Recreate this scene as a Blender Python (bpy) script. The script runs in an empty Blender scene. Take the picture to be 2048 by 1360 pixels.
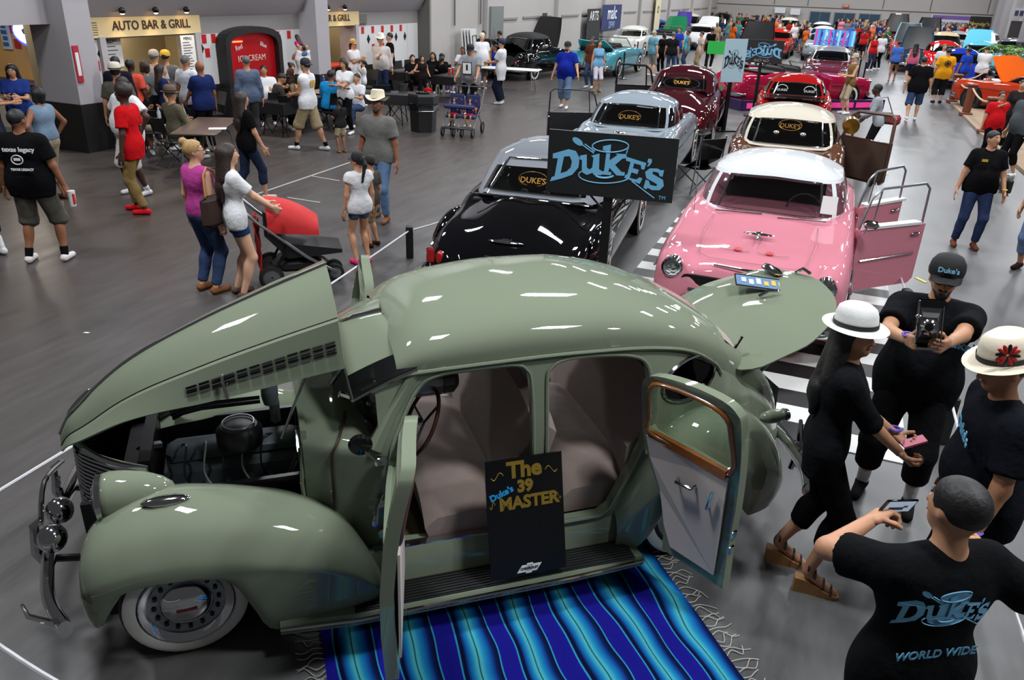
import bpy, math, random
import numpy as np
from mathutils import Vector, Matrix
from mathutils.geometry import tessellate_polygon
random.seed(7); rng = np.random.default_rng(7)
S = bpy.context.scene
COL = S.collection
PI = math.pi
# ------------------------------------------------------------------ camera, world, exposure
F_PX, PITCH, ROLL, HC = 1570.0, 0.4245, 0.0383, 3.25
_fw = np.array([0, math.cos(PITCH), -math.sin(PITCH)]); _r0 = np.array([1.0, 0, 0]); _u0 = np.cross(_r0, _fw)
_rt = math.cos(ROLL) * _r0 + math.sin(ROLL) * _u0; _up = -math.sin(ROLL) * _r0 + math.cos(ROLL) * _u0
cam_d = bpy.data.cameras.new('camera'); cam = bpy.data.objects.new('camera', cam_d); COL.objects.link(cam)
cam_d.sensor_width = 36; cam_d.lens = F_PX / 2048 * 36; cam_d.clip_end = 400
cam.matrix_world = Matrix(((_rt[0], _up[0], -_fw[0], 0), (_rt[1], _up[1], -_fw[1], 0), (_rt[2], _up[2], -_fw[2], HC), (0, 0, 0, 1)))
S.camera = cam
S.view_settings.view_transform = 'Standard'; S.view_settings.look = 'None'; S.view_settings.gamma = 1
S.view_settings.exposure = -0.2; S.view_settings.use_curve_mapping = False
W = bpy.data.worlds.new('hall_air'); S.world = W; W.use_nodes = True
W.node_tree.nodes['Background'].inputs[0].default_value = (0.66, 0.67, 0.69, 1)
W.node_tree.nodes['Background'].inputs[1].default_value = 0.10
LAMP_E = 138.0
S.cycles.max_bounces = 6; S.cycles.glossy_bounces = 3; S.cycles.transparent_max_bounces = 10; S.cycles.caustics_reflective = False; S.cycles.caustics_refractive = False
S.cycles.sample_clamp_indirect = 4.0
HALL = math.radians(22.2)          # hall axis, turned right from the camera's heading
hs, hc_ = math.sin(HALL), math.cos(HALL)
def hw(a, b, z=0):                 # hall coordinates (a across to the right, b along) -> world
    return (a * hc_ + b * hs, -a * hs + b * hc_, z)
def wh(x, y):
    return (x * hc_ - y * hs, x * hs + y * hc_)
def at(u, v, z=0.0):               # where the sight line through a photo pixel meets height z
    d = _fw + _rt * (u - 1024) / F_PX - _up * (v - 680) / F_PX
    k = (z - HC) / d[2]
    return (d[0] * k, d[1] * k, z)

# ------------------------------------------------------------------ materials
def lin(c):
    return tuple(((x / 255) / 12.92 if x <= 10 else ((x / 255 + .055) / 1.055) ** 2.4) for x in c)
_M = {}
def mat(name, col=(128, 128, 128), rough=.5, metal=0, coat=0, noise=0.06, nscale=30, spec=.5, emit=0, bump=0, sheen=0, alpha=1):
    if name in _M: return _M[name]
    m = bpy.data.materials.new(name); m.use_nodes = True; t = m.node_tree; b = t.nodes['Principled BSDF']
    c = lin(col); b.inputs['Base Color'].default_value = (*c, 1)
    b.inputs['Roughness'].default_value = rough; b.inputs['Metallic'].default_value = metal
    b.inputs['Coat Weight'].default_value = coat; b.inputs['Coat Roughness'].default_value = .03
    b.inputs['Specular IOR Level'].default_value = spec
    if sheen: b.inputs['Sheen Weight'].default_value = sheen
    if emit:
        b.inputs['Emission Color'].default_value = (*c, 1); b.inputs['Emission Strength'].default_value = emit
    if noise or bump:
        tc = t.nodes.new('ShaderNodeTexCoord'); n = t.nodes.new('ShaderNodeTexNoise'); n.inputs['Scale'].default_value = nscale; n.inputs['Detail'].default_value = 4
        t.links.new(tc.outputs['Object'], n.inputs['Vector'])
        if noise:
            mx = t.nodes.new('ShaderNodeMix'); mx.data_type = 'RGBA'
            mx.inputs[6].default_value = (*[x * (1 - noise) for x in c], 1); mx.inputs[7].default_value = (*[min(1, x * (1 + noise)) for x in c], 1)
            t.links.new(n.outputs['Fac'], mx.inputs[0]); t.links.new(mx.outputs[2], b.inputs['Base Color'])
        if bump:
            bp = t.nodes.new('ShaderNodeBump'); bp.inputs['Strength'].default_value = bump; bp.inputs['Distance'].default_value = .02
            t.links.new(n.outputs['Fac'], bp.inputs['Height']); t.links.new(bp.outputs[0], b.inputs['Normal'])
    _M[name] = m; return m
def paint(col, name=None, flake=.0):
    return mat(name or 'paint_%d_%d_%d' % tuple(col), col, .4, flake, 1.0, .02, 3, .0)
def cloth(col):
    return mat('cloth_%d_%d_%d' % tuple(col), col, .9, 0, 0, .14, 15, .06, bump=.6)
def skin(col):
    return mat('skin_%d_%d_%d' % tuple(col), col, .5, 0, 0, .06, 40, .35)
def glass(name, tint=(.5, .55, .52), refl=.10, k=1.0):
    if name in _M: return _M[name]
    m = bpy.data.materials.new(name); m.use_nodes = True; t = m.node_tree; t.nodes.clear()
    o = t.nodes.new('ShaderNodeOutputMaterial'); tr = t.nodes.new('ShaderNodeBsdfTransparent'); gl = t.nodes.new('ShaderNodeBsdfGlossy'); mx = t.nodes.new('ShaderNodeMixShader'); fr = t.nodes.new('ShaderNodeLayerWeight'); pw = t.nodes.new('ShaderNodeMath'); pw.operation = 'POWER'; pw.inputs[1].default_value = 4; ml = t.nodes.new('ShaderNodeMath'); ml.operation = 'MULTIPLY'; ml.inputs[1].default_value = .7
    tr.inputs[0].default_value = (*tint, 1); gl.inputs['Roughness'].default_value = .02; fr.inputs[0].default_value = .5; t.links.new(fr.outputs['Facing'], pw.inputs[0]); t.links.new(pw.outputs[0], ml.inputs[0])
    ma = t.nodes.new('ShaderNodeMath'); ma.operation = 'ADD'; ma.inputs[1].default_value = refl + .03
    t.links.new(ml.outputs[0], ma.inputs[0]); t.links.new(ma.outputs[0], mx.inputs[0]); t.links.new(tr.outputs[0], mx.inputs[1]); t.links.new(gl.outputs[0], mx.inputs[2]); t.links.new(mx.outputs[0], o.inputs[0])
    _M[name] = m; return m
CHROME = mat('chrome', (205, 205, 208), .07, 1, noise=0)
BLACKP = mat('black_plastic', (18, 18, 19), .45, noise=.1)
BLACKM = mat('black_metal', (20, 20, 21), .35, .3, noise=.05)
RUBBER = mat('rubber', (17, 17, 17), .75, noise=.15)
WWALL = mat('whitewall_rubber', (214, 212, 205), .6, noise=.03)
GLASS = glass('clear_glass', (.82, .86, .84), .02)
DGLASS = glass('smoked_glass', (.16, .17, .17), .06)
STEEL = mat('brushed_steel', (150, 152, 154), .32, .9, noise=.05)
WHITE = mat('white_paint', (222, 222, 220), .5, noise=.03)
DARK = mat('dark_interior', (14, 13, 13), .8, noise=.2)

# ------------------------------------------------------------------ mesh helpers
class B:
    def __init__(s): s.v = []; s.f = []
    def add(s, v, f):
        o = len(s.v); s.v += [tuple(map(float, p)) for p in v]; s.f += [tuple(o + i for i in q) for q in f]; return s
    def box(s, c, d, rz=0, rx=0, ry=0):
        m = Matrix.Rotation(rz, 3, 'Z') @ Matrix.Rotation(ry, 3, 'Y') @ Matrix.Rotation(rx, 3, 'X')
        v = [Vector(c) + m @ Vector((sx * d[0] / 2, sy * d[1] / 2, sz * d[2] / 2)) for sx in (-1, 1) for sy in (-1, 1) for sz in (-1, 1)]
        return s.add(v, [(0, 1, 3, 2), (4, 6, 7, 5), (0, 4, 5, 1), (2, 3, 7, 6), (0, 2, 6, 4), (1, 5, 7, 3)])
    def rbox(s, c, d, r=.02, rz=0):     # box with chamfered edges
        hx, hy, hz = [q / 2 for q in d]; r = min(r, hx * .9, hy * .9, hz * .9)
        rings = []
        for z, i in ((-hz, r), (-hz + r, 0), (hz - r, 0), (hz, r)):
            x, y = hx - i, hy - i
            rings.append([(x, y - r, z), (x - r, y, z), (-x + r, y, z), (-x, y - r, z), (-x, -y + r, z), (-x + r, -y, z), (x - r, -y, z), (x, -y + r, z)])
        ca, sa = math.cos(rz), math.sin(rz)
        rings = [[(c[0] + p[0] * ca - p[1] * sa, c[1] + p[0] * sa + p[1] * ca, c[2] + p[2]) for p in q] for q in rings]
        return s.loft(rings)
    def loft(s, rings, closed=True, caps=True, cyc=False):
        n = len(rings[0]); o = len(s.v); m = len(rings)
        for r in rings: s.v += [tuple(map(float, p)) for p in r]
        for i in range(m if cyc else m - 1):
            for j in range(n if closed else n - 1):
                a, b = o + i * n + j, o + i * n + (j + 1) % n; k = o + ((i + 1) % m) * n
                s.f.append((a, b, k + (j + 1) % n, k + j))
        if caps and closed and not cyc:
            s.f.append(tuple(o + j for j in reversed(range(n)))); s.f.append(tuple(o + (m - 1) * n + j for j in range(n)))
        return s
    def tube(s, path, r, n=8, cyc=False, caps=True, flat=1.0):
        P = [Vector(p) for p in path]; m = len(P); rs = r if isinstance(r, (list, tuple)) else [r] * m
        rings = []; ref = None
        for i in range(m):
            a = P[(i - 1) % m] if (cyc or i > 0) else P[i]; b = P[(i + 1) % m] if (cyc or i < m - 1) else P[i]
            t = (b - a).normalized()
            if ref is None: ref = Vector((0, 0, 1)) if abs(t.z) < .9 else Vector((1, 0, 0))
            x = t.cross(ref)
            if x.length < 1e-5: x = t.orthogonal()
            x.normalize(); y = x.cross(t).normalized(); ref = y
            rings.append([P[i] + x * (math.cos(q) * rs[i]) + y * (math.sin(q) * rs[i] * flat) for q in (2 * PI * k / n for k in range(n))])
        return s.loft(rings, True, caps, cyc)
    def cyl(s, a, b, r, n=16, r2=None): return s.tube([a, b], [r, r if r2 is None else r2], n)
    def lathe(s, prof, n=24, o=(0, 0, 0), ax='z', a0=0, a1=2 * PI, cap=True):
        full = abs(a1 - a0 - 2 * PI) < 1e-6; rings = []
        for r, h in prof:
            q = []
            for k in range(n if full else n + 1):
                t = a0 + (a1 - a0) * k / n; c, d = r * math.cos(t), r * math.sin(t)
                q.append((o[0] + c, o[1] + d, o[2] + h) if ax == 'z' else (o[0] + h, o[1] + c, o[2] + d) if ax == 'x' else (o[0] + d, o[1] + h, o[2] + c))
            rings.append(q)
        return s.loft(rings, full, cap)
    def ell(s, c, r, n=12, m=8, R=None):
        rings = []
        for i in range(m + 1):
            t = PI * (i + .02 * (i == 0) - .02 * (i == m)) / m
            q = []
            for k in range(n):
                a = 2 * PI * k / n; p = Vector((r[0] * math.sin(t) * math.cos(a), r[1] * math.sin(t) * math.sin(a), -r[2] * math.cos(t)))
                q.append(Vector(c) + (R @ p if R else p))
            rings.append(q)
        return s.loft(rings)
    def poly(s, pts, d, T=None):        # flat outline (2d) extruded by d; T maps (x,y,h) to 3d
        T = T or (lambda x, y, h: (x, y, h)); n = len(pts)
        tri = tessellate_polygon([[Vector((p[0], p[1], 0)) for p in pts]])
        o = len(s.v); s.v += [tuple(T(p[0], p[1], 0)) for p in pts] + [tuple(T(p[0], p[1], d)) for p in pts]
        s.f += [(o + a, o + b, o + c) for a, b, c in tri] + [(o + n + c, o + n + b, o + n + a) for a, b, c in tri]
        s.f += [(o + i, o + (i + 1) % n, o + n + (i + 1) % n, o + n + i) for i in range(n)]
        return s
    def grid(s, P):                     # P[i][j] points
        return s.loft(P, False, False)
    def shell(s, P, th):                # sheet with thickness, th = offset vector or function
        A = np.array(P, float); du = np.gradient(A, axis=0); dv = np.gradient(A, axis=1); nn = np.cross(du, dv); nn /= np.linalg.norm(nn, axis=2, keepdims=True) + 1e-9
        Q = A + nn * th; m, n = A.shape[:2]; o = len(s.v)
        s.v += [tuple(p) for p in A.reshape(-1, 3)] + [tuple(p) for p in Q.reshape(-1, 3)]
        N = m * n; I = lambda i, j, k=0: o + k * N + i * n + j
        for i in range(m - 1):
            for j in range(n - 1):
                s.f.append((I(i, j), I(i, j + 1), I(i + 1, j + 1), I(i + 1, j))); s.f.append((I(i, j, 1), I(i + 1, j, 1), I(i + 1, j + 1, 1), I(i, j + 1, 1)))
        for i in range(m - 1):
            for j in (0, n - 1): s.f.append((I(i, j), I(i + 1, j), I(i + 1, j, 1), I(i, j, 1)))
        for j in range(n - 1):
            for i in (0, m - 1): s.f.append((I(i, j), I(i, j + 1), I(i, j + 1, 1), I(i, j, 1)))
        return s
    def xf(s, M):
        s.v = [tuple(M @ Vector(p)) for p in s.v]; return s
    def mirror_y(s):
        o = len(s.v); s.v += [(x, -y, z) for x, y, z in s.v[:o]]; s.f += [tuple(o + i for i in reversed(f)) for f in s.f[:]]; return s
    def mesh(s, name, m, smooth=True, ang=40):
        me = bpy.data.meshes.new(name); me.from_pydata(s.v, [], s.f); me.validate(); me.update()
        ms = m if isinstance(m, (list, tuple)) else [m]
        for k in ms: me.materials.append(k)
        import bmesh
        bm = bmesh.new(); bm.from_mesh(me); bmesh.ops.recalc_face_normals(bm, faces=bm.faces)
        if smooth:
            ca = math.radians(ang)
            for f in bm.faces: f.smooth = True
            for e in bm.edges:
                if len(e.link_faces) == 2 and e.calc_face_angle(0) > ca: e.smooth = False
        bm.to_mesh(me); bm.free()
        return me
    def obj(s, name, m, parent=None, smooth=True, loc=None, rot=None, ang=40, label=None):
        return link(name, s.mesh(name, m, smooth, ang), parent, loc, rot, label)
def link(name, me, parent=None, loc=None, rot=None, label=None):
    o = bpy.data.objects.new(name, me); COL.objects.link(o)
    if parent: o.parent = parent
    if loc is not None: o.location = loc
    if rot is not None: o.rotation_euler = rot
    if label: o['label'] = label
    return o
def tag(o, label, cat, group=None):
    o['label'] = label; o['category'] = cat
    if group: o['group'] = group
    return o
def thing(name, label, cat, loc=(0, 0, 0), rz=0, group=None):
    return tag(link(name, None, None, loc, (0, 0, rz)), label, cat, group)
def struct(o): o['kind'] = 'structure'; return o
def copy_tree(o, parent=None, loc=None, rz=None):
    c = o.copy(); COL.objects.link(c); c.parent = parent
    for ch in o.children: copy_tree(ch, c)
    if loc is not None: c.location = loc
    if rz is not None: c.rotation_euler = (0, 0, rz)
    return c
def pchip(tab):
    X = np.array([t[0] for t in tab], float); Y = np.array([t[1] for t in tab], float)
    if X[0] > X[-1]: X, Y = X[::-1], Y[::-1]
    h = np.diff(X); d = np.diff(Y) / h; m = np.zeros(len(X))
    for i in range(1, len(X) - 1):
        if d[i - 1] * d[i] > 0:
            w1, w2 = 2 * h[i] + h[i - 1], h[i] + 2 * h[i - 1]; m[i] = (w1 + w2) / (w1 / d[i - 1] + w2 / d[i])
    m[0], m[-1] = d[0], d[-1]
    def f(x):
        x = np.clip(x, X[0], X[-1]); i = np.clip(np.searchsorted(X, x) - 1, 0, len(h) - 1); t = (x - X[i]) / h[i]
        return (Y[i] * (2 * t**3 - 3 * t**2 + 1) + m[i] * h[i] * (t**3 - 2 * t**2 + t) + Y[i + 1] * (-2 * t**3 + 3 * t**2) + m[i + 1] * h[i] * (t**3 - t**2))
    return f
def crom(pts, n=6, cyc=False):          # Catmull-Rom through points
    P = np.array(pts, float); m = len(P); out = []
    for i in range(m if cyc else m - 1):
        p0, p1, p2, p3 = [P[k % m] if cyc else P[min(max(k, 0), m - 1)] for k in (i - 1, i, i + 1, i + 2)]
        for t in np.arange(n) / n:
            out.append(.5 * (2 * p1 + (p2 - p0) * t + (2 * p0 - 5 * p1 + 4 * p2 - p3) * t * t + (3 * p1 - p0 - 3 * p2 + p3) * t**3))
    if not cyc: out.append(P[-1])
    return [tuple(p) for p in out]
def rrect(w, h, r, n=4, cx=0, cy=0):
    o = []
    for k, (sx, sy) in enumerate(((1, 1), (-1, 1), (-1, -1), (1, -1))):
        for i in range(n + 1):
            a = PI / 2 * (k + i / n); o.append((cx + sx * (w / 2 - r) + r * math.cos(a), cy + sy * (h / 2 - r) + r * math.sin(a)))
    return o
_T = {}
def text_mesh(body, size, m, ext=.002, bold=0, sx=1.0, key=None):
    cu = bpy.data.curves.new('lettering', 'FONT'); cu.body = body; cu.size = size; cu.align_x = 'CENTER'; cu.align_y = 'CENTER'; cu.extrude = ext; cu.offset = bold; cu.resolution_u = 3
    o = bpy.data.objects.new('lettering', cu); COL.objects.link(o); dg = bpy.context.evaluated_depsgraph_get()
    me = bpy.data.meshes.new_from_object(o.evaluated_get(dg)); bpy.data.objects.remove(o); bpy.data.curves.remove(cu)
    if sx != 1: me.transform(Matrix.Diagonal((sx, 1, 1, 1)))
    me.materials.clear(); me.materials.append(m); me.name = 'lettering'; return me
def text(body, size, m, parent, M4, ext=.002, bold=0, name='lettering', sx=1.0):
    o = link(name, text_mesh(body, size, m, ext, bold, sx), parent); o.matrix_local = M4; return o
def frame(o, x, y):                     # local matrix: origin o, axes x (right) and y (up)
    x = Vector(x).normalized(); y = Vector(y); z = x.cross(y).normalized(); y = z.cross(x)
    return Matrix(((x.x, y.x, z.x, o[0]), (x.y, y.y, z.y, o[1]), (x.z, y.z, z.z, o[2]), (0, 0, 0, 1)))
# ------------------------------------------------------------------ the hall
HR = (0, 0, -HALL)
def hobj(b, name, m, parent=None, smooth=False, **k): return b.obj(name, m, parent, smooth, rot=None if parent else HR, **k)
def hbox(name, a0, a1, b0, b1, z0, z1, m, parent=None):
    return hobj(B().box(((a0 + a1) / 2, (b0 + b1) / 2, (z0 + z1) / 2), (a1 - a0, b1 - b0, z1 - z0)), name, m, parent)
def floor_mat():
    m = bpy.data.materials.new('polished_concrete'); m.use_nodes = True; t = m.node_tree; b = t.nodes['Principled BSDF']; N = t.nodes.new; Lk = t.links.new
    tc = N('ShaderNodeTexCoord'); n1 = N('ShaderNodeTexNoise'); n1.inputs['Scale'].default_value = .35; n1.inputs['Detail'].default_value = 6
    n2 = N('ShaderNodeTexNoise'); n2.inputs['Scale'].default_value = 5; n2.inputs['Detail'].default_value = 8; n2.inputs['Roughness'].default_value = .7
    mp = N('ShaderNodeMapping'); mp.inputs['Scale'].default_value = (1, .22, 1); mp.inputs['Rotation'].default_value = (0, 0, .9)
    Lk(tc.outputs['Object'], n1.inputs['Vector']); Lk(tc.outputs['Object'], mp.inputs['Vector']); Lk(mp.outputs[0], n2.inputs['Vector'])
    mx = N('ShaderNodeMix'); mx.data_type = 'FLOAT'; mx.inputs[0].default_value = .55; Lk(n1.outputs['Fac'], mx.inputs[2]); Lk(n2.outputs['Fac'], mx.inputs[3])
    cr = N('ShaderNodeValToRGB'); e = cr.color_ramp.elements; e[0].position = .3; e[0].color = (*lin((60, 59, 58)), 1); e[1].position = .72; e[1].color = (*lin((100, 100, 100)), 1)
    Lk(mx.outputs[0], cr.inputs[0])
    # brown tint toward the food stands: warm lamp reflections painted into the colour
    n3 = N('ShaderNodeTexNoise'); n3.inputs['Scale'].default_value = .22; n3.inputs['Detail'].default_value = 3; Lk(tc.outputs['Object'], n3.inputs['Vector'])
    sp = N('ShaderNodeSeparateXYZ'); Lk(tc.outputs['Object'], sp.inputs[0])
    mr = N('ShaderNodeMapRange'); mr.inputs[1].default_value = -1.5; mr.inputs[2].default_value = -8; mr.inputs[3].default_value = 0; mr.inputs[4].default_value = .9; Lk(sp.outputs[0], mr.inputs[0])
    mu = N('ShaderNodeMath'); mu.operation = 'MULTIPLY'; Lk(mr.outputs[0], mu.inputs[0]); Lk(n3.outputs['Fac'], mu.inputs[1]); mu2 = N('ShaderNodeMath'); mu2.operation = 'MULTIPLY'; mu2.inputs[1].default_value = 1.5; mu2.use_clamp = True; Lk(mu.outputs[0], mu2.inputs[0])
    mc = N('ShaderNodeMix'); mc.data_type = 'RGBA'; mc.inputs[7].default_value = (*lin((62, 52, 46)), 1); Lk(mu2.outputs[0], mc.inputs[0]); Lk(cr.outputs[0], mc.inputs[6]); Lk(mc.outputs[2], b.inputs['Base Color'])
    rr = N('ShaderNodeMapRange'); rr.inputs[3].default_value = .22; rr.inputs[4].default_value = .5; Lk(n2.outputs['Fac'], rr.inputs[0]); Lk(rr.outputs[0], b.inputs['Roughness'])
    b.inputs['Specular IOR Level'].default_value = .5
    return m
fl = B().add([(-24, -4, 0), (16, -4, 0), (16, 80, 0), (-24, 80, 0)], [(0, 1, 2, 3)])
FLOOR = struct(hobj(fl, 'floor', floor_mat()))
CONC = mat('painted_concrete', (176, 171, 166), .7, noise=.05, nscale=1.2)
CONC2 = mat('grey_band_paint', (138, 134, 131), .7, noise=.05, nscale=2)
PILL = mat('pillar_paint', (168, 163, 166), .6, noise=.05, nscale=2)
PANELW = mat('white_wall_panel', (206, 204, 203), .5, noise=.02)
DADO = mat('black_dado', (22, 21, 21), .5, noise=.1)
CREAM = mat('cream_fascia', (214, 190, 140), .6, noise=.04)
TILER = mat('red_tile', (186, 32, 34), .3, noise=.05); TILEK = mat('black_tile', (26, 24, 27), .3, noise=.05)
SEAM = mat('dark_seam', (92, 88, 84), .8, noise=.1)
# near face is at a = -13.3; the food stands sit in a bay between b = 11.4 and 24.5
wl = struct(hbox('wall_left', -15.0, -13.36, 24.5, 80, 0, 9, SEAM))
edges = [24.5, 28.55, 31.9, 36.2, 39.6, 43.4, 47.2, 51, 55, 59, 63, 67, 71, 75, 80]
for i in range(len(edges) - 1):
    a1 = -13.3 + (.16 if i % 2 == 1 else 0)
    hbox('wall_panel', -13.42, a1, edges[i] + .035, edges[i + 1] - .035, 0, 9, CONC, wl)
    if i > 0:
        hbox('wall_ledge', -13.35, a1 + .05, edges[i] + .5, edges[i + 1] - .5, 2.0, 2.08, CONC2, wl)
hbox('electrical_panel', -13.2, -13.06, 28.75, 29.9, 1.35, 2.5, mat('grey_enamel', (122, 126, 124), .45), wl)
b = B()
for q in (26.1, 28.2, 31.5): b.cyl((-13.24, q, 1.9), (-13.24, q, 5), .03)
hobj(b, 'conduit', STEEL, wl, True)
struct(hbox('wall_far', -16, 12, 78, 78.6, 0, 9, CONC))
wf = bpy.data.objects['wall_far']
for i, a in enumerate((-13.2, -8.2, -5.4, .6, 4.2, 8.4)): hbox('wall_joint', a - .03, a + .03, 77.97, 78.02, 2.5, 9, SEAM, wf)
hbox('wall_joint', -14, 9, 77.96, 78.02, 2.36, 2.42, SEAM, wf)
DBLUE = mat('teal_door_paint', (24, 62, 84), .45)
for i, a in enumerate((-5.1, -3.12, -1.14)):
    d = struct(hobj(B().box((a + .86, 77.95, 1.06), (1.72, .12, 2.12)), 'door_%d' % (i + 1), mat('door_frame_grey', (150, 148, 144), .6)))
    for s in (0, 1): hbox('door_leaf', a + .06 + .82 * s, a + .84 + .82 * s, 77.85, 77.9, .02, 2.05, DBLUE, d)
    for s in (0, 1): hobj(B().cyl((a + .78 + .16 * s, 77.82, .9), (a + .78 + .16 * s, 77.82, 1.2), .02), 'push_bar', STEEL, d)
wr = struct(hbox('wall_right', 9.0, 9.6, 44, 78, 0, 9, CONC))
for i in range(7): hbox('pilaster', 8.6, 9.0, 47 + i * 4.6, 48.1 + i * 4.6, 0, 9, PILL, wr)
# --- food stand bay
bay = struct(hbox('wall_left', -14.2, -13.8, 11.0, 24.5, 2.0, 2.4, CONC2))
hbox('wall_upper', -14.6, -13.85, 8, 24.5, 2.3, 9, PILL, bay)
def wallseg(b0, b1):
    hbox('white_panel', -14.2, -13.8, b0, b1, .9, 2.0, PANELW, bay); hbox('black_dado', -14.2, -13.77, b0, b1, 0, .9, DADO, bay)
wallseg(11.0, 12.0); wallseg(14.4, 18.2); wallseg(20.9, 24.6)
cove = [(-13.8, 2.36), (-13.74, 2.42), (-13.6, 2.62), (-13.35, 2.95), (-13.1, 3.4), (-12.98, 4), (-12.95, 9)]
hobj(B().loft([[(a, q, z) for a, z in cove] + [(-13.9, q, 9), (-13.9, q, 2.36)] for q in (11.2, 24.7)]), 'cove_soffit', PILL, bay, True)
def pillar(b0, b1, a0=-14.6, a1=-13.3):
    p = struct(hbox('pillar', a0, a1, b0, b1, 0, 9, PILL)); hbox('black_dado', a0 - .03, a1 + .03, b0 - .03, b1 + .03, 0, .9, DADO, p); return p
p1 = pillar(10.95, 11.5, -14.4, -13.45); p2 = pillar(18.2, 18.75, -14.4, -13.25)
for p in (p2,):
    hobj(B().loft([[(a + .12, q, z) for a, z in cove[1:]] + [(-14, q, 9), (-14, q, 2.4)] for q in (18.2, 18.75)]), 'cove_return', PILL, p, True)
hobj(B().loft([[(a + .1, q, z) for a, z in cove[1:]] + [(-14, q, 9), (-14, q, 2.4)] for q in (24.5, 24.95)]), 'cove_return', PILL, wl, True)
hbox('paper_notice', -14.1, -13.9, 10.93, 10.95, 2.33, 2.58, WHITE, p1)
ext = hbox('sign_plate', -13.45, -13.425, 10.98, 11.1, 1.3, 1.95, mat('extinguisher_red', (176, 40, 58), .4), p1)
hbox('sign_print', -13.43, -13.42, 11.005, 11.075, 1.42, 1.83, WHITE, p1)
WARM = mat('warm_lamp', (255, 214, 150), .5, emit=40, noise=0)
def stand(b0, b1, txt, cb, sz, lamps, menus, ak=-16.4):
    # opening in the bay wall with a fascia sign, a counter and a lit kitchen behind
    hbox('fascia', -13.95, -13.74, b0 - .35, b1 + .2, 2.03, 2.40, CREAM, bay)
    r = struct(hbox('wall_kitchen', ak - .1, ak, b0 - .4, b1 + .8, 0, 2.6, mat('kitchen_wall', (196, 182, 150), .6)))
    KW = mat('kitchen_wall')
    for n_, ar in (('wall_kitchen', (ak, -14.45, b0 - .4, b0 - .3, 0, 2.5)), ('wall_kitchen', (ak, -14.45, b1 + .7, b1 + .8, 0, 2.5)), ('ceiling_kitchen', (ak - .1, -14.22, b0 - .4, b1 + .8, 2.5, 2.6)), ('floor_kitchen', (ak, -13.9, b0 - .3, b1 + .7, .0, .004))): struct(hbox(n_, *ar, KW if 'floor' not in n_ else mat('kitchen_tile', (150, 140, 125), .4)))
    hbox('jamb', -14.3, -13.72, b0 - .14, b0, 0, 2.05, PILL, bay); hbox('jamb', -14.3, -13.72, b1, b1 + .14, 0, 2.05, PILL, bay)
    text(txt, sz, mat('sign_letter_brown', (58, 34, 20), .5), bay, frame((-13.735, cb, 2.235), (0, 1, 0), (0, 0, 1)), .008, .002)
    for q in lamps:
        l = thing('downlight', 'small warm downlight over the cream stand sign, %s' % q[1], 'lamp', (0, 0, 0), -HALL, 'downlights over the food stand signs')
        hobj(B().lathe([(.05, .0), (.07, .06), (.05, .1), (.01, .12)], 10, (-13.56, q[0], 2.47)), 'housing', BLACKM, l); hobj(B().lathe([(.045, 0), (.02, -.015)], 10, (-13.56, q[0], 2.468)), 'bulb', WARM, l)
        ld = bpy.data.lights.new('downlight_glow', 'SPOT'); ld.energy = 26; ld.color = (1, .78, .5); ld.spot_size = 2.0; ld.spot_blend = .6; ld.shadow_soft_size = .04
        lo = link('downlight_glow', ld, l, (-13.56, q[0], 2.44)); lo.rotation_euler = (0, math.radians(-22), 0)
    kl = bpy.data.lights.new('kitchen_light', 'AREA'); kl.energy = 34; kl.color = (1, .84, .6); kl.size = .8
    link('kitchen_light', kl, r, ((ak - 14.2) / 2, (b0 + b1) / 2, 2.45))
    return r
k1 = stand(12.0, 14.4, 'AUTO BAR & GRILL', 13.25, .24, ((12.35, 'leftmost of three on the first stand'), (13.2, 'middle of three on the first stand'), (14.05, 'rightmost of three on the first stand')), 1, -15.35)
k2 = stand(18.85, 20.75, 'AUTO BAR & GRILL', 19.45, .24, ((19.2, 'left one on the second stand'), (20.0, 'right one on the second stand')), 1)
ct = thing('service_counter', 'white food stand counter with steel top under the first cream sign', 'counter', (0, 0, 0), -HALL)
hbox('counter_front', -14.0, -13.85, 12.02, 14.38, 0, 1.0, PANELW, ct); hbox('counter_top', -14.4, -13.75, 12.02, 14.38, 1.0, 1.05, STEEL, ct)
ct = thing('service_counter', 'cream drinks counter with a red top by the second sign', 'counter', (0, 0, 0), -HALL)
hbox('counter_front', -14.1, -13.9, 18.87, 20.73, 0, .95, mat('cream_panel', (204, 194, 170), .5), ct); hbox('counter_top', -14.5, -13.7, 18.87, 20.4, .95, 1.0, mat('red_laminate', (196, 58, 40), .4), ct)
dm = thing('drink_machine', 'steel drink dispenser with blue levers behind the red counter', 'machine', hw(-15.2, 19.9), -HALL)
hobj(B().rbox((0, 0, 1.0), (.5, 1.4, .25)), 'shelf', mat('red_laminate'), dm); dm.children[0].rotation_euler = (0, 0, 0)
B().rbox((-.1, 0, 1.62), (.35, 1.3, .5)).obj('dispenser_body', STEEL, dm); B().box((-.05, 0, 2.0), (.4, 1.2, .18)).obj('header_sign', mat('header_blue', (74, 140, 190), .4, emit=.5), dm)
for i in range(6):
    B().lathe([(.07, 0), (.08, .22), (.03, .3)], 10, (.12, -.5 + i * .2, 1.13)).obj('jug', mat('blue_jug', (40, 84, 130), .3), dm)
for i in range(5): B().cyl((.1, -.45 + i * .22, 1.42), (.1, -.45 + i * .22, 1.85), .035, 8).obj('tap_column', mat('brass_tap', (150, 130, 84), .3, .6), dm)
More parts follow.
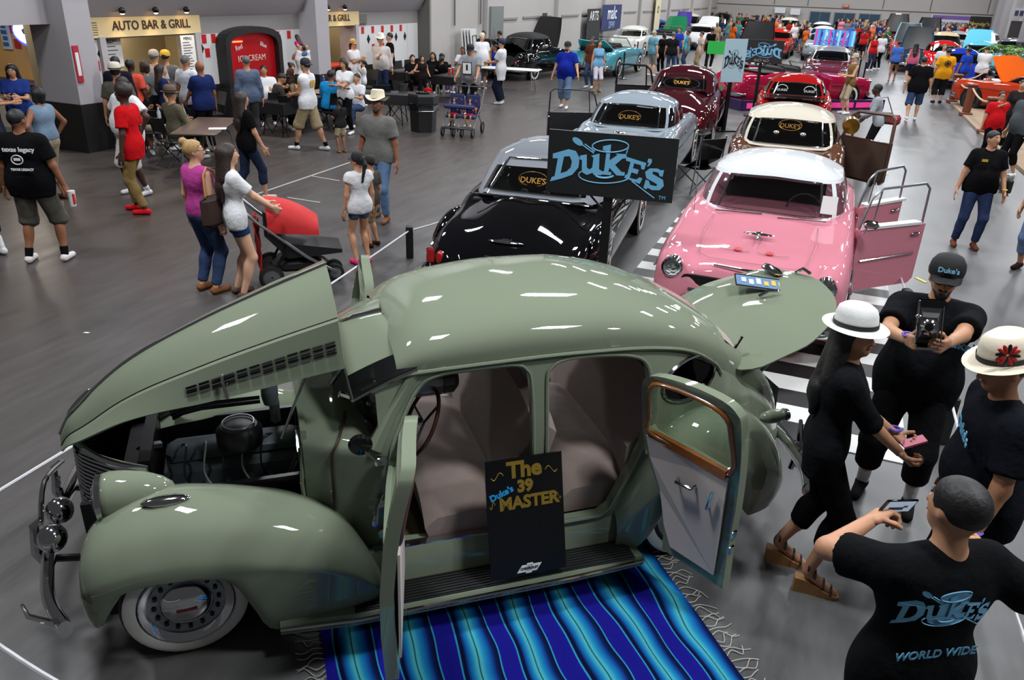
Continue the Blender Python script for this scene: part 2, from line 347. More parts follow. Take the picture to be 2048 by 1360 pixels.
def menu(b, z, w, h, a, label, lines):
    t = thing('menu_board', label, 'sign', (0, 0, 0), -HALL); hbox('board', a - .02, a, b - w / 2, b + w / 2, z - h / 2, z + h / 2, WHITE, t)
    text('MENU', w * .22, BLACKP, t, frame((a + .004, b, z + h * .43), (0, 1, 0), (0, 0, 1)))
    for i in range(lines): hbox('print_line', a, a + .003, b - w * .38, b + w * (.1 + .25 * ((i * 7) % 5) / 5), z + h * .33 - i * h * .8 / lines, z + h * .33 - i * h * .8 / lines + .018, SEAM, t)
menu(12.35, 1.72, .5, .55, -14.0, 'white menu board hanging at the left of the first food counter', 6)
menu(14.12, 1.55, .4, .9, -13.7, 'tall white menu board at the right of the first food counter', 13)
# bay wall tiles (squares red, diamonds black)
def tile(b, z, kind):
    s = .085; pts = [(-s, -s), (s, -s), (s, s), (-s, s)] if kind == 'r' else [(-s, 0), (0, -s * 1.5), (s, 0), (0, s * 1.5)]
    if kind == 'r': pts = [(x * .8, y * 1.1) for x, y in pts]
    hobj(B().poly(pts, .012, lambda x, y, h: (-13.8 + h, b + x, z + y)), 'tile', TILER if kind == 'r' else TILEK, bay)
for b_, z_, k_ in ((11.62, 1.72, 'k'), (11.9, 1.74, 'k'), (11.75, 1.52, 'r'), (14.72, 1.9, 'r'), (15.02, 1.9, 'r'), (15.35, 1.9, 'r'), (14.78, 1.6, 'r'), (14.6, 1.7, 'k'), (16.9, 1.88, 'r'), (17.3, 1.88, 'r'), (17.75, 1.88, 'r'), (17.05, 1.5, 'r'),
    (21.2, 1.88, 'r'), (21.75, 1.88, 'r'), (22.3, 1.88, 'r'), (22.85, 1.88, 'r'), (23.4, 1.88, 'r'), (21.5, 1.62, 'k'), (22.05, 1.62, 'k'), (23.1, 1.62, 'k'), (23.65, 1.62, 'k'), (21.75, 1.38, 'r'), (22.3, 1.38, 'r')): tile(b_, z_, k_)
d4 = struct(hbox('door_4', -13.86, -13.78, 23.8, 24.45, 0, 1.98, PANELW)); hobj(B().lathe([(.03, 0), (.04, .03), (.01, .05)], 8, (-13.78, 23.9, .95), 'x'), 'door_knob', STEEL, d4)
hbox('vent_grille', -13.8, -13.75, 20.95, 21.4, 2.06, 2.34, CONC2, bay)
for i in range(6): hbox('vent_slat', -13.76, -13.74, 20.98, 21.37, 2.08 + i * .043, 2.1 + i * .043, SEAM, bay)
hbox('vent_grille', -13.8, -13.75, 11.5, 11.9, 2.06, 2.34, CONC2, bay)
for i in range(6): hbox('vent_slat', -13.76, -13.74, 11.53, 11.87, 2.08 + i * .043, 2.1 + i * .043, SEAM, bay)
# arched ice cream display
ic = thing('ice_cream_display', 'black arched display case with red ICE CREAM panel on the wall', 'display case', (0, 0, 0), -HALL)
def arch(w, h0, h1, n=12, off=0):
    return [(-w / 2, off), (w / 2, off)] + [(w / 2 * math.cos(PI * i / n), h0 + (h1 - h0) * math.sin(PI * i / n) ** .75) for i in range(n + 1)]
o_, i_ = arch(2.0, 1.0, 1.36), arch(1.72, .9, 1.22, off=.12)
TI = lambda off: (lambda x, y, h: (-13.78 + off + h, 16.05 + x, .78 + y))
fr_ = B(); n_ = len(o_)
fr_.loft([[TI(0)(x, y, 0) for x, y in o_], [TI(0)(x, y, .3) for x, y in o_], [TI(0)(x, y, .3) for x, y in i_], [TI(0)(x, y, .05) for x, y in i_]], True, False)
hobj(fr_, 'frame', BLACKP, ic); hobj(B().poly(i_, .04, TI(.12)), 'red_panel', mat('red_display', (150, 14, 20), .25, emit=.25), ic)
hbox('display_base', -13.78, -13.45, 15.0, 17.1, 0, .8, DADO, ic)
LTX = mat('pale_print', (220, 190, 180), .5)
text('ICE CREAM', .2, LTX, ic, frame((-13.61, 16.05, 1.42), (0, 1, 0), (0, 0, 1)))
text('Red', .16, WHITE, ic, frame((-13.61, 15.62, 1.68), (0, 1, .25), (0, -.25, 1))); text('Blue', .14, WHITE, ic, frame((-13.61, 16.5, 1.7), (0, 1, -.35), (0, .35, 1)))
hbox('tube_light', -13.6, -13.57, 15.4, 15.72, 1.8, 1.83, mat('red_neon', (255, 90, 50), .5, emit=6), ic)
# left alcove beside the near pillar
al = struct(hbox('wall_alcove', -19.0, -18.8, 6, 14, 0, 2.9, mat('alcove_wall', (212, 205, 190), .6)))
hbox('alcove_side', -18.8, -15.45, 13.2, 13.4, 0, 2.9, mat('alcove_side', (214, 176, 110), .6), al); hbox('alcove_header', -18.8, -14.2, 6, 11.2, 2.95, 3.3, CONC2, al)
for a_, z_, k_ in ((-17.9, 1.95, 'r'), (-17.66, 1.81, 'k'), (-17.86, 1.63, 'r')):
    s = .1; pts = [(-s, -s), (s, -s), (s, s), (-s, s)] if k_ == 'r' else [(-s, 0), (0, -s), (s, 0), (0, s)]
    hobj(B().poly(pts, .02, lambda x, y, h: (a_ + x, 13.2 - h, z_ + y)), 'tile', TILER if k_ == 'r' else TILEK, al)
ct = thing('service_counter', 'black topped counter with red trim left of the big pillar', 'counter', (0, 0, 0), -HALL)
hbox('counter_front', -18.7, -15.7, 12.0, 12.1, 0, .92, mat('white_wall_panel'), ct); hbox('counter_top', -18.75, -15.65, 11.95, 12.5, .92, .98, BLACKP, ct); hbox('counter_trim', -18.7, -15.7, 11.97, 12.0, .78, .9, TILER, ct)
ns = thing('neon_sign', 'glowing blue and white oval neon sign beside the pillar', 'sign', (0, 0, 0), -HALL)
el = [(.52 * math.cos(t), .27 * math.sin(t)) for t in np.linspace(0, 2 * PI, 25)[:-1]]
TN = lambda off: (lambda x, y, h: (-16.5 + x, 12.6 - off - h, 1.98 + y))
hobj(B().poly([(x * 1.12, y * 1.2) for x, y in el], .05, TN(0)), 'border', mat('neon_blue', (40, 60, 255), .5, emit=5, noise=0), ns); hobj(B().poly(el, .03, TN(.04)), 'face', mat('neon_white', (214, 236, 255), .5, emit=2.2, noise=0), ns)
hobj(B().poly([(-.25, .02), (-.05, .12), (.16, .1), (.03, .04), (.06, -.08), (-.06, -.02), (-.2, -.06)], .01, TN(.075)), 'mark', mat('navy_print', (40, 50, 110), .5), ns)
bn = thing('wall_banner', 'narrow blue lettered banner at the far left of the counter', 'banner', (0, 0, 0), -HALL); hbox('cloth', -18.3, -18.02, 13.14, 13.18, 1.5, 2.25, mat('banner_pale', (200, 220, 232), .6), bn)
[hbox('print_block', -18.26 + .03 * (k % 2), -18.08, 13.132, 13.14, 1.56 + k * .13, 1.65 + k * .13, mat('banner_blue', (40, 110, 170), .5), bn) for k in range(5)]
hobj(B().lathe([(.16, 0), (.18, .03)], 16, (-16.2, 10.9, 2.9)), 'ceiling_downlight', mat('cool_lamp', (255, 240, 250), .5, emit=12, noise=0), al)
l_ = bpy.data.lights.new('alcove_light', 'AREA'); l_.energy = 60; l_.size = .8; l_.color = (1, .88, .7); link('alcove_light', l_, al, (-16.2, 11.6, 2.7))
# banners and signs on the far walls
def banner(name, label, a, b, z, w, h, col, parts, axis='b'):
    t = thing(name, label, 'banner', (0, 0, 0), -HALL)
    if axis == 'b': hbox('cloth', a - .02, a, b - w / 2, b + w / 2, z - h / 2, z + h / 2, mat('banner_%d_%d_%d' % col, col, .6), t); X = (0, 1, 0); P = lambda dx, dz: (a + .01, b + dx, z + dz)
    else: hbox('cloth', a - w / 2, a + w / 2, b, b + .02, z - h / 2, z + h / 2, mat('banner_%d_%d_%d' % col, col, .6), t); X = (1, 0, 0); P = lambda dx, dz: (a + dx, b - .012, z + dz)
    for s, sz, dx, dz, c in parts: text(s, sz, mat('print_%d_%d_%d' % c, c, .5), t, frame(P(dx, dz), X, (0, 0, 1)), .004, .006)
banner('hanging_banner', 'navy banner with large white lettering hung on the left wall', -13.0, 44.4, 1.85, 3.6, 1.25, (28, 42, 96), [('malc', .95, 0, .2, (235, 235, 240)), ('DFW', .5, 0, -.4, (150, 160, 190))])
banner('hanging_banner', 'black banner with stacked white lettering beside the navy banner', -13.0, 41.2, 1.2, 2.2, 2.2, (24, 23, 24), [('ARTS', .62, 0, .75, (225, 225, 225)), ('Gulf', .6, 0, -.65, (230, 230, 230))])
banner('hanging_banner', 'narrow navy and white banner behind the black convertible', -13.0, 34.2, 1.55, .55, 1.3, (34, 38, 60), [])
banner('hanging_banner', 'tall cream banner with a dark crest high on the left wall', -12.9, 54.5, 2.0, 1.4, 2.2, (216, 208, 170), [('O', .6, 0, .1, (70, 60, 40))])
banner('wall_banner', 'white lowrider car show banner with a purple top on the far wall', 6.0, 77.8, 1.6, 3.2, 1.3, (214, 210, 222), [('LOWRIDER', .45, 0, -.05, (60, 60, 80)), ('CAR SHOW', .45, 0, -.45, (60, 60, 80))], 'a')
hbox('purple_strip', 4.5, 7.5, 77.75, 77.79, 1.95, 2.22, mat('purple_print', (120, 88, 160), .6), bpy.data.objects['wall_banner.001'])
banner('wall_banner', 'black banner with yellow script on the far wall', 8.0, 77.6, 1.7, 1.5, 1.1, (24, 22, 20), [("Meguiar's", .38, 0, 0, (206, 176, 40))], 'a')
banner('exit_sign', 'small red exit sign above the far doors', -2.3, 77.8, 2.6, .5, .22, (200, 60, 60), [('EXIT', .18, 0, 0, (240, 210, 200))], 'a')
banner('hanging_sign', 'white hanging booth sign on the far wall, left of the two', -7.6, 77.7, 2.05, .9, .45, (226, 226, 230), [], 'a')
banner('hanging_sign', 'white hanging booth sign on the far wall, right of the two', -6.3, 77.5, 2.0, .8, .5, (222, 222, 226), [], 'a')
banner('room_sign', 'white sign with dark lettering over the dark doorway at far right', 8.4, 60.5, 2.75, 1.3, .6, (176, 176, 178), [], 'a')
for k in range(3): hbox('print_block', 8.0 + k * .27, 8.2 + k * .27, 60.48, 60.5, 2.6, 2.9, mat('navy_block', (40, 44, 70), .5), bpy.data.objects['room_sign'])
hbox('print_block', -12.99, -12.98, 34.05, 34.35, 1.6, 2.0, WHITE, bpy.data.objects['hanging_banner.002']); hbox('print_block', -12.99, -12.98, 34.1, 34.4, 1.05, 1.4, WHITE, bpy.data.objects['hanging_banner.002'])
struct(hbox('door_5', 8.0, 8.8, 60.9, 61.1, 0, 2.3, mat('dark_door', (48, 44, 44), .6)))
# ------------------------------------------------------------------ ceiling lamps (high bays)
LAMPM = mat('lamp_diffuser', (246, 250, 255), .5, emit=LAMP_E, noise=0)
lamp_me = B().add([(-.75, -.4, 0), (.75, -.4, 0), (.75, .4, 0), (-.75, .4, 0)], [(0, 3, 2, 1)]).mesh('diffuser', LAMPM, False)
house_me = B().loft([[(-.8, -.45, 0), (.8, -.45, 0), (.8, .45, 0), (-.8, .45, 0)], [(-.8, -.45, .1), (.8, -.45, .1), (.8, .45, .1), (-.8, .45, .1)], [(-.3, -.2, .22), (.3, -.2, .22), (.3, .2, .22), (-.3, .2, .22)]]).mesh('housing', STEEL, False)
LZ = 8.6
for i in range(4):
    for j in range(8):
        a, b_ = -10.0 + i * 6.2, 3.4 + j * 9.4
        o = thing('ceiling_lamp', 'white high bay ceiling lamp hanging in rows above the hall', 'lamp', hw(a, b_, LZ), -HALL, 'high bay lamps above the hall')
        link('diffuser', lamp_me, o); link('housing', house_me, o, (0, 0, .005))
# painted lines on the floor
LINE = mat('worn_white_line', (150, 150, 146), .7, noise=.25, nscale=6)
def fline(p, q, w, label):
    a, b_ = Vector(at(*p)), Vector(at(*q)); d = (b_ - a).normalized(); n = Vector((-d.y, d.x, 0)) * w / 2
    tag(B().add([a + n + Vector((0, 0, .003)), a - n + Vector((0, 0, .003)), b_ - n + Vector((0, 0, .003)), b_ + n + Vector((0, 0, .003))], [(0, 1, 2, 3)]).obj('floor_line', LINE, None, False), label, 'floor line')
fline((515, 388), (700, 325), .05, 'long worn white line painted on the floor behind the stroller'); fline((622, 352), (680, 362), .04, 'short worn white line branching off the long floor line'); fline((575, 395), (640, 405), .04, 'short faint white floor line above the red stroller hood')
fline((1745, 342), (1768, 344), .03, 'short white tape mark on the floor beside the brown door')
tag(B().box(at(1768, 347, .004), (.06, .2, .006), .3).obj('tape_mark', mat('yellow_tape', (206, 200, 60), .5), None, False), 'small yellow tape mark on the floor right of the brown door', 'tape'); tag(B().box(at(1842, 560, .004), (.04, .18, .006), .3).obj('tape_mark', mat('yellow_tape'), None, False), 'small yellow tape mark on the floor by the cap wearing man', 'tape')
tag(B().poly([(-.03, 0), (.02, -.01), (.035, .012), (-.01, .02)], .003).obj('paper_scrap', WHITE, None, False, at(172, 666, .002)), 'tiny white paper scrap lying on the bare floor left of the green hood', 'litter')
# ------------------------------------------------------------------ the green sedan in front
GRN = paint((123, 132, 112), 'sage_green_paint'); MOHAIR = mat('beige_mohair', (146, 129, 121), .9, noise=.12, nscale=14, sheen=.3, bump=.15)
PANELB = mat('beige_door_card', (210, 196, 188), .85, noise=.05); WOODT = mat('varnished_wood', (146, 84, 30), .25, coat=.8, noise=.3, nscale=18)
CARPET = mat('brown_carpet', (92, 76, 56), .9, noise=.2); ENG = mat('engine_grey', (96, 102, 108), .4, .1, noise=.2, nscale=20)
BLKGLOSS = mat('black_gloss', (12, 12, 13), .12, 0, .5, noise=0)
CAR = thing('vintage_sedan', 'sage green 1930s sedan with open hood, doors and trunk in the foreground', 'car', (-.476, 4.220, 0), math.radians(-161.14))
def cpart(b, name, m, parent=CAR, smooth=True, **k): return b.obj(name, m, parent, smooth, **k)
zt = pchip([(.30, 1.50), (.22, 1.575), (.1, 1.63), (-.1, 1.672), (-.45, 1.705), (-.8, 1.70), (-1.1, 1.655), (-1.4, 1.565), (-1.7, 1.42), (-2.0, 1.2), (-2.2, .99), (-2.36, .76), (-2.43, .56)])
yd = pchip([(.30, .53), (.1, .585), (-.3, .62), (-.7, .63), (-1.1, .61), (-1.5, .55), (-1.8, .48), (-2.1, .38), (-2.3, .28), (-2.43, .16)])
zd = pchip([(.30, 1.37), (.1, 1.41), (-.3, 1.435), (-.7, 1.44), (-1.1, 1.41), (-1.4, 1.32), (-1.7, 1.16), (-2.0, .96), (-2.2, .8), (-2.43, .5)])
yb = pchip([(.8, .50), (.6, .60), (.36, .665), (0, .70), (-.7, .725), (-1.1, .705), (-1.5, .64), (-1.8, .56), (-2.1, .45), (-2.3, .34), (-2.43, .2)])
ysl = pchip([(.8, .50), (.6, .60), (.36, .67), (0, .71), (-.7, .73), (-1.1, .71), (-1.5, .64), (-1.8, .56), (-2.1, .45), (-2.3, .34), (-2.43, .2)])
ZB, ZS = .98, .36
def Yside(x, z):
    d, zz = float(yd(x)), float(zd(x)); zb_ = min(ZB, zz - .05)
    if z >= zb_:
        t = (z - zb_) / (zz - zb_); return float(yb(x)) + (d - float(yb(x))) * t ** 1.35
    t = (zb_ - z) / (zb_ - ZS); return float(yb(x)) + (float(ysl(x)) - float(yb(x))) * t + .02 * math.sin(PI * min(1, t))
def inpoly(x, z, P):
    c = False; n = len(P)
    for i in range(n):
        (x1, z1), (x2, z2) = P[i], P[i - 1]
        if (z1 > z) != (z2 > z) and x < (x2 - x1) * (z - z1) / (z2 - z1) + x1: c = not c
    return c
def nearest(x, z, P):
    best = None; n = len(P)
    for i in range(n):
        a, b_ = np.array(P[i - 1]), np.array(P[i]); d = b_ - a; t = np.clip(np.dot((x, z) - a, d) / max(d @ d, 1e-9), 0, 1); q = a + d * t; e = (q[0] - x) ** 2 + (q[1] - z) ** 2
        if best is None or e < best[0]: best = (e, q)
    return best[1]
FDO = [(.38, .42), (-.36, .42)] + crom([(-.40, .46), (-.405, .9), (-.40, 1.30), (-.375, 1.39), (-.30, 1.422), (-.05, 1.412), (.10, 1.392), (.2, 1.33), (.31, 1.14), (.37, .98), (.385, .7), (.38, .46)], 4)
RDO = [(-.52, .42), (-.84, .42)] + crom([(-.90, .46), (-.95, .58), (-1.04, .76), (-1.11, .95), (-1.12, 1.2), (-1.095, 1.335), (-1.0, 1.395), (-.8, 1.425), (-.6, 1.425), (-.51, 1.385), (-.485, 1.30), (-.48, .9), (-.485, .46)], 4)
QWI = [(-1.40 + .20 * math.cos(t) - .04 * math.sin(t), 1.20 + .115 * math.sin(t)) for t in np.linspace(0, 2 * PI, 25)[:-1]]
def side_sheet(holes, sgn):
    xs = np.concatenate([np.linspace(.42, -2.2, 132), [-2.28, -2.34, -2.39, -2.42]]); nz = 50
    V, ID = [], {}; b = B()
    for i, x in enumerate(xs):
        zz = float(zd(x)); bot = ZS if x > -1.0 else ZS + .06 * min(1, (-1.0 - x))
        for j in range(nz + 1):
            z = bot + (zz - bot) * j / nz; ID[i, j] = len(V); V.append([x, z])
    faces = []; kept = set(); dead = set()
    for i in range(len(xs) - 1):
        for j in range(nz):
            q = [ID[i, j], ID[i, j + 1], ID[i + 1, j + 1], ID[i + 1, j]]; cx = sum(V[k][0] for k in q) / 4; cz = sum(V[k][1] for k in q) / 4
            if any(inpoly(cx, cz, h) for h in holes): dead |= set(q)
            else: faces.append(q); kept |= set(q)
    for k in kept & dead:
        q = min((nearest(V[k][0], V[k][1], h) for h in holes), key=lambda q: (q[0] - V[k][0]) ** 2 + (q[1] - V[k][1]) ** 2); V[k] = [float(q[0]), float(q[1])]
    used = sorted(kept); mp = {k: n for n, k in enumerate(used)}
    return b.add([(V[k][0], sgn * Yside(*V[k]), V[k][1]) for k in used], [[mp[k] for k in f] for f in faces])
bs = B()
for sgn, holes in ((1, [FDO, RDO, QWI]), (-1, [FDO, RDO, QWI])):
    s_ = side_sheet(holes, sgn); bs.add(s_.v, s_.f)
cpart(bs, 'body_side', GRN)
def roof_pt(x, t):                     # t in [-1,1]
    a = t * PI / 2; d, z0, z1 = float(yd(x)), float(zd(x)), float(zt(x))
    return (x, d * math.copysign(abs(math.sin(a)) ** .86, t), z0 + (z1 - z0) * abs(math.cos(a)) ** .62)
rx = list(np.linspace(.30, -1.72, 64)); rb = B().grid([[roof_pt(x, t) for t in np.linspace(-1, 1, 49)] for x in rx])
tr = [[roof_pt(x, t) for t in np.linspace(-1, -.66, 8)] for x in np.linspace(-1.72, -2.43, 22)]; rb.grid(tr).grid([[(p[0], -p[1], p[2]) for p in r] for r in tr])
rb.grid([[roof_pt(x, t) for t in np.linspace(-.66, .66, 20)] for x in (-2.36, -2.4, -2.43)])
cpart(rb, 'roof', GRN)
cpart(B().grid([[(p[0], p[1] * .96, p[2] - .03) for p in [roof_pt(x, t) for t in np.linspace(-.97, .97, 17)]] for x in np.linspace(.28, -1.9, 20)]), 'headliner', MOHAIR)
tb = B().loft([[(-1.7, y, z) for y, z in ((-.42, 1.35), (.42, 1.35), (.5, .5), (-.5, .5))], [(-2.38, y, z) for y, z in ((-.2, .8), (.2, .8), (.22, .5), (-.22, .5))]]); cpart(tb, 'trunk_well', DARK, smooth=False)
# jamb strips round the openings
for P in (FDO, RDO):
    for sg in (1, -1):
        jb = B().loft([[(x, sg * (Yside(x, z) - d), z) for x, z in P] for d in (.0, .02, .07)], True, False)
        cpart(jb.tube([(x, sg * (Yside(x, z) + .002), z) for x, z in P], .011, 6, True), 'door_jamb', GRN)
dr = crom([(.30, 1.385), (.1, 1.425), (-.3, 1.452), (-.7, 1.457), (-1.1, 1.43), (-1.4, 1.36), (-1.6, 1.24), (-1.66, 1.16)], 6)
for sg in (1, -1): cpart(B().tube([(x, sg * (Yside(x, min(z, float(zd(x)) - .002)) + .012), z) for x, z in dr], .011, 6), 'drip_moulding', GRN)
for sg in (1, -1): cpart(B().tube([(x, sg * (Yside(x, z) + .004), z) for x, z in QWI], .012, 6, True), 'quarter_window_frame', CHROME)
for sg in (1, -1): cpart(B().add([(x, sg * (Yside(x, z) - .01), z) for x, z in QWI], [tuple(range(len(QWI)))]), 'quarter_window', DGLASS)
# pillar between the doors, seen inside
# floor, sills and running boards
cpart(B().box((-.35, 0, .345), (1.5, 1.36, .05)), 'cabin_floor', CARPET, smooth=False)
cpart(B().box((-.9, 0, .36), (.6, 1.3, .04)), 'rear_floor', mat('tan_floor', (124, 100, 62), .6), smooth=False)
sl = B()
for sg in (1, -1): sl.loft([[(x, sg * y, z) for y, z in ((.66, .42), (.715, .425), (.735, .38), (.75, .30), (.76, .235), (.68, .235))] for x in (.62, .2, -.4, -1.02)])
cpart(sl, 'door_sill', GRN)
cpart(B().box((-.02, .69, .426), (1.0, .05, .008)), 'sill_plate', CHROME, smooth=False)
for sg in (1, -1):
    rbd = B(); rbd.loft([[(x, sg * y, z) for y, z in ((.72, .225), (.93 + w, .225), (.95 + w, .20), (.95 + w, .165), (.90, .15), (.72, .18))] for x, w in ((1.0, -.04), (.62, 0), (0, 0), (-.6, 0), (-1.05, -.02))])
    rr = cpart(rbd, 'running_board', GRN)
    mt = B().box((-.19, sg * .83, .229), (1.62, .19, .008))
    for k in range(9): mt.box((-.19, sg * (.745 + k * .021), .236), (1.6, .009, .008))
    cpart(mt, 'rubber_mat', mat('ribbed_rubber', (24, 24, 24), .55), rr, False); cpart(B().tube([(1.0, sg * .915, .2), (.6, sg * .955, .2), (-.6, sg * .955, .2), (-1.05, sg * .935, .2)], .012, 6), 'chrome_strip', CHROME, rr)
# cowl, firewall
cw = [[(.42, float(yb(.42)) * math.sin(a) ** .8 if a > 0 else 0, .0) for a in (0,)]]
def cowl_ring(x, ytop, ztop):
    pts = []; w = float(yb(x))
    for a in np.linspace(-PI / 2, PI / 2, 25): pts.append((x, w * math.copysign(abs(math.sin(a)) ** .8, a), .98 + (ztop - .98) * abs(math.cos(a)) ** .6))
    return [(x, -w - .005, ZS)] + [(x, -w - .003, .7)] + pts + [(x, w + .003, .7), (x, w + .005, ZS)]
cpart(B().grid([cowl_ring(x, 0, z) for x, z in ((.80, 1.10), (.72, 1.105), (.6, 1.11), (.5, 1.10), (.42, 1.08), (.36, 1.05))]), 'cowl', GRN)
cpart(B().box((.79, 0, .74), (.03, .96, .72)), 'firewall', GRN, smooth=False)
fw_ = B()
for y, z in ((.28, .9), (.28, .82)): fw_.box((.812, y, z), (.02, .3, .015))
fw_.tube([(.80, .47, 1.0), (.82, .5, .8), (.80, .49, .42)], .012, 6)
cpart(fw_, 'firewall_rib', GRN)
def cowl_pt(x, a, up=.006): w = float(yb(x)); return (x, (w + up) * math.sin(a) ** .8, .98 + (1.108 - .98) * max(0, math.cos(a)) ** .6 + up)
cpart(B().tube([cowl_pt(.56 + .10 * t, .5 + (PI / 2 - .5) * t) for t in np.linspace(0, 1, 10)] + [(.665, float(yb(.665)) + .012, z) for z in (.9, .75, .6, .48)], .008, 6), 'cowl_moulding', mat('brown_weatherstrip', (62, 44, 30), .6))
for z in (.52, .72, .98): cpart(B().rbox((.42, .685, z), (.07, .04, .05), .01), 'door_hinge', CHROME)
# windscreen: split and vee'd
ws = [Vector((.60, 0, 1.10)), Vector((.40, .585, 1.05)), Vector((.24, .50, 1.375)), Vector((.33, 0, 1.50))]
wf2 = B()
for sg in (1, -1):
    q = [Vector((p.x, p.y * sg, p.z)) for p in ws]
    cpart(B().add(q, [(0, 1, 2, 3)]), 'windscreen', DGLASS, smooth=False); wf2.tube(q, .016, 6, True)
cpart(wf2, 'windscreen_frame', CHROME)
for sg in (1, -1): cpart(B().tube([(.44, sg * .62, 1.02), (.34, sg * .58, 1.2), (.2, sg * .535, 1.40), (.05, sg * .57, 1.425)], [.05, .04, .035, .03], 8), 'windscreen_pillar', GRN)
# outside sun visor in two halves
for sg in (1, -1):
    P = []
    for i, s in enumerate(np.linspace(0, 1, 9)):
        y = s * .56; row = []
        for t in np.linspace(0, 1, 7):
            x = (.30 - .10 * s) + t * (.27 + .06 * s); z = 1.535 - .11 * s ** 1.6 - .03 * t - .03 * t * t - .08 * s * t
            row.append((x, sg * y, z))
        P.append(row)
    v = cpart(B().shell(P, .012), 'sun_visor', GRN)
    e = [(p[0] + .004, p[1], p[2]) for p in [r[-1] for r in P]]; cpart(B().tube(e, .011, 6), 'visor_rim', CHROME, v)
    cpart(B().tube(P[-1], .012, 6), 'visor_end_rim', CHROME, v)
    if sg > 0: cpart(B().shell([[(x, y, z + .014 * (1)) for x, y, z in r] for r in P[6:]], .004), 'tinted_strip', BLKGLOSS, v)
cpart(B().tube([(.29, 0, 1.545), (.45, 0, 1.52), (.60, 0, 1.43)], .012, 6), 'visor_rib', CHROME)
# hood, lifted at the cowl end
rid = pchip([(2.02, .985), (1.97, 1.075), (1.9, 1.15), (1.645, 1.366), (1.25, 1.57), (.9, 1.715), (.58, 1.835)])
shy = pchip([(2.02, .03), (1.95, .09), (1.8, .15), (1.5, .24), (1.2, .31), (.58, .40)]); shd = pchip([(2.02, .05), (1.8, .10), (1.5, .115), (1.2, .125), (.58, .15)])
loy = pchip([(2.02, .06), (1.95, .14), (1.8, .22), (1.5, .315), (1.2, .385), (.58, .47)]); lod = pchip([(2.02, .06), (1.95, .09), (1.8, .135), (1.5, .215), (1.2, .285), (.58, .385)])
hx = np.concatenate([np.linspace(2.02, 1.8, 10), np.linspace(1.75, .58, 28)])
def hood_half(x):
    z, y1, d1, y2, d2_ = [float(f(x)) for f in (rid, shy, shd, loy, lod)]
    top = [(y1 * t, z - d1 * (.25 * t + .75 * t ** 2.4)) for t in np.linspace(0, 1, 8)]
    side = [(y1 + .034 * min(1, y1 / .15) + (y2 - y1) * t, z - d1 - .004 - (d2_ - d1) * t) for t in np.linspace(.0, 1, 7)]
    return [(x - .05 * (z - zz), y, zz) for y, zz in top + side]
HP = [[(x, -y, z) for x, y, z in reversed(r[1:])] + r for r in (hood_half(x) for x in hx)]
HOOD = cpart(B().shell(HP, .012), 'hood', GRN, ang=22)
for sg in (1, -1): cpart(B().tube([(r[14 + 7 * sg][0], r[14 + 7 * sg][1] + .004 * sg, r[14 + 7 * sg][2] + .001) for r in HP], .0035, 5), 'hood_seam', BLACKM, HOOD)
cpart(B().tube([(r[14][0], 0, r[14][2] + .004) for r in HP], .009, 6), 'hood_trim', CHROME, HOOD)
cpart(B().ell((1.90, 0, 1.165), (.10, .018, .016), R=Matrix.Rotation(.8, 3, 'Y')), 'hood_ornament', CHROME, HOOD)
def hood_side(x, t):                   # point on the near side panel
    r = hood_half(x); k = 8 + t * 6; i = int(min(k, 13)); f = k - i; a, b_ = Vector(r[i]), Vector(r[i + 1]) if i + 1 < len(r) else Vector(r[i]); return a + (b_ - a) * f
for row in range(4):
    for seg in range(12):
        x0 = 1.34 - seg * .062; x1 = x0 - .05; t = .40 + row * .075
        p, q = hood_side(x0, t) + Vector((0, .006, .003)), hood_side(x1, t) + Vector((0, .006, .003))
        cpart(B().tube([p, q], .0055, 5), 'louver', CHROME if (seg // 2 + row) % 2 else BLKGLOSS, HOOD)
p = hood_side(1.16, .35); q = hood_side(1.15, .9); cpart(B().tube([p + Vector((0, .01, 0)), p + Vector((0, .045, -.02)), q + Vector((0, .05, 0)), q + Vector((0, .012, 0))], .009, 6), 'hood_handle', CHROME, HOOD)
pr = B().tube([(.9, .36, 1.0), (.75, .40, 1.38)], .008, 6); cpart(pr, 'hood_prop', STEEL)
# grille prow with bars
gs = B()
for sg in (1, -1):
    P = [[(1.985 - .012 * (z - .4), sg * .0, z), (1.975, sg * .05, z), (1.93, sg * .12, z), (1.83, sg * .2, z), (1.72, sg * .26, z), (1.60, sg * .305, z - .04 * (z > .7))] for z in np.linspace(.36, .96, 6)]
    for i, r in enumerate(P):
        k = i / 5; 
        for j in range(len(r)): x, y, z = r[j]; r[j] = (x - .03 * k, y, z - max(0, .93 - .36) * .0 - .16 * k * (1.985 - x))
    gs.shell(P, .01)
GRI = cpart(gs, 'grille_shell', BLACKM)
for k in range(24):
    z = .37 + k * .0257; kk = (z - .36) / .60; pts = []
    for sg in (-1, 1):
        l = [(1.99, 0), (1.98, .05), (1.937, .12), (1.837, .2), (1.727, .265), (1.605, .31)]
        seq = [(x - .03 * kk, sg * y * 1.0, z - .16 * kk * (1.985 - x)) for x, y in l]
        pts += list(reversed(seq)) if sg < 0 else seq[1:]
    cpart(B().tube(crom(pts, 2), .0085, 5), 'grille_bar', CHROME if k % 1 == 0 else STEEL, GRI)
cpart(B().tube(crom([(1.58, -.31, .885), (1.80, -.22, .93), (1.955, 0, .97), (1.80, .22, .93), (1.58, .31, .885)], 5), .018, 6), 'grille_top_rim', CHROME, GRI)
cpart(B().box((1.66, 0, .72), (.10, .46, .3)), 'radiator_tank', BLACKM, smooth=False)
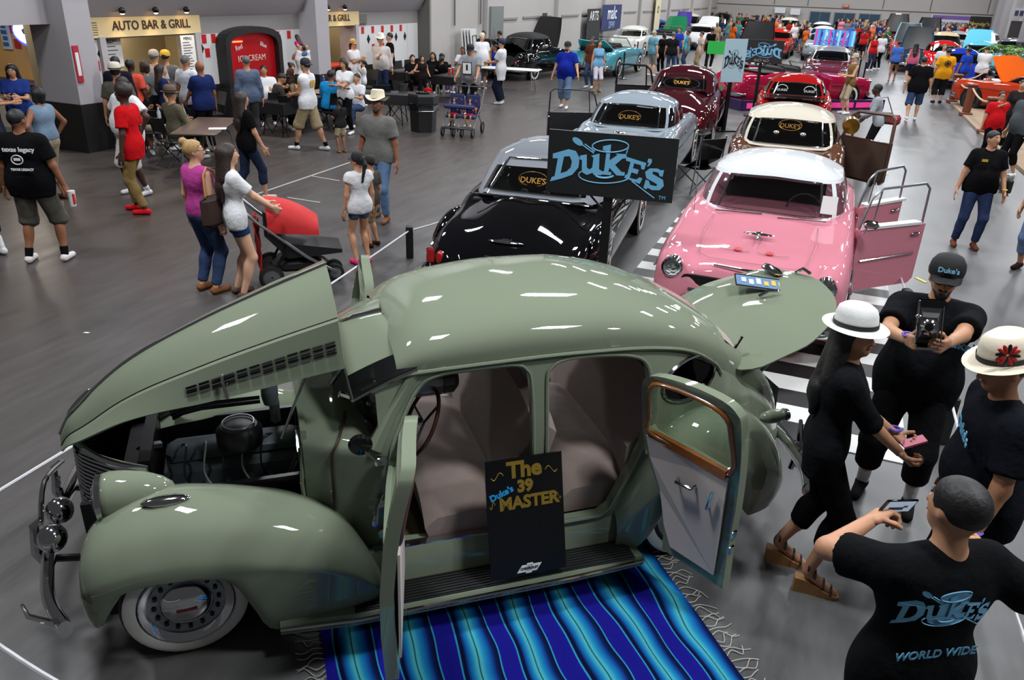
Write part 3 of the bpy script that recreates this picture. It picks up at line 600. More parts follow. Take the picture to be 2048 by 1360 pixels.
# fenders
def fender(tab, sg, arch, mir=False):
    # tab rows: x, inner y, inner z, crown y, crown z, outer y, mid z, ; arch(x) lower edge
    T = list(zip(*tab)); f = [pchip(list(zip(T[0], T[k]))) for k in range(1, 7)]; x0, x1 = T[0][0], T[0][-1]
    u = np.linspace(0, 1, 64); xs = x0 + (x1 - x0) * (.5 - .5 * np.cos(PI * u)) * .6 + (x1 - x0) * u * .4
    P = []
    for x in xs:
        yi, zi, yc, zc, yo, zm = [float(g(x)) for g in f]; ze = float(arch(x))
        key = [(yi, zi), (yi + (yc - yi) * .5, zi + (zc - zi) * .82), (yc, zc), (yc + (yo - yc) * .62, zc - (zc - zm) * .24), (yo - .004, zm + (zc - zm) * .30), (yo, zm), (yo - .012, ze + (zm - ze) * .35), (yo - .03, ze)]
        P.append([(x, sg * y, z) for y, z in crom(key, 5)])
    return P
FFT = [(1.895, .58, .50, .63, .53, .70, .46), (1.885, .50, .56, .63, .62, .76, .48), (1.86, .44, .62, .63, .70, .80, .50), (1.81, .40, .67, .63, .77, .835, .53), (1.72, .36, .72, .62, .83, .86, .57), (1.58, .33, .76, .615, .875, .875, .60), (1.43, .34, .775, .615, .89, .88, .60), (1.25, .38, .775, .62, .872, .885, .58), (1.0, .44, .75, .635, .815, .89, .53), (.8, .49, .69, .66, .74, .89, .47), (.62, .55, .56, .70, .61, .885, .40), (.52, .62, .40, .74, .45, .87, .32), (.47, .68, .30, .76, .34, .84, .27)]
farch = pchip([(1.895, .40), (1.87, .34), (1.84, .33), (1.79, .41), (1.70, .545), (1.58, .615), (1.45, .635), (1.32, .61), (1.2, .52), (1.12, .36), (1.06, .20), (1.0, .165), (.8, .165), (.6, .18), (.47, .2)])
RFT = [(-.93, .66, .40, .72, .44, .80, .30), (-1.0, .62, .60, .72, .63, .84, .42), (-1.1, .58, .76, .71, .80, .87, .52), (-1.28, .54, .92, .70, .965, .885, .60), (-1.45, .50, .96, .69, 1.01, .89, .62), (-1.62, .46, .955, .67, 1.0, .885, .62), (-1.8, .40, .89, .65, .93, .865, .58), (-1.98, .34, .76, .63, .80, .82, .52), (-2.09, .34, .58, .60, .62, .75, .44), (-2.15, .40, .44, .57, .46, .68, .37)]
rarch = pchip([(-.93, .2), (-1.02, .2), (-1.1, .27), (-1.2, .43), (-1.32, .50), (-1.45, .52), (-1.6, .49), (-1.74, .38), (-1.82, .30), (-1.95, .30), (-2.15, .34)])
for sg in (1, -1):
    fo = cpart(B().shell(fender(FFT, sg, farch), .008 * -sg), 'front_fender', GRN)
    cpart(B().tube([p[-1] for p in fender(FFT, sg, farch)][::2], .009, 5), 'fender_bead', GRN, fo)
    cpart(B().shell(fender(RFT, sg, rarch), -.008 * -sg), 'rear_fender', GRN)
    # headlight pod
    prof = [(.0, .28), (.035, .265), (.07, .22), (.104, .14), (.122, .05), (.128, -.02), (.122, -.05), (.112, -.06)]
    R_ = Matrix.Rotation(PI, 4, 'Z')
    hl = cpart(B().lathe([(max(r, .002), -h) for r, h in prof], 24, (1.715, sg * .465, .855), 'x'), 'headlight_pod', GRN)
    cpart(B().lathe([(.112, .045), (.132, .05), (.132, .075), (.114, .085)], 24, (1.715, sg * .465, .855), 'x'), 'headlight_rim', CHROME, hl); cpart(B().lathe([(.114, .078), (.08, .10), (.003, .112)], 20, (1.715, sg * .465, .855), 'x'), 'headlight_lens', GLASS, hl)
    cpart(B().box((1.62, sg * .44, .80), (.2, .06, .1)), 'headlight_stem', GRN, hl)
    cpart(B().ell((1.47, sg * .63, .895), (.115, .04, .024)), 'parking_light', CHROME); 
    tl = cpart(B().ell((-1.86, sg * .83, 1.0), (.10, .042, .042)), 'tail_light', GRN); cpart(B().lathe([(.04, 0), (.036, -.02), (.003, -.03)], 14, (-1.93, sg * .83, 1.0), 'x'), 'tail_light_rim', CHROME, tl)
    # inner fender wall
    cpart(B().box((1.35, sg * .385, .56), (1.1, .03, .45)), 'inner_fender', BLACKM, smooth=False)
# wheels
def wheel(parent, x, y, z, R=.335, sg=1, wide=.16, hub=CHROME, disc=None, ww=True, seg=40):
    w = link('wheel', None, parent, (x, y, z)); o = sg
    B().lathe([(R * .66, -wide / 2 * o), (R * .92, -wide / 2 * o), (R, -wide / 3 * o), (R, wide / 3 * o), (R * .955, wide / 2 * o), (R * .66, wide / 2 * o)], seg, (0, 0, 0), 'y', cap=False).obj('tire', RUBBER, w)
    if ww: B().lathe([(R * .95, (wide / 2 + .001) * o), (R * .87, (wide / 2 + .012) * o), (R * .77, (wide / 2 + .008) * o), (R * .72, (wide / 2 - .01) * o)], seg, (0, 0, 0), 'y', cap=False).obj('whitewall', WWALL, w)
    B().lathe([(R * .735, wide * .46 * o), (R * .69, wide * .42 * o), (R * .55, wide * .34 * o), (R * .42, wide * .34 * o), (R * .38, wide * .38 * o), (.005, wide * .38 * o)], seg, (0, 0, 0), 'y', cap=False).obj('wheel_disc', disc or STEEL, w)
    B().lathe([(R * .40, wide * .34 * o), (R * .40, wide * .44 * o), (R * .33, wide * .6 * o), (R * .17, wide * .72 * o), (.004, wide * .74 * o)], 28, (0, 0, 0), 'y').obj('hubcap', hub, w)
    return w
GD = mat('grey_wheel', (150, 156, 164), .35, .1)
for x in (1.446, -1.446):
    for sg in (1, -1):
        w = wheel(CAR, x, sg * .65, .315, .315, sg, .16, CHROME, GD)
        if x > 0 and sg > 0:
            B().lathe([(.233, .078), (.226, .092), (.20, .08), (.188, .07)], 40, (0, 0, 0), 'y', cap=False).obj('trim_ring', CHROME, w)
            for k in range(16):
                a = 2 * PI * k / 16; B().rbox((.155 * math.cos(a), .058, .155 * math.sin(a)), (.02, .02, .03), .006).obj('wheel_slot', BLACKP, w)
            B().box((0, .117, 0), (.10, .006, .016), 0).obj('hubcap_script', mat('red_script', (150, 40, 40), .4), w)
            w.rotation_euler = (0, 0, .06)
wb = B()
for x in (1.446, -1.446):
    for sg in (1, -1): wb.box((x, sg * .5, .40), (.8, .02, .5))
cpart(wb, 'wheel_housing', BLACKM, smooth=False); cpart(B().box((0, 0, .26), (3.6, .9, .08)), 'chassis', BLACKM, smooth=False)
# bumpers
bp = B().tube(crom([(1.95, -.88, .43), (2.07, -.6, .45), (2.13, 0, .46), (2.07, .6, .45), (1.95, .88, .43)], 6), .035, 10, flat=1.5); fb = cpart(bp, 'front_bumper', CHROME)
for y in (-.28, .28): cpart(B().tube([(2.13, y, .33), (2.18, y, .46), (2.16, y, .62), (2.12, y, .66)], [.02, .028, .024, .012], 8), 'bumper_guard', CHROME, fb)
cpart(B().tube(crom([(2.12, -.30, .64), (2.15, 0, .70), (2.12, .30, .64)], 4), .014, 8), 'bumper_hoop', CHROME, fb); cpart(B().tube([(1.98, .84, .43), (2.09, .86, .53), (2.10, .86, .60)], [.016, .013, .008], 8), 'bumper_end_guard', CHROME, fb)
for y in (-.3, .3): cpart(B().tube([(1.63, y, .42), (1.93, y * 1.05, .40), (2.10, y * 1.1, .44)], .02, 6), 'bumper_iron', BLACKM, fb)
for y in (.17, .38): cpart(B().ell((2.06, y, .60 + (.38 - y) * .1), (.07, .075, .075), 20, 12), 'fog_lamp', CHROME, fb, ang=75)
rbp = B().tube(crom([(-2.2, -.86, .44), (-2.36, -.55, .45), (-2.46, 0, .46), (-2.36, .55, .45), (-2.2, .86, .44)], 6), .035, 10, flat=1.5); rb2 = cpart(rbp, 'rear_bumper', CHROME)
for y in (-.35, .45): cpart(B().tube([(-2.40, y, .30), (-2.44, y, .46), (-2.40, y, .68)], [.02, .028, .012], 8), 'bumper_guard', CHROME, rb2)
# trunk lid raised
lo = [(0, -.44), (0, .44), (.12, .53), (.4, .56), (.7, .47), (.92, .28), (1.0, 0)]
up_ = pchip([(0, 0), (.5, .10), (.8, .10), (1.0, .05)])
lw = pchip([(0, .42), (.06, .50), (.2, .56), (.45, .575), (.7, .50), (.85, .39), (.95, .24), (1.0, .05)])
def lid(s, t, up=0): return (-1.76 - .92 * s, float(lw(s)) * t, 1.20 + .26 * s + float(up_(s)) * .7 - .09 * (t * float(lw(s)) / .55) ** 2 + up)
P = [[lid(s, t) for t in np.linspace(-1, 1, 17)] for s in np.concatenate([np.linspace(0, .8, 14), np.linspace(.84, 1, 9)])]
LID = cpart(B().shell(P, .012), 'trunk_lid', GRN)
pl = link('license_plate', None, LID); pl.matrix_local = frame(lid(.60, -.2, .035), (-.8, .42, -.05), (-.4, -.8, .12))
B().box((0, 0, 0), (.32, .15, .006)).obj('plate_face', mat('plate_blue', (84, 120, 160), .35), pl, False); B().tube([(-.165, -.08, 0), (.165, -.08, 0), (.165, .08, 0), (-.165, .08, 0)], .008, 6, True).obj('plate_frame', CHROME, pl)
[B().box((-.11 + k * .05, .01 * (-1) ** k, .005), (.03, .06 + .01 * (k % 3), .003)).obj('plate_mark', mat('plate_yellow', (226, 170, 50), .4) if k in (3, 4) else WHITE, pl, False) for k in range(6)]
cpart(B().rbox(lid(.80, -.55, .03), (.07, .20, .05), .02), 'plate_lamp', CHROME, LID); cpart(B().tube([lid(.5, .05, .02), lid(.55, .1, .05), lid(.62, .12, .03)], .014, 8), 'lid_handle', CHROME, LID)
cpart(B().tube([lid(.93, -.5, .01), lid(.95, -.4, .05), lid(.97, -.2, .03)], .012, 6), 'lid_lamp', CHROME, LID); cpart(B().tube([(-1.80, .40, 1.20), (-1.86, .41, 1.33)], .010, 6), 'lid_hinge', CHROME, LID)
cpart(B().tube([lid(.86, .8, -.01), (-2.10, .28, .95)], .013, 8), 'lid_prop', STEEL)
# seats
def seat(x0, x1, xb, zc, zt_, w, name):
    s = link(name, None, CAR)
    rings = []
    for y in np.linspace(-w, w, 17):
        e = 1 - (abs(y) / w) ** 6 * .22
        rings.append([(x, y, z) for x, z in ((x0, .40), (x0 + .03, zc * e - .05), (x0 - .04, zc * e + .01), ((x0 + x1) / 2, zc * e + .025), (x1, zc * e - .02), (x1, .40))])
    B().loft(rings).obj('cushion', MOHAIR, s)
    rings = []
    for y in np.linspace(-w, w, 17):
        e = 1 - (abs(y) / w) ** 4 * .10; t_ = zt_ * e
        rings.append([(x1 + .10, y, zc - .1), (x1 + .09, y, zc + .1), (xb + .13, y, t_ - .12), (xb + .09, y, t_ - .02), (xb + .02, y, t_), (xb - .04, y, t_ - .05), (x1 - .10, y, zc - .1)])
    B().loft(rings).obj('backrest', MOHAIR, s)
    return s
seat(.16, -.34, -.52, .68, 1.16, .66, 'front_seat'); seat(-.66, -1.12, -1.34, .70, 1.18, .62, 'rear_seat')
cpart(B().box((-1.3, 0, .75), (.05, 1.2, .8)), 'rear_bulkhead', MOHAIR, smooth=False)
# steering wheel, dash and the window cooler
cpart(B().rbox((.42, 0, .98), (.14, 1.15, .2), .04), 'dashboard', mat('dash_brown', (60, 42, 32), .4)); st = link('steering_wheel', None, CAR)
M_ = Matrix.Translation((.14, .34, .98)) @ Matrix.Rotation(math.radians(62), 4, 'Y')
B().tube([(.2 * math.cos(t), .2 * math.sin(t), 0) for t in np.linspace(0, 2 * PI, 33)[:-1]], .012, 8, True).xf(M_).obj('rim', mat('maroon_bakelite', (66, 36, 30), .3), st)
sp_ = B(); [sp_.cyl((0, 0, -.02), (.195 * math.cos(a), .195 * math.sin(a), 0), .008, 6) for a in (.5, 2.6, 4.7)]; sp_.cyl((0, 0, .0), (0, 0, .5), .02, 8); sp_.xf(M_).obj('spokes_and_column', CHROME, st)
wc = link('window_cooler', None, CAR); B().lathe([(.07, -.12), (.085, -.1), (.085, .1), (.07, .12)], 24, (.10, .22, 1.17), 'x').obj('canister', STEEL, wc); B().lathe([(.085, -.11), (.08, -.17), (.05, -.20), (.005, -.21)], 24, (.10, .22, 1.17), 'x').obj('end_cap', mat('olive_enamel', (62, 64, 52), .3, coat=.5), wc)
# doors: built closed from the openings, then swung on their hinges
FDD = [(x, z if z > .5 else .28) for x, z in FDO]; RDD = [(x + .02 * (z < .5), z if z > .5 else .28) for x, z in RDO]
def door(P, hinge, ang, name, inner, wood, win, sg=1):
    d = link(name, None, CAR, (hinge, sg * (Yside(hinge, .7) + .0), 0)); d.rotation_euler = (0, 0, -sg * ang)
    Y0 = Yside(hinge, .7)
    def T(x, z, h): return (x - hinge, sg * (min(Yside(x, z), .74) - Y0 + h), z)
    inn = win; n = len(inn); m = len(P)
    # skin with window hole: triangulate ring between outline and window
    tri = tessellate_polygon([[Vector((x, z, 0)) for x, z in P], [Vector((x, z, 0)) for x, z in inn]]); allp = list(P) + list(inn); b = B()
    N = len(allp)
    b.v = [T(x, z, .012) for x, z in allp] + [T(x, z, -.05) for x, z in allp]
    b.f = [t for t in tri] + [tuple(N + k for k in reversed(t)) for t in tri] + [(i, (i + 1) % m, N + (i + 1) % m, N + i) for i in range(m)] + [(m + i, m + (i + 1) % n, N + m + (i + 1) % n, N + m + i) for i in range(n)]
    b.obj('door_frame', GRN, d, True, ang=30)
    cardP = inner; b = B().poly(cardP, .012, lambda x, z, h: T(x, z, -.052 - h)); b.obj('door_card', PANELB, d, False)
    if wood: B().tube([T(x, z, -.055) for x, z in win], .017, 8, True, flat=.8).obj('wood_trim', WOODT, d)
    B().add([T(x, z, -.015) for x, z in win], [tuple(range(n))]).obj('door_glass', glass('green_glass', (.62, .70, .62), .04), d, False)
    return d, T
RW = crom([(-.535, .995), (-.54, 1.22), (-.57, 1.335), (-.70, 1.37), (-.95, 1.36), (-1.05, 1.30), (-1.07, 1.1), (-1.06, .995), (-.8, .99)], 3, True)
rd, T = door(RDD, -1.115, math.radians(-112), 'rear_door', [(-.53, .34), (-.83, .34), (-.90, .46), (-.96, .66), (-1.05, .84), (-1.08, .97), (-.54, .97)], True, RW)
B().box(T(-.8, .985, -.06), (.5, .03, .05)).obj('wood_sill', WOODT, rd)
hd = B().tube([T(-.72, .82, -.075), T(-.73, .81, -.11), T(-.83, .80, -.11), T(-.84, .81, -.07)], .011, 8); hd.obj('pull_handle', CHROME, rd); B().tube([T(-.62, .74, -.07), T(-.62, .74, -.1), T(-.60, .86, -.1)], .009, 8).obj('window_crank', CHROME, rd)
for z in (.62, .52): B().rbox(T(-.49, z, -.02), (.03, .05, .05), .008).obj('latch', CHROME, rd)
FW = crom([(.27, 1.02), (.22, 1.15), (.14, 1.27), (.05, 1.31), (-.2, 1.33), (-.31, 1.31), (-.34, 1.2), (-.34, 1.02), (0, 1.02)], 3, True)
for sg in (1, -1):
    fd, T = door(FDD, .385, math.radians(98 if sg > 0 else 80), 'front_door', [(.33, .34), (-.33, .34), (-.36, .97), (.32, .97)], False, FW, sg)
    B().tube([T(.05, 1.0, .03), T(-.05, 1.0, .05), T(-.16, .99, .05)], .012, 8).obj('door_handle', CHROME, fd); B().tube([T(x, z, -.055) for x, z in FW], .016, 6, True).obj('window_trim', mat('maroon_trim', (84, 50, 40), .4), fd)
    if sg > 0:
        mr_ = link('wing_mirror', None, fd, T(.27, 1.03, .05)); B().cyl((0, 0, 0), (.06, .09, .06), .008, 6).obj('arm', CHROME, mr_)
        B().lathe([(.003, -.035), (.05, -.02), (.062, 0), (.058, .01), (.003, .012)], 18, (.07, .10, .08), 'x').obj('mirror_head', BLKGLOSS, mr_)
# engine bay
en = link('engine', None, CAR)
B().rbox((1.15, 0, .58), (.78, .26, .34), .03).obj('block', ENG, en); B().rbox((1.15, .0, .79), (.74, .17, .10), .03).obj('valve_cover', ENG, en)
B().lathe([(.10, 0), (.125, .02), (.125, .10), (.10, .13), (.03, .14)], 20, (1.12, .10, .84)).obj('air_cleaner', BLACKP, en); B().tube([(1.12 + .085 * math.cos(t), .10 + .085 * math.sin(t), .985) for t in np.linspace(0, 2 * PI, 21)[:-1]], .006, 6, True).obj('air_cleaner_rim', STEEL, en)
B().tube([(.86, .16, .62), (1.0, .2, .60), (1.3, .2, .60), (1.45, .16, .58)], .035, 10).obj('exhaust_manifold', mat('rusty_iron', (70, 64, 60), .5, .5), en)
for i in range(6): B().cyl((.86 + i * .115, .1, .66), (.86 + i * .115, .19, .61), .02, 8).obj('port', ENG, en)
for i in range(5): B().tube(crom([(.95 + i * .12, .02, .84), (1.0 + i * .1, .12, .88), (1.02 + i * .1, .2, .76), (.98 + i * .1, .22, .66)], 4), .006, 5).obj('plug_wire', mat('pale_wire', (150, 150, 146), .5) if i % 2 else BLACKP, en)
B().lathe([(.05, 0), (.05, .14), (.03, .16)], 12, (.9, .24, .5)).obj('oil_filter', STEEL, en); B().tube(crom([(1.55, .0, .84), (1.62, .05, .86), (1.70, .05, .80)], 4), .03, 8).obj('radiator_hose', BLACKP, en)
B().rbox((.92, -.22, .86), (.06, .1, .16), .02).obj('coil_bracket', STEEL, en); B().lathe([(.04, 0), (.05, .05), (.05, .14), (.02, .18)], 14, (.94, -.2, .92)).obj('heater_motor', ENG, en)
for z, y in ((.93, -.27), (.87, -.33)): B().lathe([(.055, 0), (.03, -.06), (.014, -.16), (.012, -.5)], 14, (1.5, y, z), 'x').obj('horn', BLKGLOSS, en)
B().box((1.6, 0, .66), (.06, .52, .5)).obj('radiator', BLACKM, en, False); B().box((1.52, 0, .6), (.02, .30, .3)).obj('fan', ENG, en, False)
for i in range(4): B().tube(crom([(.83, .2 + .03 * i, .8), (.88, .26, .7 - .02 * i), (.86, .3, .55)], 4), .004, 5).obj('wiring', mat('wire_%d' % i, ((150, 60, 50), (60, 130, 100), (60, 90, 150), (170, 150, 90))[i], .5), en)
# ------------------------------------------------------------------ show board on the running board
SB = thing('show_board', 'black show board with gold lettering leaning on the running board', 'sign', CAR.location, math.radians(-161.14))
bo = link('board', None, SB); bo.matrix_local = frame((-.335, .845, .60), (-1, .0, 0), (0, -.28, 1)) 
B().box((0, 0, 0), (.44, .68, .012)).obj('panel', mat('gloss_black_board', (10, 11, 14), .25, noise=0), bo, False)
GOLD = mat('gold_print', (150, 122, 44), .4, .3, noise=.1); TL = lambda x, y: Matrix.Translation((x, y, .008))
text('The', .125, GOLD, bo, TL(-.0, .27), .001, .005); text('39', .09, GOLD, bo, TL(0, .175), .001, .005); text('MASTER', .095, GOLD, bo, TL(.02, .085), .001, .004)
text("Duke's", .05, mat('cyan_print', (40, 150, 210), .4), bo, TL(-.135, .15) @ Matrix.Rotation(.35, 4, 'Z'), .001, .002)
for s in (-1, 1):
    B().tube([(s * (.12 + .07 * t), .25 + .02 * math.sin(t * 6), .008) for t in np.linspace(0, 1, 8)], .0025, 4).obj('flourish', GOLD, bo); B().tube([(s * (.175 + .03 * t), .09 + .02 * math.sin(t * 6), .008) for t in np.linspace(0, 1, 8)], .0025, 4).obj('flourish', GOLD, bo)
B().poly([(-.07, -.32), (.045, -.32), (.075, -.28), (-.04, -.28)], .002, lambda x, y, h: (x, y, .007 + h)).obj('emblem_print', WHITE, bo, False); B().poly([(-.02, -.328), (.015, -.328), (.025, -.272), (-.01, -.272)], .002, lambda x, y, h: (x, y, .007 + h)).obj('emblem_print', WHITE, bo, False)
text('CHEVROLET', .019, BLACKP, bo, TL(.002, -.30) @ Matrix.Translation((0, 0, .003)), .0005, .0006)
# ------------------------------------------------------------------ serape rug
def rug_mat():
    m = bpy.data.materials.new('serape_weave'); m.use_nodes = True; t = m.node_tree; b = t.nodes['Principled BSDF']; N = t.nodes.new; Lk = t.links.new
    tc = N('ShaderNodeTexCoord'); sp = N('ShaderNodeSeparateXYZ'); Lk(tc.outputs['Object'], sp.inputs[0])
    di = N('ShaderNodeMath'); di.operation = 'MULTIPLY'; di.inputs[1].default_value = 1 / .30; Lk(sp.outputs[0], di.inputs[0])
    wn = N('ShaderNodeTexNoise'); wn.inputs['Scale'].default_value = 1.6; wn.inputs['Detail'].default_value = 1; Lk(tc.outputs['Object'], wn.inputs['Vector']); wm = N('ShaderNodeMath'); wm.operation = 'MULTIPLY_ADD'; wm.inputs[1].default_value = .45; Lk(wn.outputs['Fac'], wm.inputs[0]); Lk(di.outputs[0], wm.inputs[2]); ad = N('ShaderNodeMath'); ad.operation = 'ADD'; ad.inputs[1].default_value = 20.0; Lk(wm.outputs[0], ad.inputs[0]); fr = N('ShaderNodeMath'); fr.operation = 'FRACT'; Lk(ad.outputs[0], fr.inputs[0])
    cr = N('ShaderNodeValToRGB'); cr.color_ramp.interpolation = 'LINEAR'; E = cr.color_ramp.elements
    st = [(0, (8, 14, 50)), (.06, (8, 30, 90)), (.12, (12, 80, 160)), (.22, (30, 140, 190)), (.30, (80, 185, 195)), (.325, (12, 30, 40)), (.345, (80, 185, 195)), (.43, (24, 130, 185)), (.51, (10, 60, 140)), (.54, (8, 16, 44)), (.60, (10, 10, 60)), (.605, (40, 150, 190)), (.63, (40, 150, 190)), (.635, (26, 22, 140)), (.80, (24, 22, 132)), (.95, (26, 22, 140)), (.955, (40, 150, 190)), (.975, (40, 150, 190)), (.98, (8, 14, 50)), (1, (8, 14, 50))]
    while len(E) < len(st): E.new(.5)
    for e, (p, c) in zip(E, st): e.position = p; e.color = (*lin(c), 1)
    Lk(fr.outputs[0], cr.inputs[0])
    wv = N('ShaderNodeTexWave'); wv.inputs['Scale'].default_value = 60; wv.bands_direction = 'X'; Lk(tc.outputs['Object'], wv.inputs['Vector'])
    mx = N('ShaderNodeMix'); mx.data_type = 'RGBA'; mx.blend_type = 'MULTIPLY'; mx.inputs[0].default_value = .35; Lk(cr.outputs[0], mx.inputs[6]); Lk(wv.outputs[0], mx.inputs[7]); Lk(mx.outputs[2], b.inputs['Base Color'])
    b.inputs['Roughness'].default_value = .95; b.inputs['Specular IOR Level'].default_value = .1
    bp = N('ShaderNodeBump'); bp.inputs['Strength'].default_value = .3; bp.inputs['Distance'].default_value = .004; Lk(wv.outputs[0], bp.inputs['Height']); Lk(bp.outputs[0], b.inputs['Normal']); return m
RUG = thing('serape_rug', 'blue striped woven serape rug with white fringe beside the green sedan', 'rug', (-.476, 4.220, 0), math.radians(-161.14))
RL, RRT = .80, -1.26
def rz(x, y): return .02 + .006 * math.sin(x * 9 + y * 2) * math.sin(y * 5 + 1) + .004 * math.sin(x * 23 + y * 9)
P = [[(RL + (RRT - RL) * s, .42 + 1.75 * t + .02 * math.sin(s * 7), rz(RL + (RRT - RL) * s, .42 + 1.75 * t)) for t in np.linspace(0, 1, 40)] for s in np.linspace(0, 1, 60)]
B().shell(P, .004).obj('weave', rug_mat(), RUG)
FR = mat('white_yarn', (186, 184, 176), .9)
for x, sg in ((RL, 1), (RRT, -1)):
    for k in range(46):
        y = .45 + k * .038; l = .10 + .06 * random.random(); a = random.uniform(-.5, .5); c = random.uniform(-.03, .03)
        B().tube(crom([(x, y, .012), (x + sg * l * .35, y + c, .014), (x + sg * l * .7, y + l * .4 * math.sin(a) - c, .008), (x + sg * l * math.cos(a), y + l * math.sin(a), .006)], 3), .0028, 4).obj('fringe_strand', FR, RUG)
# ------------------------------------------------------------------ other show cars
def superell(t, n): c, s = math.cos(t), math.sin(t); return math.copysign(abs(c) ** (2 / n), c), math.copysign(abs(s) ** (2 / n), s)
_SE = {}
def se_pts(n, e):                       # superellipse sampled evenly along its length
    if (n, e) not in _SE:
        q = np.array([superell(2 * PI * (k + .5) / 2000, e) for k in range(2001)]); d = np.concatenate([[0], np.cumsum(np.hypot(*np.diff(q, axis=0).T))]); t = np.linspace(0, d[-1], n + 1)[:-1]
        _SE[n, e] = [(float(np.interp(v, d, q[:, 0])), float(np.interp(v, d, q[:, 1]))) for v in t]
    return _SE[n, e]
CABIN = mat('car_interior', (34, 31, 30), .85, noise=.15); REDL = mat('red_lens', (150, 18, 20), .2, coat=.6); LENS = mat('lamp_lens', (214, 218, 222), .12, 1.0, noise=0)
def vcar(name, label, x, y, rz, body, roof=None, L=4.9, Wd=1.86, zr=1.5, zbelt=1.0, zh=.96, zk=.95, cab=(.95, .35, -1.05, -1.75), tail='fifty', soft=False, top=True, detail=1, group=None, wheels=True, trim=True, fend=.04, cat='car', noz=.80, glassm=None, ww=True, wt=.82, lod=1):
    r = thing(name, label, cat, (x, y, 0), rz, group); pb = paint(body); pr = pb if roof is None else (mat('soft_top', (22, 22, 23), .9, noise=.1) if soft else paint(roof)); h = L / 2; w = Wd / 2; gm = glassm or DGLASS
    xw0, xw1, xr1, xr0 = cab
    bomb = tail == 'fast'
    st = [(h, .70 * w, .68, .66), (h - .03, .84 * w, noz - .03, noz - .05), (h - .14, .93 * w, noz + .03, noz + .02), (h - .45, .975 * w, noz + .08, (noz + zh) / 2 + .01), (xw0 + .35, w, zbelt - .06, zh), (xw0, w, zbelt - .02, zh + .03), (0, w, zbelt, zbelt), (xr0 + .3, w, zbelt - (.06 if bomb else .01), zk + .02),
          (xr0, .99 * w, zk - (.16 if bomb else .03), zk), ((xr0 - h) / 2, .96 * w, zk - (.22 if bomb else .04), zk - (.13 if bomb else .04)), (-h + .2, .90 * w, zk - (.34 if bomb else .10), zk - (.32 if bomb else .12)), (-h + .05, .80 * w, .58, .56), (-h, .66 * w, .50, .50)]
    f = [pchip([(s[0], s[k]) for s in st]) for k in (1, 2, 3)]
    xs = np.concatenate([np.linspace(h, h - .5, 12 if lod else 5), np.linspace(h - .6, -h + .6, 30 if lod else 10), np.linspace(-h + .5, -h, 12 if lod else 5)]); zb = .22
    def ring(xx):
        ww_, zs, zc = [float(g(xx)) for g in f]; e = min(1, (h - abs(xx)) / .25); b0 = zb + .16 * (1 - e)
        key = [(ww_ * .9, b0), (ww_ * .985, b0 + .08), (ww_, b0 + (zs - b0) * .55), (ww_ * .975, zs - .07), (ww_ * .89, zs + fend * .4), (ww_ * .76, zs + fend * (.6 if zc >= zs else 1)), (ww_ * .6, (zs + zc) / 2 - (.0 if zc > zs else .02)), (ww_ * .32, zc + .01), (0, zc + .015)]
        hp = crom(key, 3 if lod else 1); return [(xx, a, b_) for a, b_ in hp] + [(xx, -a, b_) for a, b_ in reversed(hp[:-1])]
    B().loft([ring(xx) for xx in xs]).obj('body', pb, r)
    # greenhouse
    if top:
        cxb, lb, cxt, lt = (xw0 + xr0) / 2, (xw0 - xr0) / 2, (xw1 + xr1) / 2, (xw1 - xr1) / 2; wb = w * .86; wtp = w * wt * .86; zt0 = zr - .17
        nT = 88 if lod else 40; SP = se_pts(nT, 4.2); rows = [0, .1, .3, .5, .7, .9, 1.0]
        G = []
        for s in rows:
            rr = []
            for k in range(nT):
                c, d = SP[k]; xa = (cxb + lb * c) * (1 - s) + (cxt + lt * c) * s; ya = wb * d * (1 - s) + wtp * d * s; ya *= 1 + .03 * math.sin(PI * s)
                zb_ = zbelt - .01 if abs(c) < .9 else (zh if c > 0 else zk) + .01
                rr.append((xa, ya, zb_ * (1 - s) + zt0 * s + (.03 * s * (1 - abs(d)))))
            G.append(rr)
        R2 = [G[-1]]
        for s, dz in [(q_, .17 * (1 - q_ ** 2.6)) for q_ in (.985, .96, .92, .86, .78, .68, .56, .42, .28, .14, .02)]: R2.append([(cxt + (p[0] - cxt) * s, p[1] * s, G[-1][0][2] * (1 - s) + p[2] * s + dz - .03 * (1 - s)) for p in G[-1]])
        pill = [(xw0 * .35 + xr0 * .65) * .5 + .0, ] if not bomb else [-.15]
        fb = B().loft(R2, True, True); zones = {'windscreen': [], 'rear_window': [], 'side_window': [], 'side_window_': []}
        allv = [p for rr in G for p in rr]; frf = []
        for i in range(len(rows) - 1):
            for k in range(nT):
                c, d = [(SP[k][m_] + SP[(k + 1) % nT][m_]) / 2 for m_ in (0, 1)]; q = (i * nT + k, i * nT + (k + 1) % nT, (i + 1) * nT + (k + 1) % nT, (i + 1) * nT + k)
                cx_ = sum(allv[j][0] for j in q) / 4; z = None
                if 1 <= i <= 4 - (1 if bomb and c < 0 else 0):
                    ad = abs(d)
                    if abs(abs(c) - ad) < .035: z = None
                    elif c > ad: z = 'windscreen'
                    elif -c > ad: z = 'rear_window' if ad < (.78 if bomb else 1) else None
                    elif all(abs(cx_ - p_) > .05 for p_ in pill) and not (bomb and c < -.6): z = 'side_window' if d > 0 else 'side_window_'
                (zones[z] if z else frf).append(q)
        o = len(fb.v); fb.v += allv; fb.f += [tuple(o + j for j in q) for q in frf]
        fb.obj('roof', pr, r, ang=60)
        for z, qs in zones.items():
            if not qs: continue
            us = sorted({j for q in qs for j in q}); mp = {j: n for n, j in enumerate(us)}
            B().add([allv[j] for j in us], [[mp[j] for j in q] for q in qs]).obj(z.rstrip('_'), gm, r)
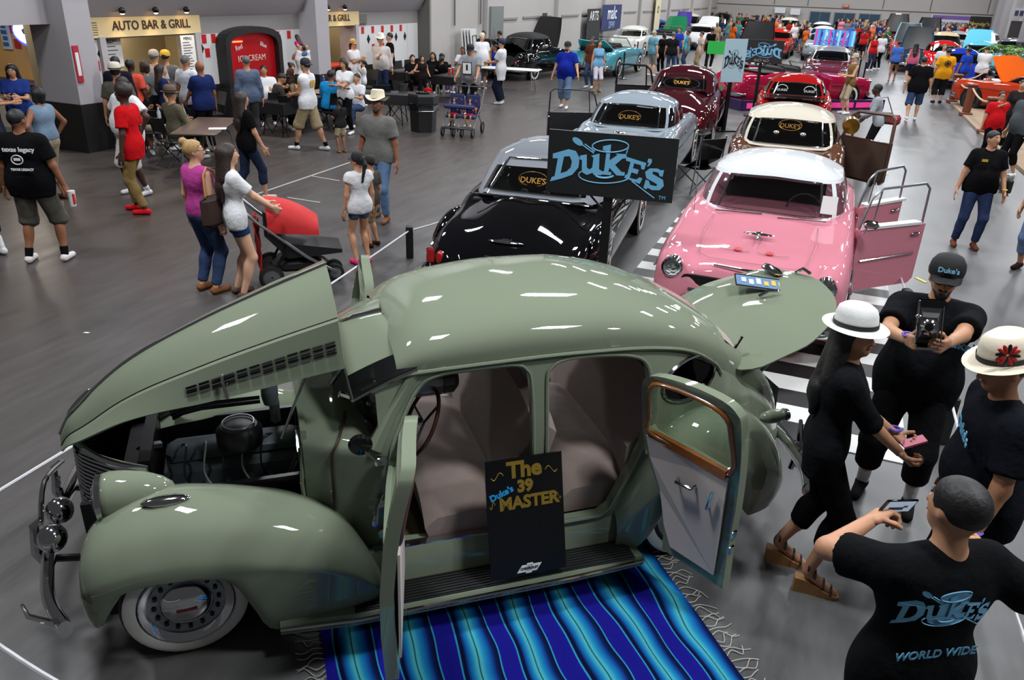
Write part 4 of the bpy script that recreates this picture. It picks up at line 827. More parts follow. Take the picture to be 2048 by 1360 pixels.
        if detail:
            for sg, zc_ in ((1, zh), (-1, zk)):       # chrome window surrounds
                pts = [G[1][k] for k in range(nT) if SP[k][0] * sg > .93 and abs(SP[k][1]) < .9]; pts.sort(key=lambda p: p[1]); pt2 = [G[5][k] for k in range(nT) if SP[k][0] * sg > .93 and abs(SP[k][1]) < .9]; pt2.sort(key=lambda p: -p[1])
                B().tube([(p[0] + .008 * sg, p[1], p[2]) for p in pts + pt2], .016, 5, True).obj('window_surround', CHROME, r)
    else:
        pts = [(xw0 - .05, -w * .78, zh + .02), (xw1 + .05, -w * .66, zr - .12), (xw1 + .05, w * .66, zr - .12), (xw0 - .05, w * .78, zh + .02)]
        B().add(pts, [(0, 1, 2, 3)]).obj('windscreen', GLASS, r, False); B().tube(pts, .02, 6).obj('windscreen_frame', CHROME, r)
        B().box(((xw0 + xr0) / 2 - .1, 0, zbelt + .012), (xw0 - xr0 - .1, w * 1.5, .03)).obj('cockpit', CABIN, r, False)
    cb = B()
    if top: cb.loft([[(a, yy, zbelt - .06 + .0 * a) for yy in (-w * .8, w * .8)] + [(a, w * .8, zbelt - .3), (a, -w * .8, zbelt - .3)] for a in (xw0 - .1, xr0 + .1)])
    for xa in (xw1 - .35, xr1 + .28): cb.rbox((xa, 0, zbelt + .02), (.2, w * 1.2, .34), .07)
    cb.obj('seats', CABIN, r)
    if wheels:
        for xx in (h * .64, -h * .56):
            for sg in (1, -1):
                if lod: wheel(r, xx, sg * (w - .075), .335, .335, sg, .17, CHROME, pb, ww, 28)
                else:
                    wo = link('wheel', None, r, (xx, sg * (w - .07), .33)); B().lathe([(.2, -.08 * sg), (.33, -.08 * sg), (.33, .08 * sg), (.2, .08 * sg)], 14, (0, 0, 0), 'y').obj('tire', RUBBER, wo); B().lathe([(.2, .07 * sg), (.1, .1 * sg), (.01, .1 * sg)], 12, (0, 0, 0), 'y').obj('hubcap', CHROME, wo)
                B().lathe([(.40, 0), (.40, .012 * sg), (.30, .012 * sg)], 24, (xx, sg * (w - .008), .36), 'y', cap=True).obj('wheel_arch', BLACKM, r, False)
    if trim:
        for sg in (1, -1): B().tube([(h - .35, sg * (w * .985), .70), (h * .4, sg * (w + .006), .71), (0, sg * (w + .008), .71), (-h * .55, sg * (w + .002), .69), (-h + .3, sg * w * .93, .66)], .014, 5, flat=.6).obj('side_trim', CHROME, r)
        for sg in (1, -1): B().rbox((-.25, sg * (w + .012), zbelt - .14), (.16, .025, .03), .008).obj('door_handle', CHROME, r)
    for sg, n in ((1, 'front_bumper'), (-1, 'rear_bumper')):
        pts = crom([(sg * (h - .28), -w * .98, .40), (sg * (h - .02), -w * .8, .40), (sg * (h + .09), 0, .40), (sg * (h - .02), w * .8, .40), (sg * (h - .28), w * .98, .40)], 4)
        bb = B().tube(pts, .055, 8, flat=1.3).obj(n, CHROME, r)
        if detail:
            for yy in (-.32, .32): B().rbox((sg * (h + .1), yy, .45), (.07, .07, .22), .02).obj('bumper_guard', CHROME, bb)
    for sg in (1, -1):
        yy = sg * w * .74; hl = B().lathe([(.105, -.06), (.105, .02), (.09, .035)], 16, (h - .04, yy, noz - .03), 'x').obj('headlight_rim', CHROME, r); B().lathe([(.09, .03), (.06, .05), (.004, .058)], 14, (h - .04, yy, noz - .03), 'x').obj('headlight_lens', LENS, hl)
        B().ell((-h + .08, sg * w * .72, .62 if not bomb else .60), (.05, .05, .085)).obj('tail_light', REDL, r)
    if detail:
        B().poly(rrect(w * 1.15, .22, .08), .05, lambda a, b_, hh: (h - .06 + hh, a, .56 + b_)).obj('grille_opening', BLACKM, r); 
        for k in range(3): B().tube([(h - .0, -w * .55, .49 + k * .07), (h + .03, 0, .49 + k * .07), (h - .0, w * .55, .49 + k * .07)], .014, 5).obj('grille_bar', CHROME, r)
    return r
def car_door(r, hx, hy, ang, length, body, hz=(.28, .98), topz=1.42, frame_m=CHROME, inner=None, name='open_door', winlow=0.0, frame_w=.014, outside=1, thick=.07):
    # hinged at (hx,hy) in the car, closed pointing to -x; ang turns it outward
    d = link(name, None, r, (hx, hy, 0)); d.rotation_euler = (0, 0, ang); z0, z1 = hz
    out = [(0, z0 + .05), (-.03, z0), (-length + .06, z0), (-length, z0 + .06), (-length, z1), (0, z1)]
    B().poly(out, thick, lambda x, z, hh: (x, hh - thick / 2, z)).obj('door_panel', paint(body), d, False)
    B().poly([(x * .94 - length * .03, z0 + .04 + (z - z0) * .9) for x, z in out], .012, lambda x, z, hh: (x, (-1 if hy > 0 else 1) * (thick / 2 + hh), z)).obj('door_card', inner or CABIN, d, False)
    P = [(-.02, 0, z1), (-.12, 0, z1 + (topz - z1) * .75), (-.25, 0, topz - .02), (-length + .1, 0, topz), (-length + .03, 0, topz - .06), (-length + .02, 0, z1)]
    B().tube(P, frame_w, 6).obj('window_frame', frame_m, d); B().tube([(-.2, 0, z1), (-.24, 0, topz - .03)], frame_w * .7, 6).obj('vent_post', frame_m, d)
    so = 1 if hy > 0 else -1; B().rbox((-length + .14, so * (thick / 2 + .02), z1 - .1), (.14, .03, .03), .01).obj('door_handle', CHROME, d)
    return d
def dice(r, loc, name='fuzzy_die'):
    d = B().rbox(loc, (.09, .09, .09), .02).obj(name, WHITE, r, False)
    for k in range(5):
        for j in range(5):
            if (j + k) % 2: B().box((loc[0] - .046, loc[1] - .036 + j * .018, loc[2] - .036 + k * .018), (.003, .017, .017)).obj('check', BLACKP, d, False)
    return d
GOLDP = mat('gold_plaque', (140, 100, 40), .35, .7)
def plaque(r, M4, s=1.0):
    p = link('window_plaque', None, r); p.matrix_local = M4; text("DUKE'S", .10 * s, GOLDP, p, Matrix.Identity(4), .003, .001)
    B().tube([(.18 * s * math.cos(t), .09 * s * math.sin(t) + .02, 0) for t in np.linspace(0, 2 * PI, 25)[:-1]], .005, 5, True).obj('plaque_ring', GOLDP, p); return p
A18 = math.radians
# pink sedan
PINK = (206, 128, 142)
pk = vcar('vintage_sedan', 'pink 1950s sedan with white roof and roses on the hood, facing the green car', 3.06, 9.30, A18(-111), PINK, (214, 216, 218), 4.95, 1.90, 1.53, 1.02, .99, .97, (.82, .28, -1.0, -1.6), noz=.84, fend=.045, glassm=glass('light_smoke', (.55, .58, .58), .04), wt=.88)
B().poly(rrect(1.2, .22, .05), .03, lambda a, b_, hh: (2.44 + hh, a, .66 + b_)).obj('grille_mouth', BLACKM, pk)
em = link('hood_emblem', None, pk, (1.62, 0, 1.02)); B().ell((0, 0, 0), (.03, .16, .014)).obj('wing_bar', CHROME, em); B().ell((.06, 0, .0), (.16, .02, .02)).obj('emblem_spine', CHROME, em); B().lathe([(.04, 0), (.03, .02), (.005, .03)], 12, (0, 0, 0)).obj('boss', CHROME, em)
RED = mat('rose_print', (190, 30, 44), .4); GRY = mat('scroll_print', (150, 112, 112), .4)
zho = lambda x: .995 - max(0, x - 1.55) * .135 + .012
for sg in (1, -1):
    ro = link('hood_rose', None, pk, (2.02, sg * .15, zho(2.02) + .012), (0, .2, 0)); 
    for k in range(6): B().lathe([(.022, 0), (.012, .006)], 8, (.02 * math.cos(k * 1.05), .024 * math.sin(k * 1.05), 0)).obj('petal', RED, ro)
    for k in range(2): B().tube([(.03 + .05 * math.sin(t * 4) * .3, sg * (.03 + .16 * t) * (1 if k else -.6), .002) for t in np.linspace(0, 1, 9)], .0035, 4).obj('scroll', GRY, ro)
B().tube([(h_, y_, zho(h_) + .0) for h_, y_ in ((1.0, -.55), (1.6, -.56), (2.2, -.5), (2.28, -.4), (2.28, .4), (2.2, .5), (1.6, .56), (1.0, .55))], .003, 4).obj('pinstripe', GRY, pk)
B().tube([(2.38, -.32, .875), (2.43, 0, .88), (2.38, .32, .875)], .012, 6).obj('hood_lip', CHROME, pk)
for yy, s in ((.42, 1), (-.25, 1)): B().tube([(.92, yy - .3, 1.04), (.86, yy + .2, 1.045)], .006, 5).obj('wiper', BLACKM, pk)
B().tube([(.95, -.78, .98), (.9, -.80, 1.9)], .004, 5).obj('antenna', CHROME, pk)
st = B().tube([(.19 * math.cos(t), .19 * math.sin(t), 0) for t in np.linspace(0, 2 * PI, 25)[:-1]], .011, 6, True).xf(Matrix.Translation((.35, .36, 1.02)) @ Matrix.Rotation(1.1, 4, 'Y')).obj('steering_wheel', BLACKP, pk)
B().box((.66, .62, 1.18), (.004, .16, .2), 0, 0, -.5).obj('info_card', WHITE, pk, False)
B().tube(crom([(2.40, -.62, .46), (2.53, 0, .50), (2.40, .62, .46)], 4), .03, 8).obj('grille_blade', CHROME, pk)
for k in range(5): B().rbox((2.49 - .02 * abs(k - 2), -.4 + k * .2, .50), (.05, .05, .13), .015).obj('grille_tooth', CHROME, pk)
for sg in (1, -1): B().lathe([(.004, .03), (.07, .02), (.085, -.02), (.06, -.04)], 16, (2.50, sg * .52, .50), 'x').obj('parking_lamp', CHROME, pk)
cd_ = mat('pink_card', (190, 122, 136), .6)
car_door(pk, .72, .95, A18(-45), .98, PINK, (.27, .97), 1.42, STEEL, cd_, winlow=0)
car_door(pk, -.34, .95, A18(-36), .85, PINK, (.27, .97), 1.40, STEEL, cd_)
for d in [c for c in pk.children if c.name.startswith('open_door')]:
    B().box((-.5, 0, .985), (.8, .10, .03)).obj('white_sill', WHITE, d, False); B().tube([(-.08, .045, .62), (-.88, .045, .64)], .016, 6, flat=.6).obj('chrome_strip', CHROME, d)
mm = link('wing_mirror', None, pk, (.92, 1.0, 1.06)); B().cyl((0, 0, -.08), (0, .03, 0), .01, 6).obj('stalk', CHROME, mm); B().rbox((0, .06, .03), (.10, .16, .08), .03).obj('head', CHROME, mm)
# black fastback with silver roof
SILV = (128, 132, 138)
bk = vcar('vintage_fastback', 'black 1950s fastback with silver roof seen from behind, gold plaque in window', .50, 9.98, A18(74), (9, 9, 12), SILV, 4.9, 1.84, 1.55, 1.02, .98, 1.04, (.95, .35, -.55, -1.25), 'fast', glassm=DGLASS, wt=.86, fend=.05)
plaque(bk, frame((-1.02, .05, 1.2), (0, -1, 0), (.55, 0, 1)), .95); dice(bk, (-1.05, .14, 1.06)); dice(bk, (-1.05, -.12, 1.06))
tr_ = link('trunk_ornament', None, bk, (-2.18, 0, .80)); B().ell((0, 0, 0), (.03, .2, .02)).obj('wing', CHROME, tr_); B().rbox((0, 0, .02), (.06, .14, .05), .02).obj('boss', CHROME, tr_)
for sg in (1, -1): B().ell((-1.45, sg * .86, .60), (.62, .12, .30)).obj('rear_fender', paint((9, 9, 12)), bk)
B().tube([(-1.28, -.72, 1.05), (-1.36, 0, 1.08), (-1.28, .72, 1.05)], .012, 6).obj('window_moulding', CHROME, bk)
B().box((-2.33, 0, .62), (.01, .34, .16), 0, 0, -.5).obj('license_plate', mat('dark_plate', (40, 40, 44), .3), bk, False)
for sg in (1, -1): B().rbox((-2.40, sg * .76, .63), (.05, .09, .17), .02).obj('tail_lamp', REDL, bk)
# silver blue sedan
sv = vcar('vintage_sedan', 'silver blue 1950s sedan seen from behind with its left door open', 2.28, 15.45, A18(72), (132, 142, 150), None, 4.9, 1.84, 1.54, 1.02, .98, 1.0, (.95, .35, -.75, -1.35), 'fifty', glassm=DGLASS, wt=.86, fend=.06)
plaque(sv, frame((-1.12, .0, 1.18), (0, -1, 0), (.5, 0, 1)), 1.1); B().ell((-1.9, 0, 1.02), (.05, .12, .03)).obj('trunk_emblem', CHROME, sv)
for sg in (1, -1): B().ell((-1.6, sg * .84, .70), (.66, .11, .28)).obj('rear_fender', paint((132, 142, 150)), sv)
car_door(sv, .55, .92, A18(-62), 1.05, (34, 34, 36), (.28, .98), 1.42, BLACKM, BLACKP)
# burgundy coupe
BUR = (58, 14, 22)
bg = vcar('vintage_coupe', 'dark burgundy 1940s coupe with an oval rear window and open left door', 4.1, 20.5, A18(72), BUR, None, 4.9, 1.82, 1.62, 1.06, 1.0, 1.12, (.9, .35, -.6, -1.2), 'fast', glassm=DGLASS, wt=.84, fend=.05)
plaque(bg, frame((-1.0, .0, 1.28), (0, -1, 0), (.5, 0, 1)), 1.1)
B().tube([(-1.02 + .24 * .35 * math.sin(t), .42 * math.cos(t), 1.27 + .12 * math.sin(t)) for t in np.linspace(0, 2 * PI, 25)[:-1]], .016, 6, True).obj('oval_window_frame', CHROME, bg)
for sg in (1, -1): B().ell((-1.45, sg * .84, .62), (.66, .14, .33)).obj('rear_fender', paint(BUR), bg)
car_door(bg, .6, .9, A18(-75), 1.0, (24, 22, 22), (.3, 1.0), 1.5, BLACKM, BLACKP, frame_w=.03)
# brown and cream sedan
br = vcar('vintage_sedan', 'brown 1950s sedan with cream roof and checked dice behind the pink car', 4.80, 14.4, A18(72), (84, 52, 38), (196, 188, 172), 4.8, 1.86, 1.56, 1.04, 1.0, .99, (.95, .35, -.95, -1.55), glassm=DGLASS, wt=.88)
dice(br, (-1.25, .2, 1.17)); dice(br, (-1.25, -.22, 1.17)); plaque(br, frame((-1.22, 0, 1.3), (0, -1, 0), (.5, 0, 1)), 1.0)
B().ell((-1.1, .5, 1.14), (.12, .14, .08)).obj('olive_cushion', mat('olive_cloth', (92, 96, 60), .9), br)
car_door(br, .45, -.93, A18(50), 1.0, (74, 50, 38), (.28, 1.0), 1.46, mat('brown_frame', (90, 64, 50), .4), mat('brown_card', (70, 48, 36), .7), frame_w=.03)
gc = link('window_cooler', None, br, (-.35, -.98, 1.28)); B().lathe([(.02, -.18), (.13, -.16), (.14, 0), (.13, .16), (.02, .18)], 20, (0, 0, 0), 'x').obj('canister', mat('gold_metal', (150, 112, 44), .25, .9), gc)
# red car with black deck
rd_ = vcar('vintage_coupe', 'bright red coupe with black deck and two white window decals', 7.15, 21.5, A18(72), (150, 18, 18), None, 4.6, 1.8, 1.45, 1.0, .96, .97, (.9, .3, -.85, -1.4), glassm=DGLASS)
B().grid([[(x, y, 1.005 + .01 * (1 - y * y)) for y in np.linspace(-.72, .72, 7)] for x in (-1.42, -1.8, -2.1)]).obj('deck_cover', BLKGLOSS, rd_)
for sg in (1, -1): B().tube([(-1.27 + .0, sg * .32 + .13 * math.cos(t), 1.14 + .1 * math.sin(t)) for t in np.linspace(0, PI, 12)], .008, 4).obj('window_decal', WHITE, rd_); text('DUKES', .08, WHITE, rd_, frame((-1.29, sg * .32, 1.12), (0, -1, 0), (.5, 0, 1)))
# ------------------------------------------------------------------ club logo (goblet, spoon and lettering)
_LG = dict(
 D=[[(985, 548), (1090, 518), (1140, 530), (1168, 575), (1165, 640), (1125, 690), (1060, 715), (975, 738), (985, 708), (1005, 700), (1020, 580), (985, 580)], [(1062, 568), (1100, 565), (1118, 600), (1112, 640), (1085, 668), (1045, 680)]],
 u=[[(1170, 560), (1215, 552), (1222, 640), (1240, 652), (1258, 640), (1262, 575), (1245, 560), (1300, 545), (1305, 650), (1325, 662), (1325, 690), (1275, 690), (1262, 675), (1225, 690), (1190, 670), (1185, 590), (1170, 585)]],
 k=[[(1320, 497), (1372, 485), (1370, 590), (1420, 555), (1405, 545), (1480, 548), (1480, 575), (1455, 578), (1410, 620), (1455, 665), (1480, 668), (1478, 692), (1425, 690), (1375, 640), (1368, 665), (1390, 670), (1388, 690), (1325, 685), (1325, 665), (1340, 660), (1345, 530), (1320, 522)]],
 E=[[(1480, 565), (1615, 605), (1605, 650), (1585, 645), (1580, 620), (1535, 608), (1530, 640), (1570, 650), (1563, 680), (1523, 668), (1515, 705), (1560, 715), (1580, 700), (1600, 708), (1585, 745), (1478, 705), (1485, 685), (1497, 680), (1510, 600), (1478, 590)]],
 q=[[(1625, 575), (1648, 580), (1650, 600), (1635, 625), (1620, 628), (1632, 605), (1620, 600)]],
 s=[[(1735, 650), (1730, 695), (1710, 690), (1700, 668), (1665, 660), (1660, 675), (1735, 715), (1745, 755), (1720, 785), (1670, 785), (1640, 770), (1632, 780), (1612, 770), (1622, 715), (1642, 722), (1655, 750), (1695, 758), (1700, 745), (1625, 705), (1612, 665), (1640, 640), (1690, 640), (1715, 652)]])
def _lg(x, y): return ((x - 1380) / 860, -(y - (392 + .072 * (x - 950)) - 207) / 860)
def logo(parent, M4, W_, col, mirror=False, th=.003, warp=None, lines=True, fill=False, ys=1.0):
    m = mat('logo_%d_%d_%d' % col, col, .55); g = link('club_logo', None, parent); g.matrix_local = M4; mx = -1 if mirror else 1; wp = warp or (lambda x, y, z: (x, y, z))
    T = lambda x, y, h=0: wp(mx * x * W_, y * W_ * ys, h)
    for k, loops in _LG.items():
        pts = [[Vector((*_lg(*p), 0)) for p in l] for l in loops]; tri = tessellate_polygon(pts); fl = [p for l in pts for p in l]
        B().add([T(p.x, p.y, th) for p in fl], tri).obj('letter', m, g, False)
    def stroke(pts, r): B().tube([T(*_lg(*p), th * .7) for p in pts], r * W_ * 1.4, 4).obj('stroke', m, g)
    el = lambda cx, cy, rx, ry, a0, a1, n=24: [(cx + rx * math.cos(t), cy + ry * math.sin(t)) for t in np.linspace(a0, a1, n)]
    if fill:
        for cy, ry, rx in ((505, 42, 110), (690, 50, 165)): B().add([T(*_lg(*p), th * .3) for p in el(1370, cy, rx, ry, 0, 2 * PI)[:-1]], [tuple(range(23))]).obj('hat_shape', mat('logo_soft', (104, 160, 196), .6), g, False)
        B().add([T(*_lg(*p), th * .3) for p in ((1262, 505), (1478, 505), (1445, 690), (1300, 690))], [(0, 1, 2, 3)]).obj('hat_shape', mat('logo_soft'), g, False)
    if lines:
        stroke(el(1368, 497, 120, 40, 0, 2 * PI), .004); stroke([(1249, 500), (1256, 545)], .004); stroke([(1487, 500), (1478, 545)], .004); stroke(el(1345, 690, 175, 55, -2.7 + 2 * PI, .3, 24), .0035)
        stroke([(1180, 490), (1262, 545)], .0035); stroke([(1195, 484), (1268, 532)], .0035); stroke([(1530, 728), (1690, 840)], .0035); stroke(el(1345, 690, 60, 18, 0, PI, 10), .006)
        B().add([T(*_lg(1148 + 36 * math.cos(t) + 8 * math.sin(t), 467 + 26 * math.sin(t) + 12 * math.cos(t)), th) for t in np.linspace(0, 2 * PI, 17)[:-1]], [tuple(range(16))]).obj('spoon_bowl', m, g, False)
    return g
def sign_post(name, label, u, base, w, h, zc, ang, board, col, mirror=False, tm=True, sub=None, post=True, ys=1.0):
    t = thing(name, label, 'sign', (base[0], base[1], 0), ang)
    if post:
        B().box((0, .04, zc / 2), (.09, .06, zc)).obj('post', BLACKM, t, False); B().box((0, .04, .015), (.5, .4, .03)).obj('base_plate', BLACKM, t, False)
        for s in (-1, 1): B().tube([(0, .04, zc - h / 2 - .18), (s * .2, .03, zc - h / 2 + .02)], .012, 6).obj('brace', BLACKM, t)
    B().box((0, 0, zc), (w, .03, h)).obj('board', board, t, False)
    F_ = frame((0, -.017, zc), (1, 0, 0), (0, 0, 1)); logo(t, F_, w, col, mirror, ys=ys)
    if tm: text('TM', .05, mat('logo_%d_%d_%d' % col), t, frame((w * .42, -.018, zc - h * .43), (1, 0, 0), (0, 0, 1)), .001)
    if sub: text(sub, .11, mat('sub_print', (150, 150, 150), .5), t, frame((0, -.018, zc - h * .38), (-1 if mirror else 1, 0, 0), (0, 0, 1)) , .001)
    return t
SIGNB = mat('sign_black', (17, 18, 20), .5, noise=.08, nscale=8); LBLUE = (104, 168, 204)
sign_post('club_sign', 'large black club sign with pale blue lettering on a post behind the green sedan', 0, ((.26 + 1.45) / 2 + .02, 7.50), 1.22, .60, 1.715, A18(-13), SIGNB, LBLUE)
q_ = at(1505, 232); sign_post('club_sign', 'smaller black club sign seen from behind with mirrored lettering, far row', 0, (q_[0], q_[1]), 1.12, .62, 1.78, A18(-14), SIGNB, LBLUE, True, False, 'Car Club')
q_ = at(1448, 262); t_ = sign_post('club_sign', 'pale blue upright club sign with black lettering over the burgundy coupe', 0, (q_[0], q_[1]), .62, 1.02, 1.72, A18(18), mat('sign_pale', (168, 196, 206), .5), (20, 22, 26), False, False, None, ys=2.0)
# ------------------------------------------------------------------ people: blended bodies on a posed skeleton
def sdf_mesh(prims, res):
    L = np.min([p[0] for p in prims], 0) - 3 * res; Hh = np.max([p[1] for p in prims], 0) + 3 * res
    n = np.ceil((Hh - L) / res).astype(int) + 1; D = np.full(n, .5, np.float32); ax = [L[i] + res * np.arange(n[i]) for i in range(3)]
    for lo, hi, fn, k in prims:
        i0 = np.maximum(np.floor((lo - k - 2 * res - L) / res).astype(int), 0); i1 = np.minimum(np.ceil((hi + k + 2 * res - L) / res).astype(int) + 1, n)
        sl = tuple(slice(a, b) for a, b in zip(i0, i1)); X, Y, Z = np.ix_(*[ax[i][sl[i]] for i in range(3)])
        d = fn(X, Y, Z); c = D[sl]; h = np.maximum(k - np.abs(d - c), 0) / k; D[sl] = np.minimum(d, c) - h * h * k * .25
    s = D < 0; C = [(i, j, k) for i in (0, 1) for j in (0, 1) for k in (0, 1)]; m = [x - 1 for x in D.shape]
    cnt = sum(s[i:m[0] + i, j:m[1] + j, k:m[2] + k].astype(np.int8) for i, j, k in C); I = np.argwhere((cnt > 0) & (cnt < 8)); idx = -np.ones(m, int); idx[tuple(I.T)] = np.arange(len(I))
    acc = np.zeros((len(I), 3)); num = np.zeros(len(I)); val = {c: D[I[:, 0] + c[0], I[:, 1] + c[1], I[:, 2] + c[2]] for c in C}
    for a in C:
        for q in range(3):
            if a[q] == 0:
                b = list(a); b[q] = 1; b = tuple(b); va, vb = val[a], val[b]; mk = (va < 0) != (vb < 0); t = np.where(mk, va / (va - vb + 1e-12), 0)
                p = np.array(a, float)[None, :].repeat(len(I), 0); p[:, q] = t; acc += p * mk[:, None]; num += mk
    V = L + res * (I + acc / num[:, None]); F = []
    for q in range(3):
        u, w = (q + 1) % 3, (q + 2) % 3; A = [slice(None)] * 3; Bs = [slice(None)] * 3; A[q] = slice(0, -1); Bs[q] = slice(1, None); sa, sb = s[tuple(A)], s[tuple(Bs)]
        E_ = np.argwhere(sa != sb); E_ = E_[(E_[:, u] > 0) & (E_[:, w] > 0) & (E_[:, u] < m[u]) & (E_[:, w] < m[w])]
        fl = sa[tuple(E_.T)]; o = [E_.copy() for _ in range(4)]; o[0][:, u] -= 1; o[0][:, w] -= 1; o[1][:, w] -= 1; o[3][:, u] -= 1
        Q = np.stack([idx[tuple(x.T)] for x in o], 1); Q[~fl] = Q[~fl][:, ::-1]; F.append(Q)
    F = np.concatenate(F); return V, F[(F >= 0).all(1)]
def cone(a, b, ra, rb, k=.03, flat=None, fd=(0, 1, 0), cut=None):
    a, b = np.array(a, float), np.array(b, float); R = max(ra, rb)
    f = np.array(fd, float); ba = b - a
    if flat: ba = ba + f * (ba @ f) * (1 / flat - 1)
    bb = max(ba @ ba, 1e-9)
    def fn(X, Y, Z):
        x, y, z = X - a[0], Y - a[1], Z - a[2]
        if flat: c = (x * f[0] + y * f[1] + z * f[2]) * (1 / flat - 1); x = x + c * f[0]; y = y + c * f[1]; z = z + c * f[2]
        t = np.clip((x * ba[0] + y * ba[1] + z * ba[2]) / bb, 0, 1); d = np.sqrt((x - ba[0] * t) ** 2 + (y - ba[1] * t) ** 2 + (z - ba[2] * t) ** 2) - (ra + (rb - ra) * t)
        if flat: d = d * (.5 + .5 * min(flat, 1))
        if cut is not None:
            for cp, cn in cut: d = np.maximum(d, (X - cp[0]) * cn[0] + (Y - cp[1]) * cn[1] + (Z - cp[2]) * cn[2])
        return d
    return (np.minimum(a, b) - R * 1.05, np.maximum(a, b) + R * 1.05, fn, k)
def ellip(c, r, k=.02, R=None, cut=None):
    c = np.array(c, float); r = np.array(r, float); M = np.eye(3) if R is None else np.array(R)
    def fn(X, Y, Z):
        x, y, z = X - c[0], Y - c[1], Z - c[2]; q = [(M[0, i] * x + M[1, i] * y + M[2, i] * z) / r[i] for i in range(3)]; n = np.sqrt(q[0] ** 2 + q[1] ** 2 + q[2] ** 2) + 1e-6; d = (n - 1) * r.min() * (.6 + .4 * n)
        if cut is not None:
            for cp, cn in cut: d = np.maximum(d, (X - cp[0]) * cn[0] + (Y - cp[1]) * cn[1] + (Z - cp[2]) * cn[2])
        return d
    return (c - r.max() * 1.05, c + r.max() * 1.05, fn, k)
_HT = {}
def hand_mesh(curl, hres=.0065):
    if (curl, hres) in _HT: return _HT[curl, hres]
    P = []; ln = (.78, 1.0, 1.08, .94); c0 = {'relax': .25, 'grip': .95, 'flat': .05}[curl]
    for i, x in enumerate((-.032, -.011, .011, .031)):
        P.append(cone((x * .7, 0, -.005), (x, 0, -.085), .016, .013, .012)); p = np.array((x, 0, -.086)); a = c0 * .8
        for l in (.042 * ln[i], .027 * ln[i], .022 * ln[i]):
            d = np.array((x * .6, math.sin(a), -math.cos(a))); d /= np.linalg.norm(d); P.append(cone(p, p + d * l, .0098, .0088, .004)); p = p + d * l; a += c0 * 1.1
    p = np.array((.03, .006, -.03)); 
    for l, d in ((.045, (.62, .35 + c0 * .3, -.62)), (.032, (.35 - c0 * .2, .45 + c0 * .4, -.72))): d = np.array(d) / np.linalg.norm(d); P.append(cone(p, p + d * l, .013, .0105, .006)); p = p + d * l
    P.append(cone((0, 0, .03), (0, 0, -.02), .024, .024, .015, .75)); _HT[curl, hres] = sdf_mesh(P, hres); return _HT[curl, hres]
def nrm(v): v = np.array(v, float); return v / (np.linalg.norm(v) + 1e-9)
def ik(a, t, l1, l2, hint):
    a, t = np.array(a, float), np.array(t, float); d = t - a; L = np.linalg.norm(d)
    if L > (l1 + l2) * .995: t = a + d / L * (l1 + l2) * .995; d = t - a; L = np.linalg.norm(d)
    x = (l1 * l1 - l2 * l2 + L * L) / (2 * L); hh = math.sqrt(max(l1 * l1 - x * x, 0)); u = d / L; hnt = np.array(hint, float); hnt = nrm(hnt - u * (hnt @ u)); return a + u * x + hnt * hh, t
def npmesh(name, V, F, m, smooth=True):
    me = bpy.data.meshes.new(name); me.from_pydata([tuple(v) for v in V.tolist()], [], F.tolist()); me.materials.append(m)
    if smooth: me.polygons.foreach_set('use_smooth', [True] * len(me.polygons))
    me.update(); return me
SK = dict(tan=(176, 124, 92), lt=(206, 160, 132), br=(140, 92, 66), dk=(70, 46, 36), md=(188, 138, 106))
HAIR = dict(k=(16, 14, 14), b=(40, 26, 20), g=(92, 88, 86), bl=(170, 134, 84), w=(160, 156, 150))
